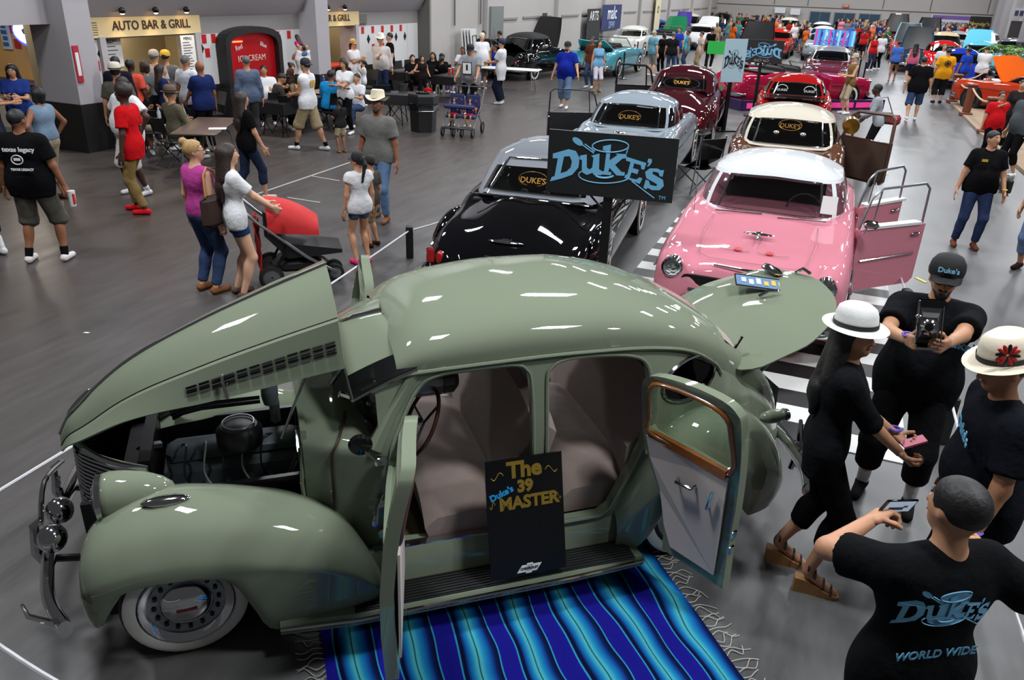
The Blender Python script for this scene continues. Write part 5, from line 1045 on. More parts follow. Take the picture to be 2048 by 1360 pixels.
def person(label, x, y, hd, h=1.72, g=1.0, sk='tan', hair='k', hs='short', shirt=(30, 30, 32), sl='short', pants=(40, 44, 60), pl='long', shoes=(230, 230, 230), hands=None, feet=None, lean=0, side=0, yaw=0, nod=0, sit=False, hat=None, res=.022, fem=False, z0=0, name='person', group=None, hem=None, elb=(None, None), curl=('relax', 'relax'), palm=(None, None), loose=1.0, socks=None, face=True, cat='person', ploose=1.0, tw=0, knee=None, glasses=False, untag=False, skirt=None, beard=None, parent=None, heel=0):
    r = link(name, None, parent, (x, y, z0), (0, 0, math.radians(hd)))
    if not untag: tag(r, label, cat, group)
    S_ = h / 1.75; r.scale = (S_, S_, S_)
    hz = (.50 if sit else .93) + heel * .85 + (min(f[2] for f in feet) if feet and not sit else 0); res = res / S_
    hip = np.array((0, 0, hz)); ca, sa = math.cos(lean), math.sin(lean); cs, ss = math.cos(side), math.sin(side); ct, stw = math.cos(tw), math.sin(tw)
    def U(p):                            # upper body transform: lean forward, tilt sideways
        x_, y_, z_ = p[0], p[1], p[2] - .93; x_, y_ = x_ * ct - y_ * stw, x_ * stw + y_ * ct; y_, z_ = y_ * ca + z_ * sa, -y_ * sa + z_ * ca; x_, z_ = x_ * cs + z_ * ss, -x_ * ss + z_ * cs; return np.array((x_, y_, z_ + hz))
    gs = .5 + .5 * g; shw = (.165 if fem else .18) * (.6 + .4 * g)
    fd = nrm(U((0, 1, .93)) - U((0, 0, .93)))
    def torso(e, bottom=None):
        P = []; o = dict(flat=.78, fd=fd); cut = None if bottom is None else [(U((0, 0, bottom)), nrm(U((0, 0, 0)) - U((0, 0, 1))))]
        P.append(cone(U((-.075 * gs, 0, 1.33)), U((.075 * gs, 0, 1.33)), .118 * gs + e, .118 * gs + e, .1, cut=cut, **o)); P.append(cone(U((-shw + .03, -.012, 1.415)), U((shw - .03, -.012, 1.415)), .06 + e, .06 + e, .08, cut=cut, **o))
        P.append(cone(U((0, 0, 1.30)), U((0, .0, 1.08)), .115 * gs + e, (.098 if fem else .112) * g + e, .1, cut=cut, **o)); P.append(cone(U((-.05 * g, 0, 1.06)), U((.05 * g, 0, 1.06)), (.088 if fem else .10) * g + e, (.088 if fem else .10) * g + e, .1, cut=cut, **o)); P.append(cone(U((-.08 * gs, -.01, .95)), U((.08 * gs, -.01, .95)), (.112 if fem else .106) * (.45 + .55 * g) + e, (.112 if fem else .106) * (.45 + .55 * g) + e, .1, cut=cut, **o))
        if bottom is not None and bottom < .9: P.append(cone(U((-.09 * gs, 0, .95)), U((-.09 * gs, 0, bottom - .1)), .10 * (.5 + .5 * g) + e, .105 * (.5 + .5 * g) + e, .1, cut=cut, **o)); P.append(cone(U((.09 * gs, 0, .95)), U((.09 * gs, 0, bottom - .1)), .10 * (.5 + .5 * g) + e, .105 * (.5 + .5 * g) + e, .1, cut=cut, **o))
        if g > 1.12: P.append(ellip(U((0, .05 + .12 * (g - 1.1), 1.09)), np.array((.16, .13, .17)) * (.4 + .6 * g) + e, .08, cut=cut))
        if fem: P += [cone(U((sx * .062, .075, 1.29)), U((sx * .066, .095, 1.27)), .062 + e, .055 + e, .05, cut=cut) for sx in (-1, 1)]
        return P
    # arms
    SH = [U((-shw, -.01, 1.415)), U((shw, -.01, 1.415))]; EL, WR = [], []; hands = hands or (None, None)
    for i, sx in enumerate((-1, 1)):
        t = hands[i]; t = U((sx * (shw + .10 + .08 * (g - 1)), .03, .86)) if t is None else np.array(t if not sit else t, float)
        hint = elb[i] if elb[i] is not None else (sx * .35, -1, -.3); e, w_ = ik(SH[i], t, .285, .255, hint); EL.append(e); WR.append(w_)
    # legs
    HP = [np.array((sx * .085 * gs, 0, hz - .02)) for sx in (-1, 1)]; feet = feet or ((-.11, 0, 0), (.11, .02, 0)); KN, AN, FT = [], [], []
    for i, sx in enumerate((-1, 1)):
        ft = np.array(feet[i] if not sit or feet != ((-.11, 0, 0), (.11, .02, 0)) else (sx * .14, .42, 0), float); a = ft + (0, -.04, .085 + heel); kn, a = ik(HP[i], a, .435, .43, (sx * .12, 1, .25 if not sit else 1.2)); KN.append(kn); AN.append(a); FT.append(ft)
    # head
    nk = U((0, 0, 1.53)); cy, sy = math.cos(yaw + tw), math.sin(yaw + tw); hr = Matrix.Rotation(yaw + tw, 3, 'Z') @ Matrix.Rotation(-nod - lean * .5, 3, 'X') @ Matrix.Rotation(side * .5, 3, 'Y'); HR_ = np.array(hr)
    def Hd(p): return nk + HR_ @ (np.array(p, float) - (0, 0, 1.53))
    B0 = torso(-.006)
    B0.append(cone(U((0, -.015, 1.42)), Hd((0, .0, 1.57)), .062, .052, .05)); hp = []
    hp += [ellip(Hd((0, -.005, 1.655)), (.076, .098, .096), .03, HR_), cone(Hd((0, .035, 1.615)), Hd((0, .062, 1.572)), .058, .036, .035)]
    if res < .03: hp += [cone(Hd((0, .094, 1.655)), Hd((0, .110, 1.622)), .009, .015, .012)] + [ellip(Hd((sx * .077, -.005, 1.635)), (.012, .02, .03), .006, HR_) for sx in (-1, 1)]
    B0 += hp
    for i in (0, 1):
        B0 += [cone(SH[i], EL[i], .052 * (.7 + .3 * g), .041 * (.7 + .3 * g), .03), cone(EL[i], WR[i], .041 * (.7 + .3 * g), .028, .02)]
        if res >= .03: dd = nrm(WR[i] - EL[i]); B0.append(cone(WR[i], WR[i] + dd * .13, .03, .025, .01))
        B0 += [cone(HP[i], KN[i], .09 * gs, .056, .04), cone(KN[i], AN[i], .055, .036, .03), ellip(KN[i] * .65 + AN[i] * .35 + np.array((0, -.02, 0)), (.048, .05, .11), .04)]
        if shoes is None or pl == 'short' : B0.append(cone(AN[i] - (0, .0, .03), FT[i] + (0, .13, .03), .034, .026, .03))
    V, F = sdf_mesh(B0, res)
    if res < .03:
        for i, sx in enumerate((-1, 1)):
            hv, hf = hand_mesh(curl[i], .0065 if res < .0152 else .0095); d = nrm(WR[i] - EL[i]); pn = np.array(palm[i] if palm[i] is not None else (-sx, .25, 0), float); pn = nrm(pn - d * (pn @ d)); xx = np.cross(pn, -d); Mx = np.stack([xx * (1 if True else 1), pn, -d], 1)
            hv2 = hv.copy(); flip = (np.array((0, 1, 0)) @ xx) < 0 if abs(d[2]) > .6 else (xx[2] < 0)
            if flip: hv2[:, 0] *= -1
            V2 = WR[i] + hv2 @ Mx.T; f2 = hf[:, ::-1] if flip else hf; F = np.concatenate([F, f2 + len(V)]); V = np.concatenate([V, V2])
    link('body', npmesh('body', V, F, skin(SK[sk])), r)
    sc_ = lambda c: c if isinstance(c, bpy.types.Material) else cloth(c)
    # shirt
    hm = hem if hem is not None else .86
    if shirt is not None:
        e = .012 * loose; P = torso(e, hm if not sit else max(hm, .92)); 
        fr = dict(short=.72, long=1.9, elbow=1.1, cap=.3, none=0)[sl]
        for i in (0, 1):
            if fr == 0: continue
            d1 = nrm(EL[i] - SH[i]); rr = .056 * (.7 + .3 * g)
            if fr <= 1: c = SH[i] + (EL[i] - SH[i]) * fr; P.append(cone(SH[i], SH[i] + (EL[i] - SH[i]) * min(1, fr + .2), rr + e, rr + e * 1.3 + .004, .04, cut=[(c, d1)]))
            else:
                c = EL[i] + (WR[i] - EL[i]) * (fr - 1); d2 = nrm(WR[i] - EL[i]); P += [cone(SH[i], EL[i], rr + e, .046 * (.7 + .3 * g) + e, .04), cone(EL[i], WR[i], .046 * (.7 + .3 * g) + e, .034 + e, .02, cut=[(c, d2)])]
        V, F = sdf_mesh(P, res); link('shirt' if not fem else 'top', npmesh('shirt', V, F, sc_(shirt)), r)
    if skirt is not None:
        B().lathe([(.125, 0), (.15, -.1), (skirt[1], skirt[2])], 18, (0, 0, 1.02 - .93 + hz), cap=True).obj('skirt', sc_(skirt[0]), r)
    elif pants is not None:
        e = .010; gq = .45 + .55 * g; P = [cone((-.08 * gs, -.01, hz + .03), (.08 * gs, -.01, hz + .03), .106 * gq + e, .106 * gq + e, .08, .80), cone(U((0, 0, .95)), U((0, 0, 1.03)), .095 * gq + e, .095 * gq + e, .08, .8, fd, cut=[(U((0, 0, 1.04)), nrm(U((0, 0, 1)) - U((0, 0, 0))))])]
        fr = dict(hot=.35, shorts=.85, knee=1.12, capri=1.55, long=1.93)[pl]
        for i in (0, 1):
            w_ = .02 * (ploose - 1) * 2.2
            if fr <= 1: c = HP[i] + (KN[i] - HP[i]) * fr; P.append(cone(HP[i], HP[i] + (KN[i] - HP[i]) * min(1.1, fr + .2), .093 * gs + e, .075 + e + w_, .04, cut=[(c, nrm(KN[i] - HP[i]))]))
            else: c = KN[i] + (AN[i] - KN[i]) * (fr - 1); d2 = nrm(AN[i] - KN[i]); P += [cone(HP[i], KN[i], .093 * gs + e, .062 + e + w_, .04), cone(KN[i], AN[i], .06 + e + w_, .046 + e + w_, .03, cut=[(c, d2)]), ellip(KN[i] * .65 + AN[i] * .35 + np.array((0, -.02, 0)), np.array((.048, .05, .11)) + e, .04, cut=[(c, d2)])]
        V, F = sdf_mesh(P, res); link('trousers', npmesh('trousers', V, F, sc_(pants)), r)
    for i, sx in enumerate((-1, 1)):
        if socks: link('sock', npmesh('sock', *sdf_mesh([cone(AN[i] + (KN[i] - AN[i]) * .5 * socks[1], AN[i], .048, .042, .02, cut=[(AN[i] + (KN[i] - AN[i]) * .45 * socks[1], nrm(KN[i] - AN[i]))])], max(res, .016)), cloth(socks[0])), r)
        if shoes is not None:
            f = FT[i]; dz = AN[i][2] - .085; P = [cone((f[0] - sx * .0, f[1] - .075, f[2] + .045), (f[0] + sx * .015, f[1] + .12, f[2] + .032), .042, .036, .03, cut=[((0, 0, f[2]), (0, 0, -1))]), cone((f[0], f[1] - .06, f[2] + .05), AN[i] + (0, 0, -.01), .04, .04, .02, cut=[((0, 0, AN[i][2] + .0), (0, 0, 1)), ((0, 0, f[2]), (0, 0, -1))])]
            link('shoe', npmesh('shoe', *sdf_mesh(P, max(res * .8, .012)), sc_(shoes)), r)
    # hair
    hm_ = mat('hair_' + hair, HAIR[hair], .55, noise=.5, nscale=45, bump=.25)
    if hs != 'bald':
        big = 1.0 if hs in ('fade', 'short') else 1.06; cn = nrm(HR_ @ np.array((0, .86, -.5))); P = [ellip(Hd((0, -.012, 1.672)), np.array((.083, .105, .094)) * big, .02, HR_, cut=[(Hd((0, .045, 1.665)), cn)])]
        if hs == 'long': P += [cone(Hd((sx * .06, -.03, 1.66)), U((sx * .09, -.075, 1.40)), .045, .055, .05) for sx in (-1, 1)] + [cone(Hd((0, -.07, 1.66)), U((0, -.12, 1.26)), .06, .06, .06), cone(U((-.05, -.12, 1.3)), U((-.03, -.125, 1.16)), .045, .02, .05), cone(U((.05, -.12, 1.3)), U((.03, -.125, 1.14)), .045, .02, .05)]
        if hs == 'bob': P += [cone(Hd((sx * .065, -.02, 1.66)), Hd((sx * .075, -.01, 1.56)), .045, .04, .04) for sx in (-1, 1)] + [cone(Hd((0, -.07, 1.65)), Hd((0, -.07, 1.55)), .05, .045, .05)]
        if hs == 'pony': P += [cone(Hd((0, -.10, 1.70)), Hd((0, -.13, 1.60)), .032, .035, .02), cone(Hd((0, -.13, 1.60)), U((0, -.13, 1.34)), .035, .018, .03)]
        if hs == 'bun': P.append(ellip(Hd((0, -.10, 1.75)), (.045, .045, .045), .015))
        if hs == 'afro': P = [ellip(Hd((0, -.015, 1.69)), (.11, .12, .11), .02, HR_, cut=[(Hd((0, .05, 1.665)), cn)])]
        link('hair', npmesh('hair', *sdf_mesh(P, max(res * .8, .011)), hm_), r)
    hmM = Matrix.Translation(nk) @ hr.to_4x4() @ Matrix.Translation((0, 0, -1.53))
    def hpart(b, n, m, **k): o = b.obj(n, m, r, **k); o.matrix_local = hmM; return o
    if face and res < .03:
        for sx in (-1, 1): hpart(B().ell((sx * .031, .0795, 1.662), (.013, .008, .007), 8, 5), 'eye', mat('eye_white', (214, 208, 202), .3)); hpart(B().ell((sx * .031, .0862, 1.662), (.006, .003, .006), 8, 5), 'iris', mat('iris', (28, 18, 14), .2)); hpart(B().tube([(sx * .05, .070, 1.684), (sx * .032, .081, 1.689), (sx * .015, .087, 1.684)], .0045, 5), 'eyebrow', hm_)
        hpart(B().ell((0, .096, 1.594), (.024, .008, .008), 10, 5), 'mouth', mat('lips_red' if fem else 'lips', (150, 40, 48) if fem else (140, 84, 74), .4))
    if beard: link('beard', npmesh('beard', *sdf_mesh([cone(Hd((0, .05, 1.59)), Hd((0, .072, 1.565)), .055, .038, .03, cut=[(Hd((0, .045, 1.6)), nrm(HR_ @ np.array((0, -1, .2)))), (Hd((0, .09, 1.585)), nrm(HR_ @ np.array((0, .5, 1))))]), cone(Hd((-.03, .1, 1.605)), Hd((.03, .1, 1.605)), .007, .007, .01)], max(res * .6, .01)), mat('hair_' + beard, HAIR[beard], .6)), r)
    if glasses:
        gb = B()
        for sx in (-1, 1): gb.tube([(sx * (.032 + .024 * math.cos(t)), .104, 1.66 + .017 * math.sin(t)) for t in np.linspace(0, 2 * PI, 13)[:-1]], .0025, 5, True); gb.tube([(sx * .056, .10, 1.662), (sx * .08, 0, 1.66)], .0025, 5)
        hpart(gb.tube([(-.01, .106, 1.662), (.01, .106, 1.662)], .0025, 5), 'glasses', BLACKM)
    if hat:
        k, c = hat[0], hat[1]; hmat = mat('hat_%d_%d_%d' % c, c, .8, noise=.04, nscale=50, bump=.1)
        if k in ('cap', 'capback'):
            s_ = 1 if k == 'cap' else -1
            o = hpart(B().lathe([(.098, 1.665 - 1.665), (.102, .03), (.096, .07), (.075, .105), (.04, .122), (.005, .127)], 20, (0, -.008, 1.672)), 'cap', hmat)
            pts = [[(.085 * math.cos(t) * 1.0, s_ * (.075 + q * .085 * math.sin(t)) - .0, 1.688 - .02 * q * (.4 + abs(math.cos(t)))) for q in np.linspace(0, 1, 4)] for t in np.linspace(.05, PI - .05, 12)]
            b = hpart(B().shell(pts, .004), 'brim', hmat)
            if len(hat) > 2: t_ = text(hat[2], .042, mat('hat_print', (120, 180, 205), .6), r, Matrix.Identity(4), .001, .001); t_.matrix_local = hmM @ frame((0, s_ * .095, 1.735), (-s_, 0, 0), (0, -.25 * s_, 1))
        else:
            cb = k == 'cowboy'; br_ = .165 if not cb else .19; band = hat[2] if len(hat) > 2 else (24, 22, 22); n = 40; rings = []
            for q, (rad, z) in enumerate([(br_, .0), (br_ * .93, -.004), (.105, .004), (.103, .03), (.100, .07), (.090, .105), (.07, .122), (.04, .112), (.003, .108)]):
                rg = []
                for i in range(n):
                    t = 2 * PI * i / n; cx_, sy_ = math.cos(t), math.sin(t); zz = z; rx_, ry_ = rad, rad * (1.16 if q > 1 else 1.1)
                    if cb and q < 2: zz += .075 * cx_ * cx_ ; rx_ *= .86
                    if q in (4, 5, 6) and sy_ > 0: rx_ *= 1 - .25 * sy_ * (q - 3) / 3
                    if cb and q >= 5: zz += .035 - .02 * abs(cx_) * 0
                    if q < 2 and not cb: zz -= .014 * sy_
                    rg.append((rx_ * cx_, -.008 + ry_ * sy_, 1.70 + zz))
                rings.append(rg)
            hpart(B().loft(rings, True, True), 'hat', hmat)
            if band: hpart(B().loft([[(1.03 * rad * math.cos(2 * PI * i / n), -.008 + 1.03 * rad * 1.16 * math.sin(2 * PI * i / n), 1.70 + z) for i in range(n)] for rad, z in ((.105, .006), (.104, .032))], True, False), 'hat_band', mat('hat_ribbon_%d_%d_%d' % band, band, .6))
    r['_wr'] = [float(v) for v in np.concatenate([WR[0], WR[1]])]
    return r
def wpart(r, i): w = r['_wr']; return Vector(w[3 * i:3 * i + 3])
def wristband(r, i, col, el=None):
    w = wpart(r, i); B().tube([(w.x + .032 * math.cos(t), w.y + .032 * math.sin(t), w.z + .03) for t in np.linspace(0, 2 * PI, 13)[:-1]], .008, 5, True).obj('wristband', mat('band_%d_%d_%d' % col, col, .5), r)
# ------------------------------------------------------------------ the four club members in front
BLKT = (20, 21, 24)
p_ = at(1588, 1155); WOMAN = person('woman in white fedora, black shirt and wedge sandals beside the green sedan', p_[0], p_[1], -108, 1.66, .98, 'md', 'k', 'long', BLKT, 'elbow', (14, 14, 16), 'capri', None, ((-.08, .36, 1.12), (.10, .38, 1.10)), ((-.13, -.08, 0), (.10, .10, 0)), .05, 0, -.6, -.08, hat=('fedora', (226, 226, 222)), res=.012, fem=True, hem=.78, loose=1.5, curl=('grip', 'grip'), palm=((0, 0, 1), (0, 0, 1)), heel=.09)
CORK = mat('cork', (170, 124, 78), .8, noise=.2, nscale=60); STRAP = mat('dark_strap', (30, 20, 20), .5)
for x_, y_ in ((-.13, -.08), (.10, .10)):
    s_ = link('sandal', None, WOMAN, (x_, y_, 0)); B().loft([[(sx * w_, yy, z) for sx, z in ((-1, 0), (1, 0), (1, zz), (-1, zz))] for yy, w_, zz in ((-.11, .034, .105), (-.03, .032, .095), (.06, .038, .05), (.14, .036, .025), (.165, .022, .02))]).obj('wedge_sole', CORK, s_)
    for yy, zz, rr in ((.11, .04, .042), (.06, .075, .044), (-.0, .14, .04), (-.045, .19, .042)): B().tube([(rr * math.cos(t), yy, zz + rr * .9 * math.sin(t)) for t in np.linspace(-.2, PI + .2, 10)], .007, 5).obj('strap', STRAP, s_)
B().box((-.02, .46, 1.12), (.07, .13, .012), .3, .4).obj('pink_phone', mat('pink_case', (206, 90, 120), .4), WOMAN, False); wristband(WOMAN, 0, (96, 70, 190))
B().tube([(.075 * math.cos(t), .05 + .07 * math.sin(t), 1.455 - .06 * math.sin(t)) for t in np.linspace(-.3, PI + .3, 14)], .003, 4).obj('necklace', STEEL, WOMAN); B().ell((0, .135, 1.37), (.025, .008, .015)).obj('pendant', STEEL, WOMAN)
LG_ = mat('shirt_print', (96, 160, 196), .7)
p_ = at(1766, 1000); CAPM = person('heavy bearded man in black cap and glasses holding up an old folding camera', p_[0], p_[1], 150, 1.80, 1.26, 'md', 'k', 'short', BLKT, 'short', (18, 18, 20), 'capri', (26, 26, 28), ((-.10, .54, 1.42), (.10, .50, 1.38)), ((-.15, .05, 0), (.16, -.02, 0)), .04, 0, .1, .12, hat=('cap', (17, 18, 20), "Duke's"), res=.014, hem=.80, loose=1.6, curl=('grip', 'grip'), palm=((1, 0, .2), (-1, 0, .3)), socks=((214, 214, 212), 1.3), ploose=1.5, glasses=True, beard='k', elb=((-.8, -.3, -.6), (.8, -.3, -.6)))
text("Duke's", .08, LG_, CAPM, frame((-.17, .28, 1.33), (-1, .25, 0), (0, .2, 1)), .002, .002); wristband(CAPM, 1, (120, 90, 200))
vc = thing('folding_camera', 'old black folding camera held up in front of the bearded man', 'camera', (0, 0, 0)); vc.parent = None
wv = CAPM.matrix_world; bpy.context.view_layer.update(); M_ = CAPM.matrix_world @ Matrix.Translation((-.0, .60, 1.48)) ; vc.matrix_world = M_ @ Matrix.Rotation(.25, 4, 'X') @ Matrix.Rotation(.15, 4, 'Y')
B().rbox((0, -.03, .06), (.14, .03, .26), .012).obj('camera_back', BLKGLOSS, vc); B().loft([[(sx * w_, y__, .05 + sz * h__) for sx, sz in ((-1, -1), (1, -1), (1, 1), (-1, 1))] for y__, w_, h__ in ((-.015, .055, .09), (.02, .045, .07), (.06, .04, .06), (.09, .035, .045))]).obj('bellows', BLACKP, vc); B().box((0, .045, -.075), (.11, .14, .012)).obj('bed', CHROME, vc, False); B().lathe([(.045, 0), (.045, .015), (.028, .025), (.024, .03)], 18, (0, .09, .045), 'y').obj('lens_board', CHROME, vc); B().lathe([(.022, .03), (.004, .034)], 14, (0, .09, .045), 'y').obj('lens', BLKGLOSS, vc); B().lathe([(.014, 0), (.02, .01), (.004, .02)], 10, (.055, .08, .09)).obj('finder', CHROME, vc)
for s in (-1, 1): B().tube([(s * .06, -.02, .15), (s * .062, .08, -.05)], .004, 5).obj('strut', CHROME, vc)
p_ = at(2052, 748, 1.66); HATM = person('man in cream fedora with red feather and dark shirt at the right edge', p_[0], p_[1], 82, 1.80, 1.15, 'tan', 'k', 'fade', (19, 21, 27), 'short', (17, 18, 24), 'long', (24, 24, 26), ((-.30, .16, .80), None), ((-.12, .12, 0), (.12, -.1, 0)), .12, 0, .1, .2, hat=('fedora', (224, 214, 190)), res=.014, hem=.82, loose=1.4, ploose=1.6, curl=('grip', 'relax'))
bpy.context.view_layer.update()
fe = link('feather', None, HATM); fe.matrix_local = Matrix.Translation((-.115, .16, 1.745))
for k in range(12): a = k * .52; B().ell((0, .03 * math.cos(a), .03 * math.sin(a)), (.008, .028, .010), 6, 4, Matrix.Rotation(a, 3, 'X')).obj('plume', mat('red_feather', (186, 40, 34), .8) if k % 3 else BLACKP, fe)
wristband(HATM, 0, (110, 100, 200)); text("Duke's", .09, LG_, HATM, frame((-.06, .22, 1.32), (-1, .2, 0), (0, .1, 1)), .002, .002)
p_ = at(1912, 1050, 1.62); LN = .06; PHM = person('dark haired man photographing with a phone, seen from behind in black club shirt', p_[0], p_[1], 12, 1.76, 1.12, 'md', 'k', 'fade', (17, 18, 20), 'short', (150, 138, 112), 'long', (40, 40, 42), ((-.02, .36, 1.36), (.32, .14, 1.34)), None, LN, .05, .15, .05, res=.013, hem=.84, loose=1.5, curl=('grip', 'grip'), palm=((1, .3, 0), (-1, .2, 0)), elb=((-1, -.2, -.2), (1, -.1, -.7)), ploose=1.3)
wristband(PHM, 0, (110, 80, 200))
bpy.context.view_layer.update()
ph = thing('smartphone', 'black smartphone with lit screen held up by the man seen from behind', 'phone'); ph.matrix_world = PHM.matrix_world @ Matrix.Translation((.11, .385, 1.40)) @ Matrix.Rotation(.35, 4, 'X') @ Matrix.Rotation(.12, 4, 'Y')
B().rbox((0, 0, 0), (.15, .010, .075), .004).obj('case', BLKGLOSS, ph); B().box((0, -.0058, 0), (.128, .001, .066)).obj('screen', mat('lit_screen', (150, 168, 190), .3, emit=.8), ph, False); B().box((-.01, -.0066, -.012), (.07, .001, .018)).obj('screen_image', mat('screen_dark', (54, 58, 74), .4), ph, False); B().box((.03, -.0066, .0), (.02, .001, .012)).obj('screen_image', mat('screen_red', (150, 50, 60), .4), ph, False)
bw = lambda x, y, z: (x, y, z - 1.1 * x * x - .3 * (y - .0) ** 2)
F_ = Matrix.Translation((0, 0, .93)) @ Matrix.Rotation(.05, 4, 'Y') @ Matrix.Rotation(-LN, 4, 'X') @ Matrix.Translation((0, 0, -.93)) @ frame((-.06, -.158, 1.345), (1, 0, 0), (0, -.04, 1))
logo(PHM, F_, .42, (104, 168, 204), False, .003, bw, True, True)
for s, zz in ((-1, -.1), (1, -.125)):
    g_ = [(-.085, -.02), (-.08, .0), (-.05, .008), (-.03, .03), (.02, .032), (.05, .01), (.085, .0), (.09, -.02), (.05, -.03), (-.04, -.03)]
    B().add([bw(x + s * .105, y + zz - .01, .002) for x, y in g_], [tuple(range(10))]).obj('car_print', LG_, PHM, False); PHM.children[-1].matrix_local = F_
t_ = text('WORLD WIDE', .05, LG_, PHM, F_ @ Matrix.Translation((0, -.19, -.004)), .001, .001)
# ------------------------------------------------------------------ tables, chairs and small furniture of the food court
def clampq(q, pad=0):                   # keep things in front of the left wall and the food bay
    a, b_ = wh(q[0], q[1])
    if b_ > 11.6:
        lim = -12.55 if b_ > 23.0 else -12.8 if 17.5 < b_ < 19.4 else (-13.0 if 14.4 < b_ < 17.6 or b_ < 12.3 else -13.35)
        if a < lim + pad: t = (lim + pad) / a; q = (q[0] * t, q[1] * t, *q[2:])
    return q
CLOTHB = mat('black_table_cover', (24, 24, 26), .35, noise=.1)
def table(label, u, v, rz, w=1.8, d=.76, topm=None, z=.74):
    q = clampq(at(u, v, z), .4); t = thing('folding_table', label, 'table', (q[0], q[1], 0), rz)
    B().rbox((0, 0, z - .02), (w, d, .04), .012).obj('tabletop', topm or CLOTHB, t)
    P = [(sx * w / 2, sy * d / 2) for sx, sy in ((-1, -1), (1, -1), (1, 1), (-1, 1))]
    if topm is None: B().loft([[(x * 1.005, y * 1.01, z - .005) for x, y in P], [(x * 1.012, y * 1.04, z - .13) for x, y in P], [(x * 1.02, y * 1.06, z - .24) for x, y in P]], True, False).obj('table_skirt', CLOTHB, t, False)
    for s in (-1, 1):
        for y in (-1, 1): B().tube([(s * (w / 2 - .25), y * d * .3, z - .04), (s * (w / 2 - .18), y * d * .42, 0)], .014, 6).obj('leg', STEEL if topm else BLACKM, t)
        B().tube([(s * (w / 2 - .2), -d * .4, .12), (s * (w / 2 - .2), d * .4, .12)], .012, 6).obj('leg_brace', BLACKM, t)
    return t
def chair(label, x, y, rz, proto=[None], group='black folding chairs at the food tables'):
    if proto[0] is None:
        c = thing('folding_chair', label, 'chair', (x, y, 0), rz, group); proto[0] = c
        B().rbox((0, .02, .44), (.42, .40, .03), .012).obj('seat', BLACKP, c); B().shell([[(-.20 + .1 * i, -.20 - .02 * (1 - (i - 2) ** 2 / 4) - .03 * j, .62 + .09 * j) for j in range(4)] for i in range(5)], .012).obj('backrest', BLACKP, c)
        for s in (-1, 1): B().tube([(s * .21, -.29, .9), (s * .21, -.19, .5), (s * .21, .22, 0)], .012, 6).obj('front_leg', BLACKM, c); B().tube([(s * .19, .16, .43), (s * .19, -.28, 0)], .012, 6).obj('rear_leg', BLACKM, c)
        return c
    c = copy_tree(proto[0], None, (x, y, 0), rz); c['label'] = label; return c
HA = -HALL
table('brown topped black table below the food stand with a paper on it', 412, 250, HA + PI / 2 + .5, 1.8, .76, mat('worn_brown_top', (92, 74, 64), .4, noise=.2))
table('black covered table between the seated men under the ice cream case', 590, 196, HA + PI / 2, 1.9, .8); table('brown paper covered table beside the man in bright blue', 655, 182, HA + PI / 2, 1.5, .8, mat('kraft_paper', (150, 122, 88), .8))
table('empty black covered table beside the trash bin', 755, 184, HA + .35, 1.7, .8); table('black covered table with red cups by the folded tables', 915, 148, HA + PI / 2, 1.8, .8); table('black covered table under the seated women by the wall', 815, 140, HA + PI / 2, 1.6, .8)
table('white folding table behind the man in the long white shirt', 1015, 136, HA + .15, 2.2, .7, mat('white_plastic_top', (206, 206, 204), .5))
for i, (u, v, rz, l) in enumerate(((790, 238, 1.2, 'black folding chair in front of the empty black table'), (765, 240, .2, 'black folding chair pushed under the empty table'), (735, 205, 2.6, 'black folding chair behind the empty black table'), (352, 330, -.6, 'black folding chair under the man in brown hat'), (318, 310, .5, 'black folding chair under the man in sunglasses'), (430, 268, 2.4, 'black folding chair beside the brown topped table'), (665, 262, .9, 'black folding chair under the man in bright blue'), (585, 270, .2, 'black folding chair behind the white tank top man'), (545, 262, .9, 'black folding chair under the man in dark grey'), (650, 155, 2.8, 'black padded chair by the drinks counter'), (850, 175, .6, 'black folding chair under the girl in black and red'), (885, 185, .3, 'black folding chair under the girl in purple'))): q = clampq(at(u, v)); chair(l, q[0], q[1], rz)
tb = thing('trash_bin', 'black hexagonal trash bin with clear liner on the open floor', 'bin', at(847, 262)); hx_ = lambda r, z, n=6: [(r * math.cos(PI / 3 * k + .3), r * math.sin(PI / 3 * k + .3), z) for k in range(n)]
B().loft([hx_(.30, 0), hx_(.33, .62)]).obj('bin_body', BLACKP, tb, False); B().loft([hx_(.36, .66), hx_(.36, .82), hx_(.34, .86)]).obj('bin_lid', BLACKP, tb, False); B().lathe([(.17, .86), (.17, .90), (.12, .905), (.11, .87)], 18).obj('lid_ring', BLKGLOSS, tb)
B().loft([[(p[0] * (1 + .04 * ((i + k) % 2)), p[1] * (1 + .04 * ((i * 2 + k) % 3)), p[2]) for i, p in enumerate(hx_(r_, z_, 6))] for k, (r_, z_) in enumerate(((.345, .67), (.37, .6), (.36, .52), (.375, .47)))], True, False).obj('liner', glass('plastic_film', (.75, .77, .8), .12), tb)
ft = thing('folded_tables', 'stack of folded white tables leaning on the left wall', 'tables', hw(-12.75, 26.7), -HALL)
for k in range(4):
    t_ = link('folded_table', None, ft, (-.10 + k * .085, -.25 + k * .06, 0), (0, math.radians(-6), .15)); B().rbox((0, 0, .92), (.04, .72, 1.8), .015).obj('table_panel', mat('white_plastic_top'), t_)
    B().tube([(.035, -.3, .2), (.035, -.22, 1.6), (.035, .22, 1.6), (.035, .3, .2)], .014, 6).obj('table_leg', BLACKM, t_); B().tube([(.04, -.25, .9), (.04, 0, 1.1), (.04, .25, .9)], .012, 6).obj('leg_brace', BLACKM, t_)
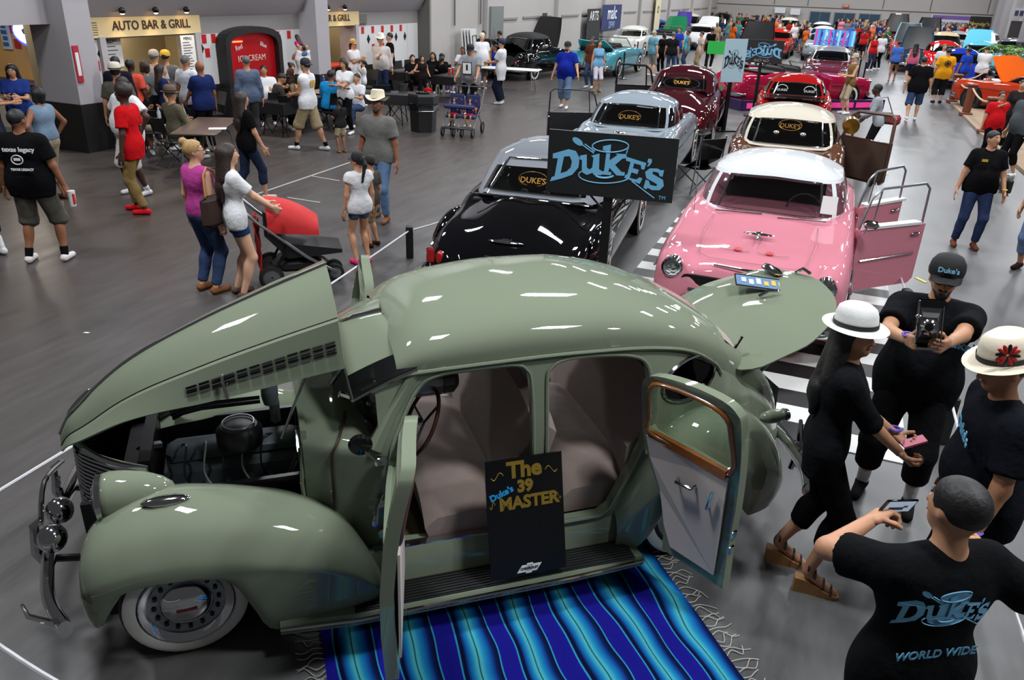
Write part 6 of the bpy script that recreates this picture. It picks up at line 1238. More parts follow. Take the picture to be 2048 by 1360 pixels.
# small things on the tables
def cup(label, u, v, z, col, hh=.13, name='drink_cup'):
    q = at(u, v, z); t = thing(name, label, 'cup', q); B().lathe([(.03, 0), (.042, hh), (.038, hh)], 12).obj('cup_body', mat('cup_%d_%d_%d' % col, col, .5), t); B().lathe([(.044, hh), (.044, hh + .01), (.02, hh + .015)], 12).obj('lid', WHITE, t); return t
cup('red and white drink cup, left one on the far table', 899, 148, .74, (196, 54, 44), .16); cup('red and white drink cup, right one on the far table', 906, 147, .74, (196, 54, 44), .16); cup('tall white cup with a straw on the wall side table', 806, 134, .74, (224, 222, 220), .2); cup('small cream cup in front of the man in dark grey', 565, 194, .74, (220, 210, 190), .1)
def bottle(label, u, v, z, col, hh=.24):
    q = at(u, v, z); t = thing('bottle', label, 'bottle', q); B().lathe([(.034, 0), (.036, hh * .7), (.015, hh * .86), (.015, hh), (.003, hh)], 12).obj('bottle_body', mat('bottle_%d_%d_%d' % col, col, .2), t); B().lathe([(.017, hh * .95), (.017, hh * 1.03), (.003, hh * 1.03)], 10).obj('cap', WHITE, t)
bottle('dark blue bottle standing on the paper covered table', 648, 172, .74, (30, 60, 150)); bottle('clear water bottle beside the man in sunglasses', 320, 243, .74, (180, 186, 192)); bottle('clear water bottle on the women\'s table', 847, 140, .74, (150, 180, 196))
q = at(435, 257, .745); tag(B().box(q, (.3, .2, .004), .3).obj('paper_sheet', WHITE, None, False), 'white paper sheet on the brown topped table', 'paper')
q = at(658, 168, .80); tag(B().rbox(q, (.26, .22, .12), .03).obj('food_tray', mat('foam_box', (206, 202, 192), .7), None), 'pale takeout box on the paper covered table', 'box')
# ------------------------------------------------------------------ rope barrier round the display
ROPE = mat('white_rope', (206, 206, 208), .4); PB = mat('black_post', (16, 16, 17), .5)
def bpost(label, u, v, h=.42):
    q = at(u, v); t = thing('barrier_post', label, 'post', q, random.uniform(-.2, .2), 'short black barrier posts'); B().rbox((0, 0, h / 2), (.09, .09, h), .01).obj('post', PB, t); B().box((0, 0, h - .06), (.095, .03, .03)).obj('rope_slot', ROPE, t, False); return Vector((q[0], q[1], h - .06))
P1 = bpost('short black barrier post behind the green sedan near the girl', 820, 515); P2 = bpost('short black barrier post between the bearded man and the hat man', 1880, 885); P3 = bpost('short black barrier post beside the bearded man\'s shoulder', 1797, 640 + 10); P4 = bpost('short black barrier post under the pink rear door', 1757, 462); P5 = bpost('short black barrier post at the foot of the brown door', 1738, 372)
P6, P8, P9, P10, P11 = [Vector(at(u, v, .36)) for u, v in ((-90, 1035), (2075, 1350), (-80, 1234), (260, 1438), (960, 405))]
def rope(a, b, label): tag(B().tube([a.lerp(b, t) - Vector((0, 0, .05 * math.sin(PI * t))) for t in np.linspace(0, 1, 9)], .011, 6).obj('barrier_rope', ROPE, None), label, 'rope')
rope(P6, P1, 'white barrier rope running behind the hood of the green sedan'); rope(P1, P11, 'white barrier rope passing beside the black fastback'); rope(P8, P2, 'white barrier rope at the lower right beside the hat man'); rope(P2, P3, 'white barrier rope behind the bearded man'); rope(P3, P4, 'white barrier rope along the pink car doors'); rope(P4, P5, 'white barrier rope beside the checkered mat'); rope(P9, P10, 'white barrier rope across the lower left corner')
# checkered mat under the pink car: each square its own piece
cm = thing('checkered_mat', 'black and white checkered floor mat under the pink sedan', 'mat', (3.06, 9.30, 0), A18(-111)); ckk = [mat('check_white', (206, 206, 202), .45), mat('check_black', (18, 18, 19), .45)]
sq = [B().box((0, 0, .006), (.30, .60, .006)).mesh('mat_square', m_, False) for m_ in ckk]
for i in range(-13, 13):
    for j in range(-2, 3):
        if i < 9 and -1 < j < 1: continue
        link('mat_square', sq[(i + j) % 2], cm, (i * .30 + .15 - .02 + .0, j * .60, 0))
# stanchions along the walkway
def stanchion(label, u, v):
    q = at(u, v); t = thing('stanchion', label, 'stanchion', q); B().lathe([(.17, 0), (.17, .02), (.05, .05), (.03, .06)], 18).obj('base', BLACKM, t); B().cyl((0, 0, .05), (0, 0, .98), .03, 10).obj('pole', BLACKM, t); B().lathe([(.036, .95), (.036, 1.0), (.01, 1.02)], 12).obj('head', BLACKM, t); return Vector((q[0], q[1], .93))
Q = [stanchion('black stanchion nearest the walkway beside the khaki vest man', 1722, 178), stanchion('second black stanchion beside the khaki vest man', 1712, 170), stanchion('black stanchion between the teal car and striped shirt man', 1272, 128), stanchion('black stanchion beside the teal convertible\'s wheel', 1245, 158), stanchion('black stanchion at the magenta car\'s far end', 1706, 140)]
for a, b, l in ((Q[2], Q[3], 'black belt between the stanchions by the teal car'), (Q[1], Q[4], 'black belt between the stanchions behind the khaki vest man')): tag(B().tube([a.lerp(b, t) - Vector((0, 0, .06 * math.sin(PI * t))) for t in np.linspace(0, 1, 7)], .02, 4, flat=.3).obj('barrier_belt', BLACKP, None), l, 'belt')
# camp chair beside the club sign
cq = at(1385, 378); cc = thing('camp_chair', 'black folding camp chair between the black and pink cars', 'chair', cq, .5)
B().shell([[(-.27 + .135 * i, -.02 * (1 - abs(i - 2) / 2), .42) if j == 0 else (-.27 + .135 * i, -.25 - .05 * j, .42 + .18 * j) for j in range(4)] for i in range(5)], .01).obj('backrest', BLACKP, cc); B().shell([[(-.26 + .13 * i, -.25 + .16 * j, .42 - .03 * (1 - abs(i - 2) / 2)) for j in range(4)] for i in range(5)], .01).obj('seat', BLACKP, cc)
for sx in (-1, 1):
    for sy in (-1, 1): B().cyl((sx * .28, sy * .25, .0), (-sx * .24, sy * .25 * 1, .42), .012, 6).obj('leg', STEEL, cc)
    B().cyl((sx * .28, -.28, .0), (sx * .28, -.38, 1.0), .012, 6).obj('back_pole', STEEL, cc)
# ------------------------------------------------------------------ strollers
def pram_wheel(t, x, y, r): w = link('wheel', None, t, (x, y, r)); B().lathe([(r * .7, -.025), (r, -.02), (r, .02), (r * .7, .025)], 18, (0, 0, 0), 'x', cap=False).obj('tire', RUBBER, w); B().lathe([(r * .72, -.012), (.02, -.02), (.02, .02), (r * .72, .012)], 14, (0, 0, 0), 'x').obj('hub', STEEL, w)
q = at(598, 560); RS = thing('stroller', 'black stroller with a bright red canopy pushed by the woman in white', 'stroller', q, A18(-72)); REDF = mat('red_canvas', (186, 24, 26), .7, noise=.1)
for x_, y_ in ((-.27, -.3), (.27, -.3)): pram_wheel(RS, x_, y_, .14)
for x_ in (-.1, .1): pram_wheel(RS, x_, .42, .10)
for s in (-1, 1): B().tube([(s * .25, -.62, 1.0), (s * .25, -.40, .78), (s * .25, .1, .36), (s * .12, .42, .12)], .018, 8).obj('side_frame', STEEL, RS); B().tube([(s * .25, -.1, .5), (s * .27, -.3, .14)], .016, 8).obj('rear_frame', BLACKM, RS)
B().tube([(-.25, -.62, 1.0), (.25, -.62, 1.0)], .02, 8).obj('handlebar', BLACKP, RS); B().loft([[(sx * .22, y_, z_) for sx, z_ in ((-1, z0_), (1, z0_), (1, z1_), (-1, z1_))] for y_, z0_, z1_ in ((-.34, .62, .8), (-.1, .34, .52), (.25, .36, .46), (.50, .38, .42))]).obj('seat_sling', BLACKP, RS)
B().shell([[(.25 * math.cos(t), -.30 + .55 * s, .60 + (.36 * math.sin(t) ** .8) * (1 - .55 * s ** 2.2) + .04 * (1 - s)) for t in np.linspace(.02, PI - .02, 15)] for s in np.linspace(0, 1, 9)], .01).obj('canopy', REDF, RS)
B().shell([[(-.22 + .11 * i + .01 * math.sin(j * 2), -.42 - .03 * math.sin(i * 2 + j), .78 - .12 * j) for j in range(6)] for i in range(5)], .008).obj('red_blanket', REDF, RS); B().rbox((0, .02, .24), (.42, .5, .14), .04).obj('basket', BLACKP, RS); B().rbox((.05, -.62, .9), (.3, .12, .14), .04).obj('cup_holder', mat('purple_cup', (96, 40, 130), .4), RS)
q = at(925, 268); DS = thing('double_stroller', 'navy double stroller carrying toddlers in the middle of the floor', 'stroller', q, A18(168)); NAVY = mat('navy_canvas', (34, 38, 84), .7)
for x_ in (-.36, -.1, .1, .36): pram_wheel(DS, x_, .42, .11)
for x_ in (-.38, .38): pram_wheel(DS, x_, -.38, .13)
for s in (-1, 0, 1): B().tube([(s * .38, -.55, 1.02), (s * .38, -.2, .62), (s * .38, .2, .38), (s * .36, .42, .12)], .016, 8).obj('frame_tube', STEEL, DS); B().tube([(s * .38, -.38, .13), (s * .38, .0, .5)], .014, 8).obj('frame_strut', STEEL, DS)
B().tube([(-.38, -.55, 1.02), (.38, -.55, 1.02)], .018, 8).obj('handlebar', BLACKP, DS); B().rbox((0, .30, .66), (.74, .10, .10), .03).obj('front_tray', NAVY, DS)
for s in (-1, 1): B().rbox((s * .19, .02, .42), (.34, .42, .08), .03).obj('seat', NAVY, DS); B().rbox((s * .19, -.22, .66), (.34, .08, .46), .03).obj('seat_back', NAVY, DS)
B().rbox((0, .42, .2), (.7, .2, .03), .01).obj('footrest', BLACKP, DS)
# ------------------------------------------------------------------ visitors one by one
def pp(label, u, v, hd, z=0, **k):
    q = at(u, v, z); k.setdefault('res', .026)
    if not any(w in label for w in ('behind the food', 'cashier', 'woman in blue shirt eating')): q = clampq(q)
    return person(label, q[0], q[1], hd, **k)
W_, K_, JEAN, NAVYC, KH, GRY_ = (214, 214, 216), (17, 17, 19), (58, 74, 104), (30, 40, 76), (150, 134, 104), (112, 114, 116)
CAMO = mat('camo_cloth', (74, 72, 62), .9, noise=.55, nscale=16); PLAID = mat('plaid_cloth', (92, 86, 66), .9, noise=.6, nscale=22); DENIM = mat('denim_vest', (110, 132, 154), .85, noise=.3, nscale=25)
tx = pp('heavy man in printed black tee and camo shorts holding a cup, left foreground', 96, 522, 6, h=1.78, g=1.28, sk='br', shirt=K_, pants=CAMO, pl='knee', ploose=1.7, shoes=(214, 206, 206), socks=(K_, .5), feet=((-.17, -.02, 0), (.20, .06, 0)), hands=(None, (.36, .06, .80)), res=.016, loose=1.6, hem=.80, yaw=-.3)
TXF = lambda z: frame((0, -.185, z), (1, 0, 0), (0, 0, 1))
for s_, z_, t_ in (('texas legacy', 1.35, .07), ('TEXAS LEGACY', 1.13, .035)): text(s_, t_, WHITE, tx, Matrix.Translation((.03, 0, 0)) @ TXF(z_), .002, .002)
B().tube([(.06 * math.cos(t), -.19, 1.24 + .05 * math.sin(t)) for t in np.linspace(0, 2 * PI, 21)[:-1]], .006, 5, True).obj('ring_print', WHITE, tx); B().box((0, -.19, 1.245), (.07, .004, .03)).obj('face_print', WHITE, tx, False)
bpy.context.view_layer.update(); cw = thing('drink_cup', 'white and red paper cup held by the man in camo shorts', 'cup'); cw.matrix_world = tx.matrix_world @ Matrix.Translation((.39, .06, .66)); B().lathe([(.032, 0), (.044, .18), (.04, .18)], 14).obj('cup_body', WHITE, cw); B().box((.03, -.02, .09), (.02, .03, .12)).obj('red_print', mat('cup_red', (200, 50, 50), .5), cw, False)
pp('person at the left edge in long black shorts and white socks', -14, 512, 60, h=1.75, g=1.15, sk='br', shirt=K_, pants=K_, pl='capri', shoes=W_, socks=(W_, .8), res=.02)
pp('woman in a denim vest and white top with hand on hip beside the pillar', 118, 400, 75, h=1.66, g=1.15, sk='br', hs='bob', shirt=DENIM, sl='none', pants=(160, 146, 122), pl='capri', shoes=(90, 60, 50), fem=True, hands=((-.30, .0, .98), (.27, .05, .98)), elb=((-1, -.4, 0), (1, -.6, 0)), hem=.98)
pp('woman in blue shirt eating from a paper tray near the left counter', 62, 318, 200, h=1.66, g=1.12, sk='md', hs='long', shirt=(36, 54, 120), fem=True, hands=((-.1, .34, 1.2), (.1, .34, 1.2)), nod=.25)
pp('woman in black top reaching toward the food at the far left edge', 8, 330, -70, h=1.58, sk='md', hs='pony', shirt=K_, fem=True, hands=((-.06, .4, 1.2), (.1, .4, 1.2)))
pp('cashier in black behind the left counter', 52, 196, 190, h=1.6, sk='tan', hs='bun', shirt=K_, fem=True, hands=((-.15, .35, 1.05), (.15, .35, 1.05)))
pp('big man in white tee and long white shorts with hands on hips', 279, 388, 150, h=1.78, g=1.35, sk='dk', shirt=W_, pants=(196, 192, 186), pl='knee', ploose=1.4, shoes=W_, socks=(W_, .4), hands=((-.31, .02, .99), (.31, .02, .99)), elb=((-1, -.3, 0), (1, -.3, 0)), loose=1.8, hem=.82, res=.02, feet=((-.16, 0, 0), (.16, .04, 0)))
rs = pp('slim young man in red tee, khaki trousers and red shoes, side view', 286, 425, 88, h=1.80, g=.92, sk='dk', shirt=(196, 22, 28), pants=(126, 104, 64), shoes=(200, 30, 36), hs='afro', hair='b', hem=.78, loose=1.5, res=.018, lean=.02, feet=((-.10, -.06, 0), (.10, .16, 0)))
pp('man in pale straw fedora with green camo backpack at the food stand', 262, 335, 10, h=1.74, g=1.05, shirt=CAMO, pants=JEAN, hat=('fedora', (204, 194, 176)))
pp('person in a dark vest with tan back patch at the left of the counter', 260, 302, 5, h=1.76, g=1.1, sk='br', hs='fade', shirt=(30, 28, 40), sl='long', pants=(30, 30, 36))
pp('young man in coral red tee at the food counter', 287, 300, -10, h=1.70, sk='dk', shirt=(214, 84, 66), pants=KH, pl='knee')
pp('boy in grey tee beside the coral tee man', 312, 292, 60, h=1.64, sk='tan', hs='bob', hair='b', shirt=(88, 92, 94), pants=(50, 50, 54))
pp('woman with long red brown hair and navy tee in the queue', 345, 300, -60, h=1.62, g=1.1, sk='md', hs='long', hair='b', shirt=NAVYC, pants=JEAN, fem=True)
pp('man in pale grey shirt and light cap leaning at the counter', 330, 262, -15, h=1.76, sk='md', hs='fade', hair='g', shirt=(158, 156, 160), pants=GRY_, hat=('cap', (160, 150, 140)))
pp('person in black and white plaid shirt and yellow cap at the counter', 350, 250, 0, h=1.74, shirt=mat('plaid_mono', (96, 94, 92), .9, noise=.7, nscale=24), sl='long', pants=(40, 40, 44), hat=('cap', (206, 160, 50)))
pp('cook in dark cap behind the food counter', 292, 205, 180, h=1.7, sk='br', shirt=K_, hat=('cap', (30, 30, 32)))
pp('grey haired man in white tee behind the bald man', 393, 292, -20, h=1.76, g=1.1, sk='tan', hair='g', shirt=(204, 208, 216), pants=(60, 64, 70), pl='knee')
pp('bald man in navy sports tee pointing down by the table', 420, 305, 60, h=1.72, g=1.15, sk='br', hs='bald', shirt=(28, 40, 84), pants=K_, hands=((-.15, .35, .95), None))
pp('seated man in brown hat and plaid shirt seen from behind', 360, 322, -30, h=1.74, g=1.1, sk='md', hair='g', shirt=PLAID, sl='long', pants=(70, 72, 60), sit=True, hat=('fedora', (96, 76, 60)), hands=((-.2, .35, .72), (.25, .30, .62)))
pp('seated man with sunglasses on his head in black tee', 312, 300, 215, h=1.72, g=1.1, sk='br', shirt=K_, pants=(150, 140, 120), pl='knee', sit=True, hands=((-.15, .3, .85), (.1, .32, .85)))
pp('woman in black shirt and cropped jeans walking right past the table', 505, 400, -45, h=1.64, g=1.02, sk='md', hs='long', hair='b', shirt=K_, pants=(34, 42, 62), pl='capri', shoes=(190, 170, 160), fem=True, feet=((-.1, -.22, .03), (.1, .24, 0)), hands=(None, (.28, .16, .86)), res=.02)
mg = pp('blonde woman in magenta tank top with a brown shoulder bag', 424, 582, -32, h=1.66, g=1.05, sk='lt', hair='bl', hs='bun', shirt=(176, 66, 138), sl='none', pants=(50, 66, 98), shoes=(130, 84, 50), fem=True, glasses=True, yaw=-.7, res=.016, hem=.92)
B().rbox((.26, -.02, 1.02), (.12, .34, .36), .05).obj('shoulder_bag', mat('brown_bag', (58, 38, 32), .6, noise=.3, nscale=30), mg); B().tube([(.26, .10, 1.15), (.22, .06, 1.45), (.18, 0, 1.49), (.22, -.08, 1.42), (.27, -.12, 1.15)], .014, 6).obj('bag_strap', mat('tan_leather', (176, 126, 66), .5), mg)
pp('woman with long dark hair in white tee and denim shorts pushing the red stroller', 488, 592, -58, h=1.66, g=1.0, sk='lt', hs='long', hair='b', shirt=(216, 216, 218), pants=(34, 58, 96), pl='hot', shoes=(90, 70, 60), fem=True, hands=((-.08, .44, 1.0), (.14, .44, 1.0)), curl=('grip', 'grip'), res=.016)
gi = pp('girl in white sleeveless top, black cap and pink shoes by the rope', 724, 526, 40, h=1.36, g=.86, sk='md', hs='pony', shirt=W_, sl='cap', pants=(70, 86, 112), pl='hot', shoes=(216, 50, 110), hat=('cap', (24, 24, 26)), res=.016, fem=False, hem=.86, loose=1.6, yaw=.5)
pp('small boy in dark cap and khaki shorts behind the girl in white', 746, 492, 60, h=1.18, g=.95, sk='md', shirt=(70, 66, 62), pants=KH, pl='knee', shoes=(60, 44, 36), hat=('cap', (26, 26, 28)), res=.02)
pp('mustached man in cream cowboy hat, grey shirt and blue jeans walking forward', 762, 440, 165, h=1.76, g=1.12, sk='br', hair='k', shirt=(112, 112, 108), pants=(92, 118, 150), shoes=(120, 84, 60), hat=('cowboy', (222, 212, 186), (110, 100, 84)), res=.016, loose=1.5, hem=.88, nod=-.12, feet=((-.12, .1, 0), (.12, -.12, 0)), yaw=.1, beard='k')
tk = pp('man in white tank top and khaki shorts carrying a small child', 622, 300, 70, h=1.76, g=1.12, sk='md', shirt=W_, sl='none', pants=KH, pl='knee', ploose=1.9, shoes=W_, socks=(K_, .4), hat=('capback', (28, 28, 32)), feet=((-.12, .30, 0), (.12, -.26, .0)), hands=((-.12, .30, 1.08), (.12, .32, 1.08)), hem=.84, loose=1.5, res=.018)
[B().box((-.05 + .05 * k, -.15, 1.32), (.035, .006, .12)).obj('gold_print', mat('gold_tee_print', (206, 160, 50), .6), tk, False) for k in range(3)]
bpy.context.view_layer.update(); q = tk.matrix_world @ Vector((-.02, .34, 0)); person('toddler in brown shirt held against the white tank top', q.x, q.y, -100, .82, 1.0, 'dk', 'k', 'fade', (62, 46, 40), 'short', (150, 130, 100), 'knee', (40, 40, 44), ((-.2, .2, 1.2), (.2, .2, 1.2)), res=.03, z0=.88, sit=False)
pp('seated man in bright blue tee seen from behind', 664, 262, -20, h=1.78, g=1.3, sk='br', hs='fade', shirt=(30, 130, 190), pants=K_, sit=True, hands=((-.2, .36, .74), (.22, .36, .74)), hem=.9, loose=1.4, lean=.15)
pp('little girl in black top and khaki shorts reaching to the table', 684, 305, 40, h=1.05, g=.95, sk='br', hs='pony', shirt=(40, 38, 38), pants=(176, 160, 130), pl='shorts', shoes=(150, 100, 60), hands=((-.15, .3, 1.15), (.15, .3, 1.2)))
pp('woman in white tee with crossed arms standing by the paper covered table', 695, 268, 160, h=1.62, g=1.0, sk='md', hs='bob', hair='b', shirt=W_, pants=K_, fem=True, hands=((.14, .22, 1.16), (-.14, .24, 1.14)), elb=((-1, .1, -.6), (1, .1, -.6)), nod=.2)
pp('boy in white shirt seated behind the arms crossed woman', 718, 252, 150, h=1.6, g=1.05, sk='md', shirt=W_, pants=JEAN, sit=True, hands=((-.15, .35, .8), (.15, .35, .8)))
pp('man in blue grey vest and pale sleeves standing with his back turned', 508, 285, 30, h=1.74, g=.98, sk='md', hs='fade', hair='g', shirt=(86, 98, 120), sl='long', pants=(64, 62, 64), shoes=(40, 34, 32))
pp('seated man in dark grey tee hunched over the black table', 552, 262, -60, h=1.72, g=1.0, sk='tan', shirt=(56, 56, 52), pants=K_, sit=True, lean=.3, hands=((-.12, .42, .8), (.12, .42, .8)), nod=.4)
pp('seated young man in white tee facing the room at the black table', 535, 228, 200, h=1.74, g=1.25, sk='tan', shirt=W_, pants=K_, sit=True, hands=((-.15, .35, .8), (.15, .35, .8)))
pp('seated bearded man with sunglasses on his head in black and yellow tee', 590, 218, 190, h=1.76, g=1.15, sk='md', hs='fade', shirt=(26, 26, 24), pants=K_, sit=True, beard='k', hands=((-.15, .35, .8), (.15, .35, .8)))
pp('woman in black top with red collar seated behind the paper covered table', 690, 205, 180, h=1.64, sk='lt', hs='pony', hair='b', shirt=(34, 20, 22), pants=K_, sit=True, fem=True)
pp('woman in tan cap and white outfit eating by the drinks stand', 712, 205, -120, h=1.68, g=1.1, sk='md', hs='pony', hair='b', shirt=(206, 202, 204), pants=(206, 206, 206), hat=('cap', (170, 134, 84)), fem=True, hands=((-.05, .28, 1.25), (.05, .3, 1.25)))
pp('man in white cowboy hat, pale shirt and dark jeans holding a blue bottle', 765, 200, 190, h=1.76, g=1.2, sk='md', shirt=(190, 182, 178), sl='long', pants=(34, 40, 66), hat=('cowboy', (228, 224, 212), None), hands=(None, (.06, .3, 1.25)))
pp('man in black shirt standing behind the white cowboy hat', 782, 190, 110, h=1.80, g=1.15, sk='lt', hs='short', shirt=K_, pants=(40, 54, 84))
pp('girl with pink hair bow and white tank top by the empty table', 730, 212, 100, h=1.22, g=.9, sk='md', hs='pony', shirt=W_, sl='none', pants=(120, 140, 170), pl='long', hands=((-.05, .2, 1.4), None))
sh = pp('man in white tee carrying a girl on his shoulders by the second stand', 612, 215, 60, h=1.74, sk='md', shirt=W_, pants=JEAN, hands=((-.12, .12, 1.5), (.12, .12, 1.5)))
bpy.context.view_layer.update(); q = sh.matrix_world @ Vector((0, -.04, 0)); person('little girl in pink top riding on a man\'s shoulders', q.x, q.y, 60, 1.0, .95, 'md', 'b', 'long', (196, 44, 110), 'cap', (80, 110, 150), 'shorts', None, ((-.1, .25, .8), (.1, .25, .8)), ((-.12, .2, 0), (.12, .2, 0)), .5, sit=True, z0=1.24, res=.03)
for lab, u, v, hd, kw in (('woman in black seated by the wall with a white cup', 826, 172, 200, dict(h=1.62, g=1.2, sk='lt', hs='pony', shirt=K_, pants=K_, fem=True)), ('woman with dark hair leaning on her hand at the wall table', 866, 170, 170, dict(h=1.62, sk='md', hs='long', shirt=K_, pants=K_, fem=True)), ('boy resting his chin at the red cup table', 884, 165, 200, dict(h=1.5, sk='br', hs='afro', shirt=K_, pants=K_)), ('seated girl in black with a lilac skirt', 884, 188, -40, dict(h=1.5, sk='br', hs='pony', shirt=K_, pants=(160, 110, 190), fem=True)), ('seated girl in a coral patterned dress', 824, 190, 20, dict(h=1.4, sk='md', hs='long', shirt=(214, 110, 110), pants=(214, 130, 120), fem=True)), ('man in white tee seated beside the red cups', 925, 168, 170, dict(h=1.7, sk='br', shirt=W_, pants=JEAN))): pp(lab, u, v, hd, sit=True, hands=((-.15, .35, .8), (.15, .35, .8)), **kw)
pp('girl in black and red sports jersey walking with a small stroller', 845, 205, -150, h=1.3, g=.95, sk='md', hs='bob', shirt=(34, 26, 28), sl='none', pants=K_, hands=((-.2, .25, 1.05), (.3, .25, 1.2)))
pp('toddler in red shirt sitting low behind the trash bin', 856, 222, 160, h=.85, sk='br', hs='short', shirt=(190, 24, 30), pants=K_, sit=True, res=.03, z0=.1)
gm = pp('heavy man in grey tee with a framed print pushing the double stroller', 940, 232, 165, h=1.78, g=1.4, sk='md', shirt=(136, 138, 142), pants=K_, pl='knee', hat=('cap', (26, 28, 40)), hands=((-.28, .34, 1.0), (.28, .34, 1.0)), loose=1.6, hem=.8, nod=.25)
B().box((0, .285, 1.22), (.26, .006, .3)).obj('print_border', BLACKP, gm, False); B().box((0, .29, 1.22), (.22, .006, .26)).obj('print', WHITE, gm, False); B().box((.0, .294, 1.24), (.05, .006, .14)).obj('print_figure', BLACKP, gm, False)
bpy.context.view_layer.update()
for lab, x_, y_, z_, c_ in (('toddler in navy top and red shorts, left front seat of the double stroller', .19, .05, .22, (40, 44, 80)), ('toddler in navy top and red shorts, right front seat of the double stroller', -.19, .05, .22, (44, 44, 84)), ('toddler in pale top, left rear of the double stroller', .14, -.30, .36, (200, 190, 196)), ('toddler in pale top, right rear of the double stroller', -.22, -.30, .34, (196, 186, 200))):
    q = DS.matrix_world @ Vector((x_, y_, z_)); person(lab, q.x, q.y, 168, .80, 1.0, 'md', 'k', 'bob', c_, 'short', (196, 40, 44), 'shorts', (220, 200, 200), ((-.12, .32, .9), (.12, .32, .9)), sit=True, z0=z_, res=.026)
pp('man in navy cap and very long white tee holding a paper plate', 1000, 208, 75, h=1.80, g=1.08, sk='md', shirt=W_, pants=(24, 28, 44), shoes=W_, hat=('cap', (34, 44, 78)), hem=.66, loose=2, ploose=2, hands=((-.1, .36, 1.12), (.1, .36, 1.12)))
pp('young man in backwards cream cap and white tee at the white table', 962, 178, -150, h=1.74, g=1.25, sk='lt', shirt=W_, pants=KH, pl='knee', hat=('capback', (206, 200, 180)), hem=.78, loose=1.8)
pp('seated man in royal blue tee behind the white table', 988, 165, 110, h=1.72, sk='br', hs='fade', shirt=(34, 64, 160), pants=JEAN, sit=True)
pp('man in dark shirt standing against the left wall', 966, 150, 180, h=1.74, sk='br', hs='fade', shirt=(40, 32, 34), pants=K_)
pp('person in black bending behind the white table', 1008, 150, 60, h=1.7, shirt=K_, pants=K_, lean=.4, hs='short')
bl = pp('bearded man in royal blue tee, black cap and denim shorts walking toward camera', 1128, 216, 165, h=1.80, g=1.28, sk='lt', shirt=(24, 40, 140), pants=(96, 118, 146), pl='capri', ploose=1.6, shoes=W_, hat=('cap', (24, 26, 32)), beard='b', hem=.80, loose=1.7, feet=((-.1, .18, 0), (.12, -.16, 0)), hands=((-.38, .16, .92), (.38, -.02, .9)), res=.02)
pp('woman in light blue tank top and white shorts beside the teal car', 1192, 184, -160, h=1.66, g=1.0, sk='md', hs='long', hair='b', shirt=(110, 160, 196), sl='none', pants=(206, 202, 210), pl='knee', shoes=(150, 120, 90), fem=True)
pp('person in brown and jeans half hidden behind the blue tank top woman', 1178, 176, 150, h=1.7, sk='br', shirt=(90, 50, 36), pants=JEAN)
pp('man in blue striped polo shirt watching the cars', 1300, 152, -60, h=1.76, g=1.15, sk='lt', hair='w', shirt=mat('striped_polo', (92, 146, 166), .85, noise=.5, nscale=9), pants=(140, 136, 130), pl='knee')
pp('man in black tee with back to camera beside the striped polo', 1338, 152, -20, h=1.72, g=1.1, sk='md', hair='g', shirt=(28, 26, 28), pants=JEAN)
pp('woman in black tee with yellow letters among the group', 1320, 148, 20, h=1.64, sk='br', shirt=K_, pants=K_, hs='pony', fem=True)
pp('man in turquoise tank top facing the group', 1368, 142, 90, h=1.72, g=1.1, sk='br', shirt=(60, 170, 196), sl='none', pants=JEAN); pp('man in royal blue tee at the back of the group', 1350, 134, 150, h=1.74, sk='md', shirt=(44, 70, 170), pants=JEAN); pp('man in pale printed shirt pointing in the group', 1394, 146, 100, h=1.7, sk='tan', shirt=(186, 170, 160), pants=KH); pp('tall man in black vest beyond the pale club sign', 1415, 138, -30, h=1.8, g=1.1, sk='br', shirt=K_, sl='none', pants=K_)
# right side
pp('heavy man in black tee and denim shorts walking away down the aisle', 1820, 241, -20, h=1.78, g=1.38, sk='md', hs='fade', shirt=K_, pants=(58, 76, 110), pl='knee', ploose=1.7, shoes=W_, loose=1.7, hem=.80, feet=((-.12, -.16, .04), (.12, .16, 0)), res=.02)
yl = pp('man in yellow tee with a round black back print', 1872, 206, -8, h=1.80, g=1.3, sk='md', hs='fade', shirt=(216, 152, 30), pants=(26, 26, 28), pl='capri', ploose=1.8, shoes=(40, 40, 42), hem=.80, loose=1.8, res=.02)
B().tube([(.09 * math.cos(t), -.205, 1.28 + .09 * math.sin(t)) for t in np.linspace(0, 2 * PI, 25)[:-1]], .014, 5, True).obj('ring_print', BLACKP, yl); B().lathe([(.055, 0), (.004, .004)], 16, (0, -.20, 1.28), 'y').obj('centre_print', BLACKP, yl)
bgw = pp('older woman in pale jacket with a brown handbag leaning at the brown door', 1738, 326, 70, h=1.64, g=1.02, sk='dk', hs='short', shirt=(156, 158, 164), sl='long', pants=(20, 20, 24), shoes=(70, 36, 28), fem=True, lean=.25, res=.02, hands=((-.22, .42, 1.05), (.22, .3, .95)))
B().rbox((.18, -.12, 1.0), (.14, .4, .26), .06).obj('handbag', mat('tan_bag', (92, 66, 48), .6), bgw); B().tube([(.18, .06, 1.1), (.16, .06, 1.42), (.18, -.1, 1.46), (.2, -.28, 1.1)], .012, 6).obj('bag_strap', mat('tan_bag'), bgw); B().rbox((.16, -.34, .98), (.12, .26, .22), .05).obj('red_navy_bag', mat('red_bag', (150, 26, 40), .6), bgw)
bw_ = pp('woman in black v neck top and blue jeans with a black bag on the right', 1926, 494, 165, h=1.65, g=1.15, sk='md', hs='short', shirt=K_, pants=(48, 60, 92), shoes=(120, 70, 50), fem=True, hands=((-.30, .12, .92), (.32, .06, .88)), res=.016, hem=.88, yaw=.5, feet=((-.13, .04, 0), (.13, -.04, 0)))
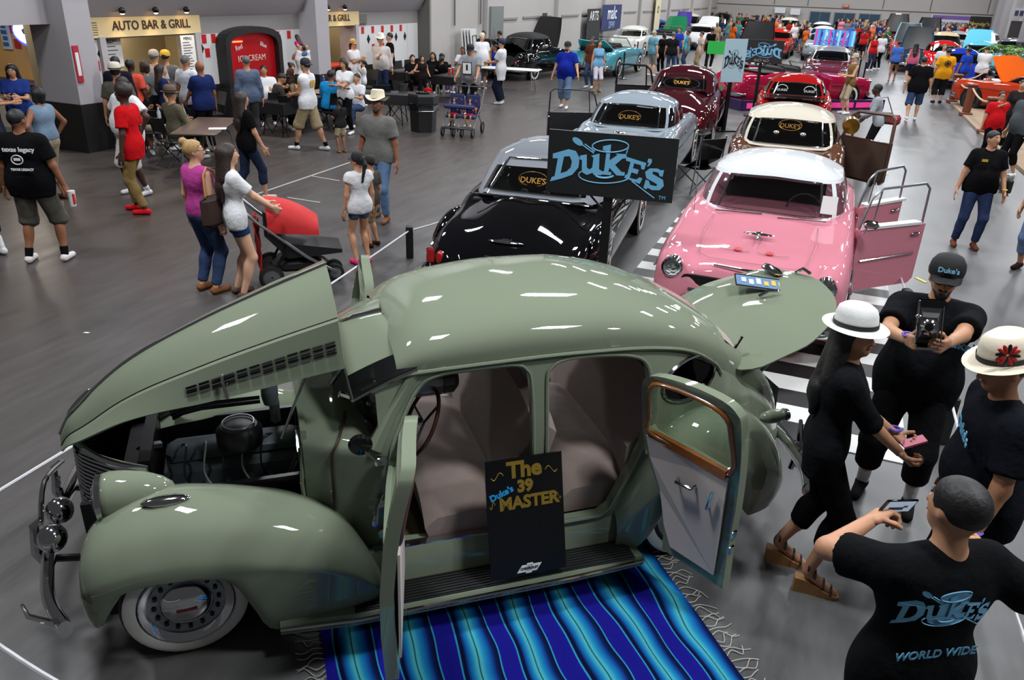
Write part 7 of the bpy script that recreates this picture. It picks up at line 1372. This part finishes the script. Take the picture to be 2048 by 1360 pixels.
B().rbox((-.36, -.08, .98), (.12, .32, .28), .06).obj('black_bag', BLACKP, bw_); B().box((.07, .145, 1.35), (.08, .006, .035)).obj('yellow_badge', mat('yellow_badge', (206, 170, 40), .5), bw_, False); wristband(bw_, 0, (220, 210, 70))
pp('boy in red shirt and glasses eating at the right edge', 1968, 322, 170, h=1.5, g=1.15, sk='md', shirt=(196, 26, 32), pants=K_, hands=((.0, .2, 1.45), None), glasses=True, hem=.8); pp('man in grey tee with black hair beside the red shirt boy', 2012, 352, 100, h=1.76, g=1.2, sk='md', shirt=(72, 76, 80), pants=K_, pl='capri'); pp('person in dark clothes seated behind the red shirt boy', 2008, 300, 150, h=1.62, sk='md', shirt=(40, 34, 34), pants=K_, fem=True, hs='pony')
pp('woman in ripped blue jeans and ankle boots cut by the right edge', 2050, 545, 130, h=1.68, g=1.05, sk='md', hs='long', shirt=K_, pants=mat('ripped_denim', (92, 116, 150), .85, noise=.5, nscale=10), pl='capri', shoes=(54, 30, 30), fem=True, feet=((-.14, .12, .02), (.14, -.1, 0)), res=.018)
pp('woman in red tank top standing in the far aisle', 1737, 142, 190, h=1.66, g=1.1, sk='lt', hs='long', hair='b', shirt=(176, 24, 34), sl='none', pants=(40, 44, 62), fem=True); pp('bald man in white tee behind the red tank top woman', 1752, 140, 10, h=1.74, g=1.1, sk='br', hs='bald', shirt=W_, pants=K_); pp('woman in blue tee and dark shorts walking away in the aisle', 1782, 162, -25, h=1.64, g=1.1, sk='br', hs='short', shirt=(70, 110, 190), pants=(40, 44, 54), pl='hot', shoes=(190, 110, 120), fem=True, feet=((-.1, -.14, 0), (.1, .16, 0))); pp('woman in pink tank top and dark shorts walking away', 1815, 166, -10, h=1.62, sk='lt', hs='long', hair='b', shirt=(196, 90, 120), sl='none', pants=(30, 34, 56), pl='shorts', shoes=W_, fem=True)
pp('man in white tee writing beside the orange car', 1950, 190, -40, h=1.76, g=1.05, sk='md', shirt=(214, 212, 214), pants=(44, 24, 32), pl='knee', hands=((-.1, .35, 1.15), (.1, .35, 1.15)), hem=.82, loose=1.6, nod=.4); pp('man in grey cap and khaki vest beside the magenta car', 1688, 228, 100, h=1.72, g=1.0, sk='lt', hair='g', shirt=(120, 92, 56), sl='none', pants=(170, 156, 130), pl='knee', hat=('cap', (170, 164, 150)), hands=((-.1, .3, 1.15), (.1, .3, 1.15))); pp('person in royal blue tee beside the yellow tee man', 1915, 190, 20, h=1.7, g=1.1, sk='br', shirt=(36, 66, 170), pants=JEAN); pp('man in pale shirt talking to the yellow tee man', 1868, 182, 170, h=1.74, sk='md', hair='g', shirt=(196, 200, 210), pants=KH)
# ------------------------------------------------------------------ the far crowd
random.seed(11)
COLS = [('white', (208, 208, 210)), ('black', (24, 24, 26)), ('red', (176, 34, 34)), ('grey', (120, 122, 126)), ('navy', (36, 44, 84)), ('blue', (56, 96, 170)), ('orange', (208, 96, 36)), ('green', (50, 96, 70)), ('pink', (204, 120, 150)), ('maroon', (84, 30, 38)), ('tan', (160, 136, 104)), ('teal', (60, 130, 140))]
PCOL = [('dark trousers', (30, 32, 38), 'long'), ('blue jeans', (60, 78, 110), 'long'), ('khaki shorts', (150, 132, 100), 'knee'), ('black shorts', (26, 26, 28), 'knee'), ('denim shorts', (84, 104, 136), 'shorts')]
protos = {}
def far_person(label, x, y, hd, ci, pi_, v, sk, hr_):
    key = (pi_, v)
    if key not in protos:
        p = person(label, x, y, hd, 1.72, (1.0, 1.25, .98, 1.1)[v], sk, 'k', ('short', 'fade', 'long', 'pony')[v], COLS[ci][1], 'short', PCOL[pi_][1], PCOL[pi_][2], (60, 56, 54), (None, ((-.12, .3, 1.15), (.12, .3, 1.15)), None, ((-.1, .26, 1.3), None))[v], ((-.1, .08 * v, 0), (.1, -.06 * v, 0)), res=.042, fem=v > 1, face=False, group='far crowd'); del p['_wr']; protos[key] = p; return p
    p = copy_tree(protos[key], None, (x, y, 0), math.radians(hd)); p['label'] = label
    s = random.uniform(.93, 1.04) * 1.72 / 1.75; p.scale = (s, s, s)
    for ch in p.children:
        k = ch.name.split('.')[0]; m_ = {'body': skin(SK[sk]), 'shirt': cloth(COLS[ci][1]), 'top': cloth(COLS[ci][1]), 'hair': mat('hair_' + hr_, HAIR[hr_], .55, noise=.5, nscale=45, bump=.25)}.get(k)
        if m_: ch.material_slots[0].link = 'OBJECT'; ch.material_slots[0].material = m_
    return p
ZONES = [(1405, 1560, 62, 78, 26, 'in the far left crowd'), (1380, 1500, 84, 108, 9, 'behind the burgundy coupe'), (1545, 1625, 82, 112, 13, 'by the silver cars'), (1665, 1800, 66, 90, 26, 'by the blue doors'), (1690, 1790, 94, 124, 15, 'in the far aisle'), (1800, 1890, 68, 84, 10, 'by the open black hood'), (1880, 2040, 76, 100, 22, 'among the far right cars'), (1860, 1990, 112, 128, 6, 'behind the red coupe')]
seen = {}
CARSPOTS = []
def crowd():
    for u0, u1, v0, v1, n, where in ZONES:
        for k in range(int(n * 1.3)):
            for _ in range(20):
                u, v = random.uniform(u0, u1), random.uniform(v0, v1); q = at(u, v)
                h_ = wh(q[0], q[1])
                if -12.8 < h_[0] < 8.0 and h_[1] < 76.8 and all((q[0] - c[0]) ** 2 + (q[1] - c[1]) ** 2 > c[2] ** 2 for c in CARSPOTS): break
            else: continue
            CARSPOTS.append((q[0], q[1], .45)); ci, pi_, v_, sk, hr_ = random.randrange(12), random.randrange(5), random.randrange(4), random.choice(['tan', 'lt', 'br', 'dk', 'md', 'md']), random.choice(['k', 'k', 'b', 'g', 'bl'])
            base = '%s in %s shirt and %s %s' % ('woman' if v_ > 1 else 'man', COLS[ci][0], PCOL[pi_][0], where); seen[base] = seen.get(base, 0) + 1
            d = '' if seen[base] == 1 else (', another one' if seen[base] == 2 else ', third one')
            far_person('distant ' + base + d, q[0], q[1], random.uniform(0, 360), ci, pi_, v_, sk, hr_)
# ------------------------------------------------------------------ cars further down the hall
def panel(r, pts, col, name, th=.03): return B().poly([(p[0], p[1]) for p in pts], th).obj(name, paint(col) if isinstance(col, tuple) else col, r, False)
def raised(r, x, z, w, l, ang, col, name='raised_hood', prop=True):   # lid hinged at (x,z) rising at ang (radians) toward +x
    d = link(name, None, r, (x, 0, z)); d.rotation_euler = (0, -ang, 0); P = [[(l * s, w / 2 * t * (1 - .25 * s * s), .05 * (1 - t * t)) for t in np.linspace(-1, 1, 7)] for s in np.linspace(0, 1, 6)]
    B().shell(P, .03).obj('lid_panel', paint(col), d); B().shell([[(p[0] * .95 + .02, p[1] * .9, p[2] - .035) for p in rr] for rr in P], .01).obj('lid_lining', BLACKM, d)
    if prop: B().cyl((l * .7, w * .35, -.02), (l * .9, w * .4, -l * .55), .012, 6).obj('prop_rod', CHROME, d)
    return d
def atb(u, b):                          # floor point in photo column u at hall depth b
    lo, hi = 20.0, 600.0
    for _ in range(40):
        m = (lo + hi) / 2
        if wh(*at(u, m)[:2])[1] > b: lo = m
        else: hi = m
    return at(u, lo)
def bcar(label, u, v, rz, body, roof=None, name='show_car', rad=2.3, **k):
    q = atb(u, v); CARSPOTS.append((q[0], q[1], rad)); k.setdefault('lod', 0); k.setdefault('detail', 0); return vcar(name, label, q[0], q[1], A18(rz), body, roof, **k)
c = bcar('black 1930s convertible with a black soft top by the left wall', 1062, 30.5, 60, (12, 12, 13), (20, 20, 20), soft=True, lod=1, detail=1, zr=1.62, zbelt=1.05, zh=1.02, zk=1.0, cab=(.7, .4, -1.1, -1.5)); raised(c, .9, 1.05, 1.3, 1.2, 1.1, (12, 12, 13)); raised(c, -1.5, 1.0, 1.3, .9, PI - .4, (12, 12, 13), 'raised_trunk')
for sg in (1, -1): B().ell((-1.45, sg * .86, .6), (.66, .16, .33)).obj('rear_fender', paint((12, 12, 13)), c); B().ell((1.5, sg * .84, .62), (.7, .17, .32)).obj('front_fender', paint((12, 12, 13)), c)
c = bcar('teal 1950s convertible with open trunk behind the blue tee man', 1214, 34, 66, (70, 146, 160), None, top=False, lod=1, detail=1); raised(c, -1.45, 1.0, 1.4, .95, PI - .45, (104, 190, 186), 'raised_trunk')
bcar('white 1960s hardtop parked behind the teal convertible', 1268, 45, 67.8, (206, 206, 200), (214, 212, 204), L=5.3, lod=1, glassm=GLASS); c = bcar('silver grey convertible with raised hoods beyond the striped polo', 1335, 49, 67.8, (170, 180, 182), None, top=False, L=5.2); raised(c, 1.0, 1.0, 1.4, 1.3, .7, (30, 110, 70))
c = bcar('blue coupe parked near the left wall', 1312, 57, 67.8, (26, 60, 150)); c = bcar('violet car with its hood up beyond the silver convertible', 1352, 60, 67.8, (60, 50, 120)); raised(c, 1.0, 1.0, 1.4, 1.3, .75, (70, 60, 140)); c = bcar('white car with its hood raised high beside the violet car', 1402, 54, 67.8, (206, 206, 206)); raised(c, 1.0, 1.0, 1.4, 1.4, .6, (214, 214, 214))
bcar('dark red pickup truck with a cream roof near the left wall', 1378, 67, 67.8, (110, 20, 20), (206, 196, 176), zr=1.75); bcar('glossy black truck with chrome at the far left', 1442, 71, 67.8, (14, 14, 15), None, zr=1.8, L=5.2); bcar('black sedan beside the glossy black truck', 1496, 68, 67.8, (18, 18, 20))
c = bcar('dark brown car with its large hood raised behind the mirrored sign', 1508, 41, -112.2, (46, 14, 14)); raised(c, .9, 1.0, 1.6, 1.4, 2.2, (54, 18, 16)); c = bcar('bright red car far behind the mirrored sign', 1548, 51, -112.2, (180, 34, 24))
tg = at(1470, 190); gb = thing('green_banner', 'bright green banner board behind the black mirrored sign', 'banner', (tg[0], tg[1], 0), -.25); B().box((0, 0, 1.52), (2.3, .03, .42)).obj('banner_cloth', mat('green_vinyl', (40, 180, 70), .5), gb, False)
for s in (-1, 1): B().box((s * 1.1, .03, .86), (.05, .05, 1.72)).obj('banner_pole', BLACKM, gb, False)
bcar('white hatchback with its tailgate toward us near the far wall', 1572, 70, -112.2, (196, 190, 180), None, zr=1.7); c = bcar('first silver car of the row leading to the blue doors', 1640, 51, -112.2, (150, 160, 164)); bcar('second silver white car of the row leading to the blue doors', 1640, 60, -112.2, (186, 190, 190)); bcar('white car at the far end of the row by the blue doors', 1638, 70, -112.2, (206, 206, 206))
c = bcar('maroon sedan with a striped serape board on its windscreen', 1652, 35.5, -112.2, (92, 36, 48), (200, 190, 190), lod=1, detail=1)
sb = link('serape_board', None, c, (.55, 0, 1.52), (0, -.35, 0)); B().box((0, 0, .3), (.03, 1.5, .6)).obj('board', mat('serape_blue', (60, 140, 200), .7), sb, False)
for k in range(9): B().box((.02, -.68 + k * .17, .3), (.01, .07, .59)).obj('stripe', mat('stripe_%d' % (k % 3), ((200, 40, 140), (40, 70, 170), (120, 200, 226))[k % 3], .7), sb, False)
for k in range(6): B().tube([(.03, -.5 + k * .19 + .03 * math.sin(t), .42 + .09 * math.sin(t * 1.7 + k)) for t in np.linspace(0, 4, 9)], .014, 4).obj('script_stroke', WHITE if k % 2 else mat('serape_print', (60, 50, 140), .6), sb); B().tube([(.03, -.5 + k * .19 + .05 * math.cos(t), .14 + .06 * math.sin(t)) for t in np.linspace(0, 5.2, 10)], .016, 4).obj('script_stroke', mat('serape_print2', (190, 60, 160), .6), sb)
# magenta convertible with gull doors, on a lit rail stand
MAG = (150, 16, 52); mgq = (8.75, 26.9); CARSPOTS.append((*mgq, 2.6)); mc = vcar('show_car', 'magenta convertible parked sideways on a pink lit rail with its door swung open', *mgq, A18(18), MAG, None, 5.0, 1.9, 1.4, 1.02, 1.0, .98, (.6, .2, -1.0, -1.5), top=False)
car_door(mc, .3, -.95, A18(70), 1.25, MAG, (.3, 1.0), 1.05, paint(MAG), paint(MAG)); car_door(mc, .3, .95, A18(-60), 1.25, MAG, (.3, 1.0), 1.35, paint(MAG), paint(MAG))
rl = thing('display_rail', 'low purple rail with pink lit panels under the magenta convertible', 'rail', (mgq[0], mgq[1], 0), A18(18))
for y_ in (-1.35, 1.35): B().box((0, y_, .15), (5.2, .12, .3)).obj('rail_beam', mat('purple_rail', (44, 24, 70), .4), rl, False); [B().box((x_, y_ - .065, .15), (.9, .01, .16)).obj('pink_panel', mat('pink_glow', (220, 60, 130), .4, emit=.5), rl, False) for x_ in (-2, -1, 0, 1, 2)]
for x_ in (-2.6, 2.6): B().box((x_, 0, .15), (.12, 2.8, .3)).obj('rail_end', mat('purple_rail'), rl, False); B().box((x_ + .065, 0, .15), (.01, 2.2, .16)).obj('pink_panel', mat('pink_glow'), rl, False)
# right hand cars
c = bcar('orange red low car with its hood up in the far aisle', 1806, 56, -112.2, (190, 50, 30), (120, 170, 190)); raised(c, .9, .95, 1.5, 1.2, 2.0, (150, 196, 210)); c = bcar('black car with its hood raised near the far wall', 1846, 65, -112.2, (16, 16, 18)); raised(c, .9, 1.0, 1.6, 1.3, 1.9, (18, 18, 20)); c = bcar('brown car with an open tailgate near the far wall', 1785, 69, -112.2, (70, 34, 28)); raised(c, .9, 1.1, 1.6, 1.3, 1.9, (60, 36, 30))
bcar('white and gold wagon behind the red coupe', 1878, 54.5, 67.8, (210, 200, 176), (196, 176, 140), zr=1.7); bcar('dark blue sedan beside the gold wagon', 1948, 58, 67.8, (30, 50, 90)); bcar('red 1960s coupe parked beside the yellow tee man', 1874, 47, 67.8, (190, 20, 26), None, lod=1, glassm=glass('teal_glass', (.3, .5, .5), .06)); bcar('royal blue coupe beside the red coupe', 1908, 40, 67.8, (26, 50, 150), None, lod=1)
c = bcar('turquoise car with a raised hood behind the palm', 1950, 49, 67.8, (96, 176, 196)); raised(c, .9, 1.0, 1.5, 1.3, .8, (96, 180, 204)); c = bcar('dark green muscle car at the far right', 1822, 47.5, -112.2, (26, 54, 74)); raised(c, .9, .95, 1.5, 1.3, 2.1, (30, 66, 96))
bcar('white sports car among the far right crowd', 1962, 66, 67.8, (206, 206, 206)); bcar('silver car by the far right wall', 1905, 64, 67.8, (150, 152, 156)); bcar('grey sedan by the dark doorway', 2012, 56, 67.8, (96, 98, 104))
oc = bcar('orange red custom car with an upright orange hood at the right edge', 2062, 30.5, 115, (170, 48, 18), None, lod=1, detail=1, zr=1.35, zbelt=.95, zh=.9, zk=.92, ww=False); raised(oc, .7, .95, 1.7, 1.0, .8, (226, 96, 24))
# low carpeted stand with wooden posts round the orange car
qa = [at(u, v) for u, v in ((1893, 200), (1962, 272), (2075, 372), (2200, 300), (2060, 170))]
pf = tag(B().poly([(q[0], q[1]) for q in qa], .06, lambda x, y, h: (x, y, h)).obj('display_platform', mat('tan_carpet', (150, 128, 106), .9, noise=.1), None, False), 'low tan carpeted platform under the orange red custom car', 'platform')
WOODP = mat('redwood', (110, 56, 34), .5, noise=.3, nscale=12)
wp = []
for u, v, l in ((1903, 206, 'carved wooden post by the yellow tee man'), (1930, 232, 'second carved wooden post along the platform edge'), (1968, 268, 'third carved wooden post nearest the red shirt boy'), (1958, 190, 'far carved wooden post behind the platform')):
    q = at(u, v); t = thing('wooden_post', l, 'post', q); B().rbox((0, 0, .06), (.3, .3, .12), .02).obj('plinth', WOODP, t); B().rbox((0, 0, .5), (.2, .2, .8), .03).obj('post_shaft', WOODP, t); B().rbox((0, 0, .93), (.26, .26, .08), .02).obj('cap', WOODP, t); wp.append(Vector((q[0], q[1], .85)))
for a, b, l in ((0, 1, 'pale rope between the first and second wooden posts'), (1, 2, 'pale rope between the second and third wooden posts'), (0, 3, 'pale rope from the first wooden post to the far one')): tag(B().tube([wp[a].lerp(wp[b], t) - Vector((0, 0, .14 * math.sin(PI * t))) for t in np.linspace(0, 1, 9)], .025, 6).obj('thick_rope', mat('manila_rope', (190, 170, 140), .9), None), l, 'rope')
q = atb(1998, 40); pm = thing('potted_palm', 'green potted palm standing behind the orange hood', 'plant', q); B().lathe([(.2, 0), (.3, .5), (.27, .5), (.25, .44)], 16).obj('pot', BLACKP, pm); B().tube([(0, 0, .45), (.03, 0, .9), (0, .02, 1.3)], .05, 8).obj('trunk', mat('palm_trunk', (92, 74, 50), .9), pm)
for k in range(26):
    a = k * 2.4; l = 1.1 + .3 * math.sin(k * 1.7); up = .5 + .5 * ((k * 7) % 5) / 5; P = [(math.cos(a) * l * t, math.sin(a) * l * t, 1.25 + up * math.sin(t * 2.2) * .75 - .5 * t * t) for t in np.linspace(0, 1, 8)]; sd = Vector((-math.sin(a), math.cos(a), 0)); fb = B()
    for j in range(1, 8):
        c_ = Vector(P[j]); d_ = (c_ - Vector(P[j - 1])).normalized(); w = .32 * (1 - abs(j / 8 - .5)) * .9
        for s in (-1, 1): fb.add([c_, c_ + d_ * .06, c_ + d_ * .16 + sd * s * w - Vector((0, 0, .1 * w * 3))], [(0, 1, 2)])
    fb.tube(P, .01, 4).obj('frond', mat('palm_green' if k % 3 else 'palm_lime', (70, 112, 44) if k % 3 else (120, 160, 60), .6), pm, False)
for u, v in ((1010, 140),): pass
for c_ in ((3.06, 9.3, 2.6), (.5, 9.98, 2.6), (2.28, 15.45, 2.6), (4.1, 20.5, 2.6), (4.8, 14.4, 2.6), (7.15, 21.5, 2.4)): CARSPOTS.append(c_)
crowd()
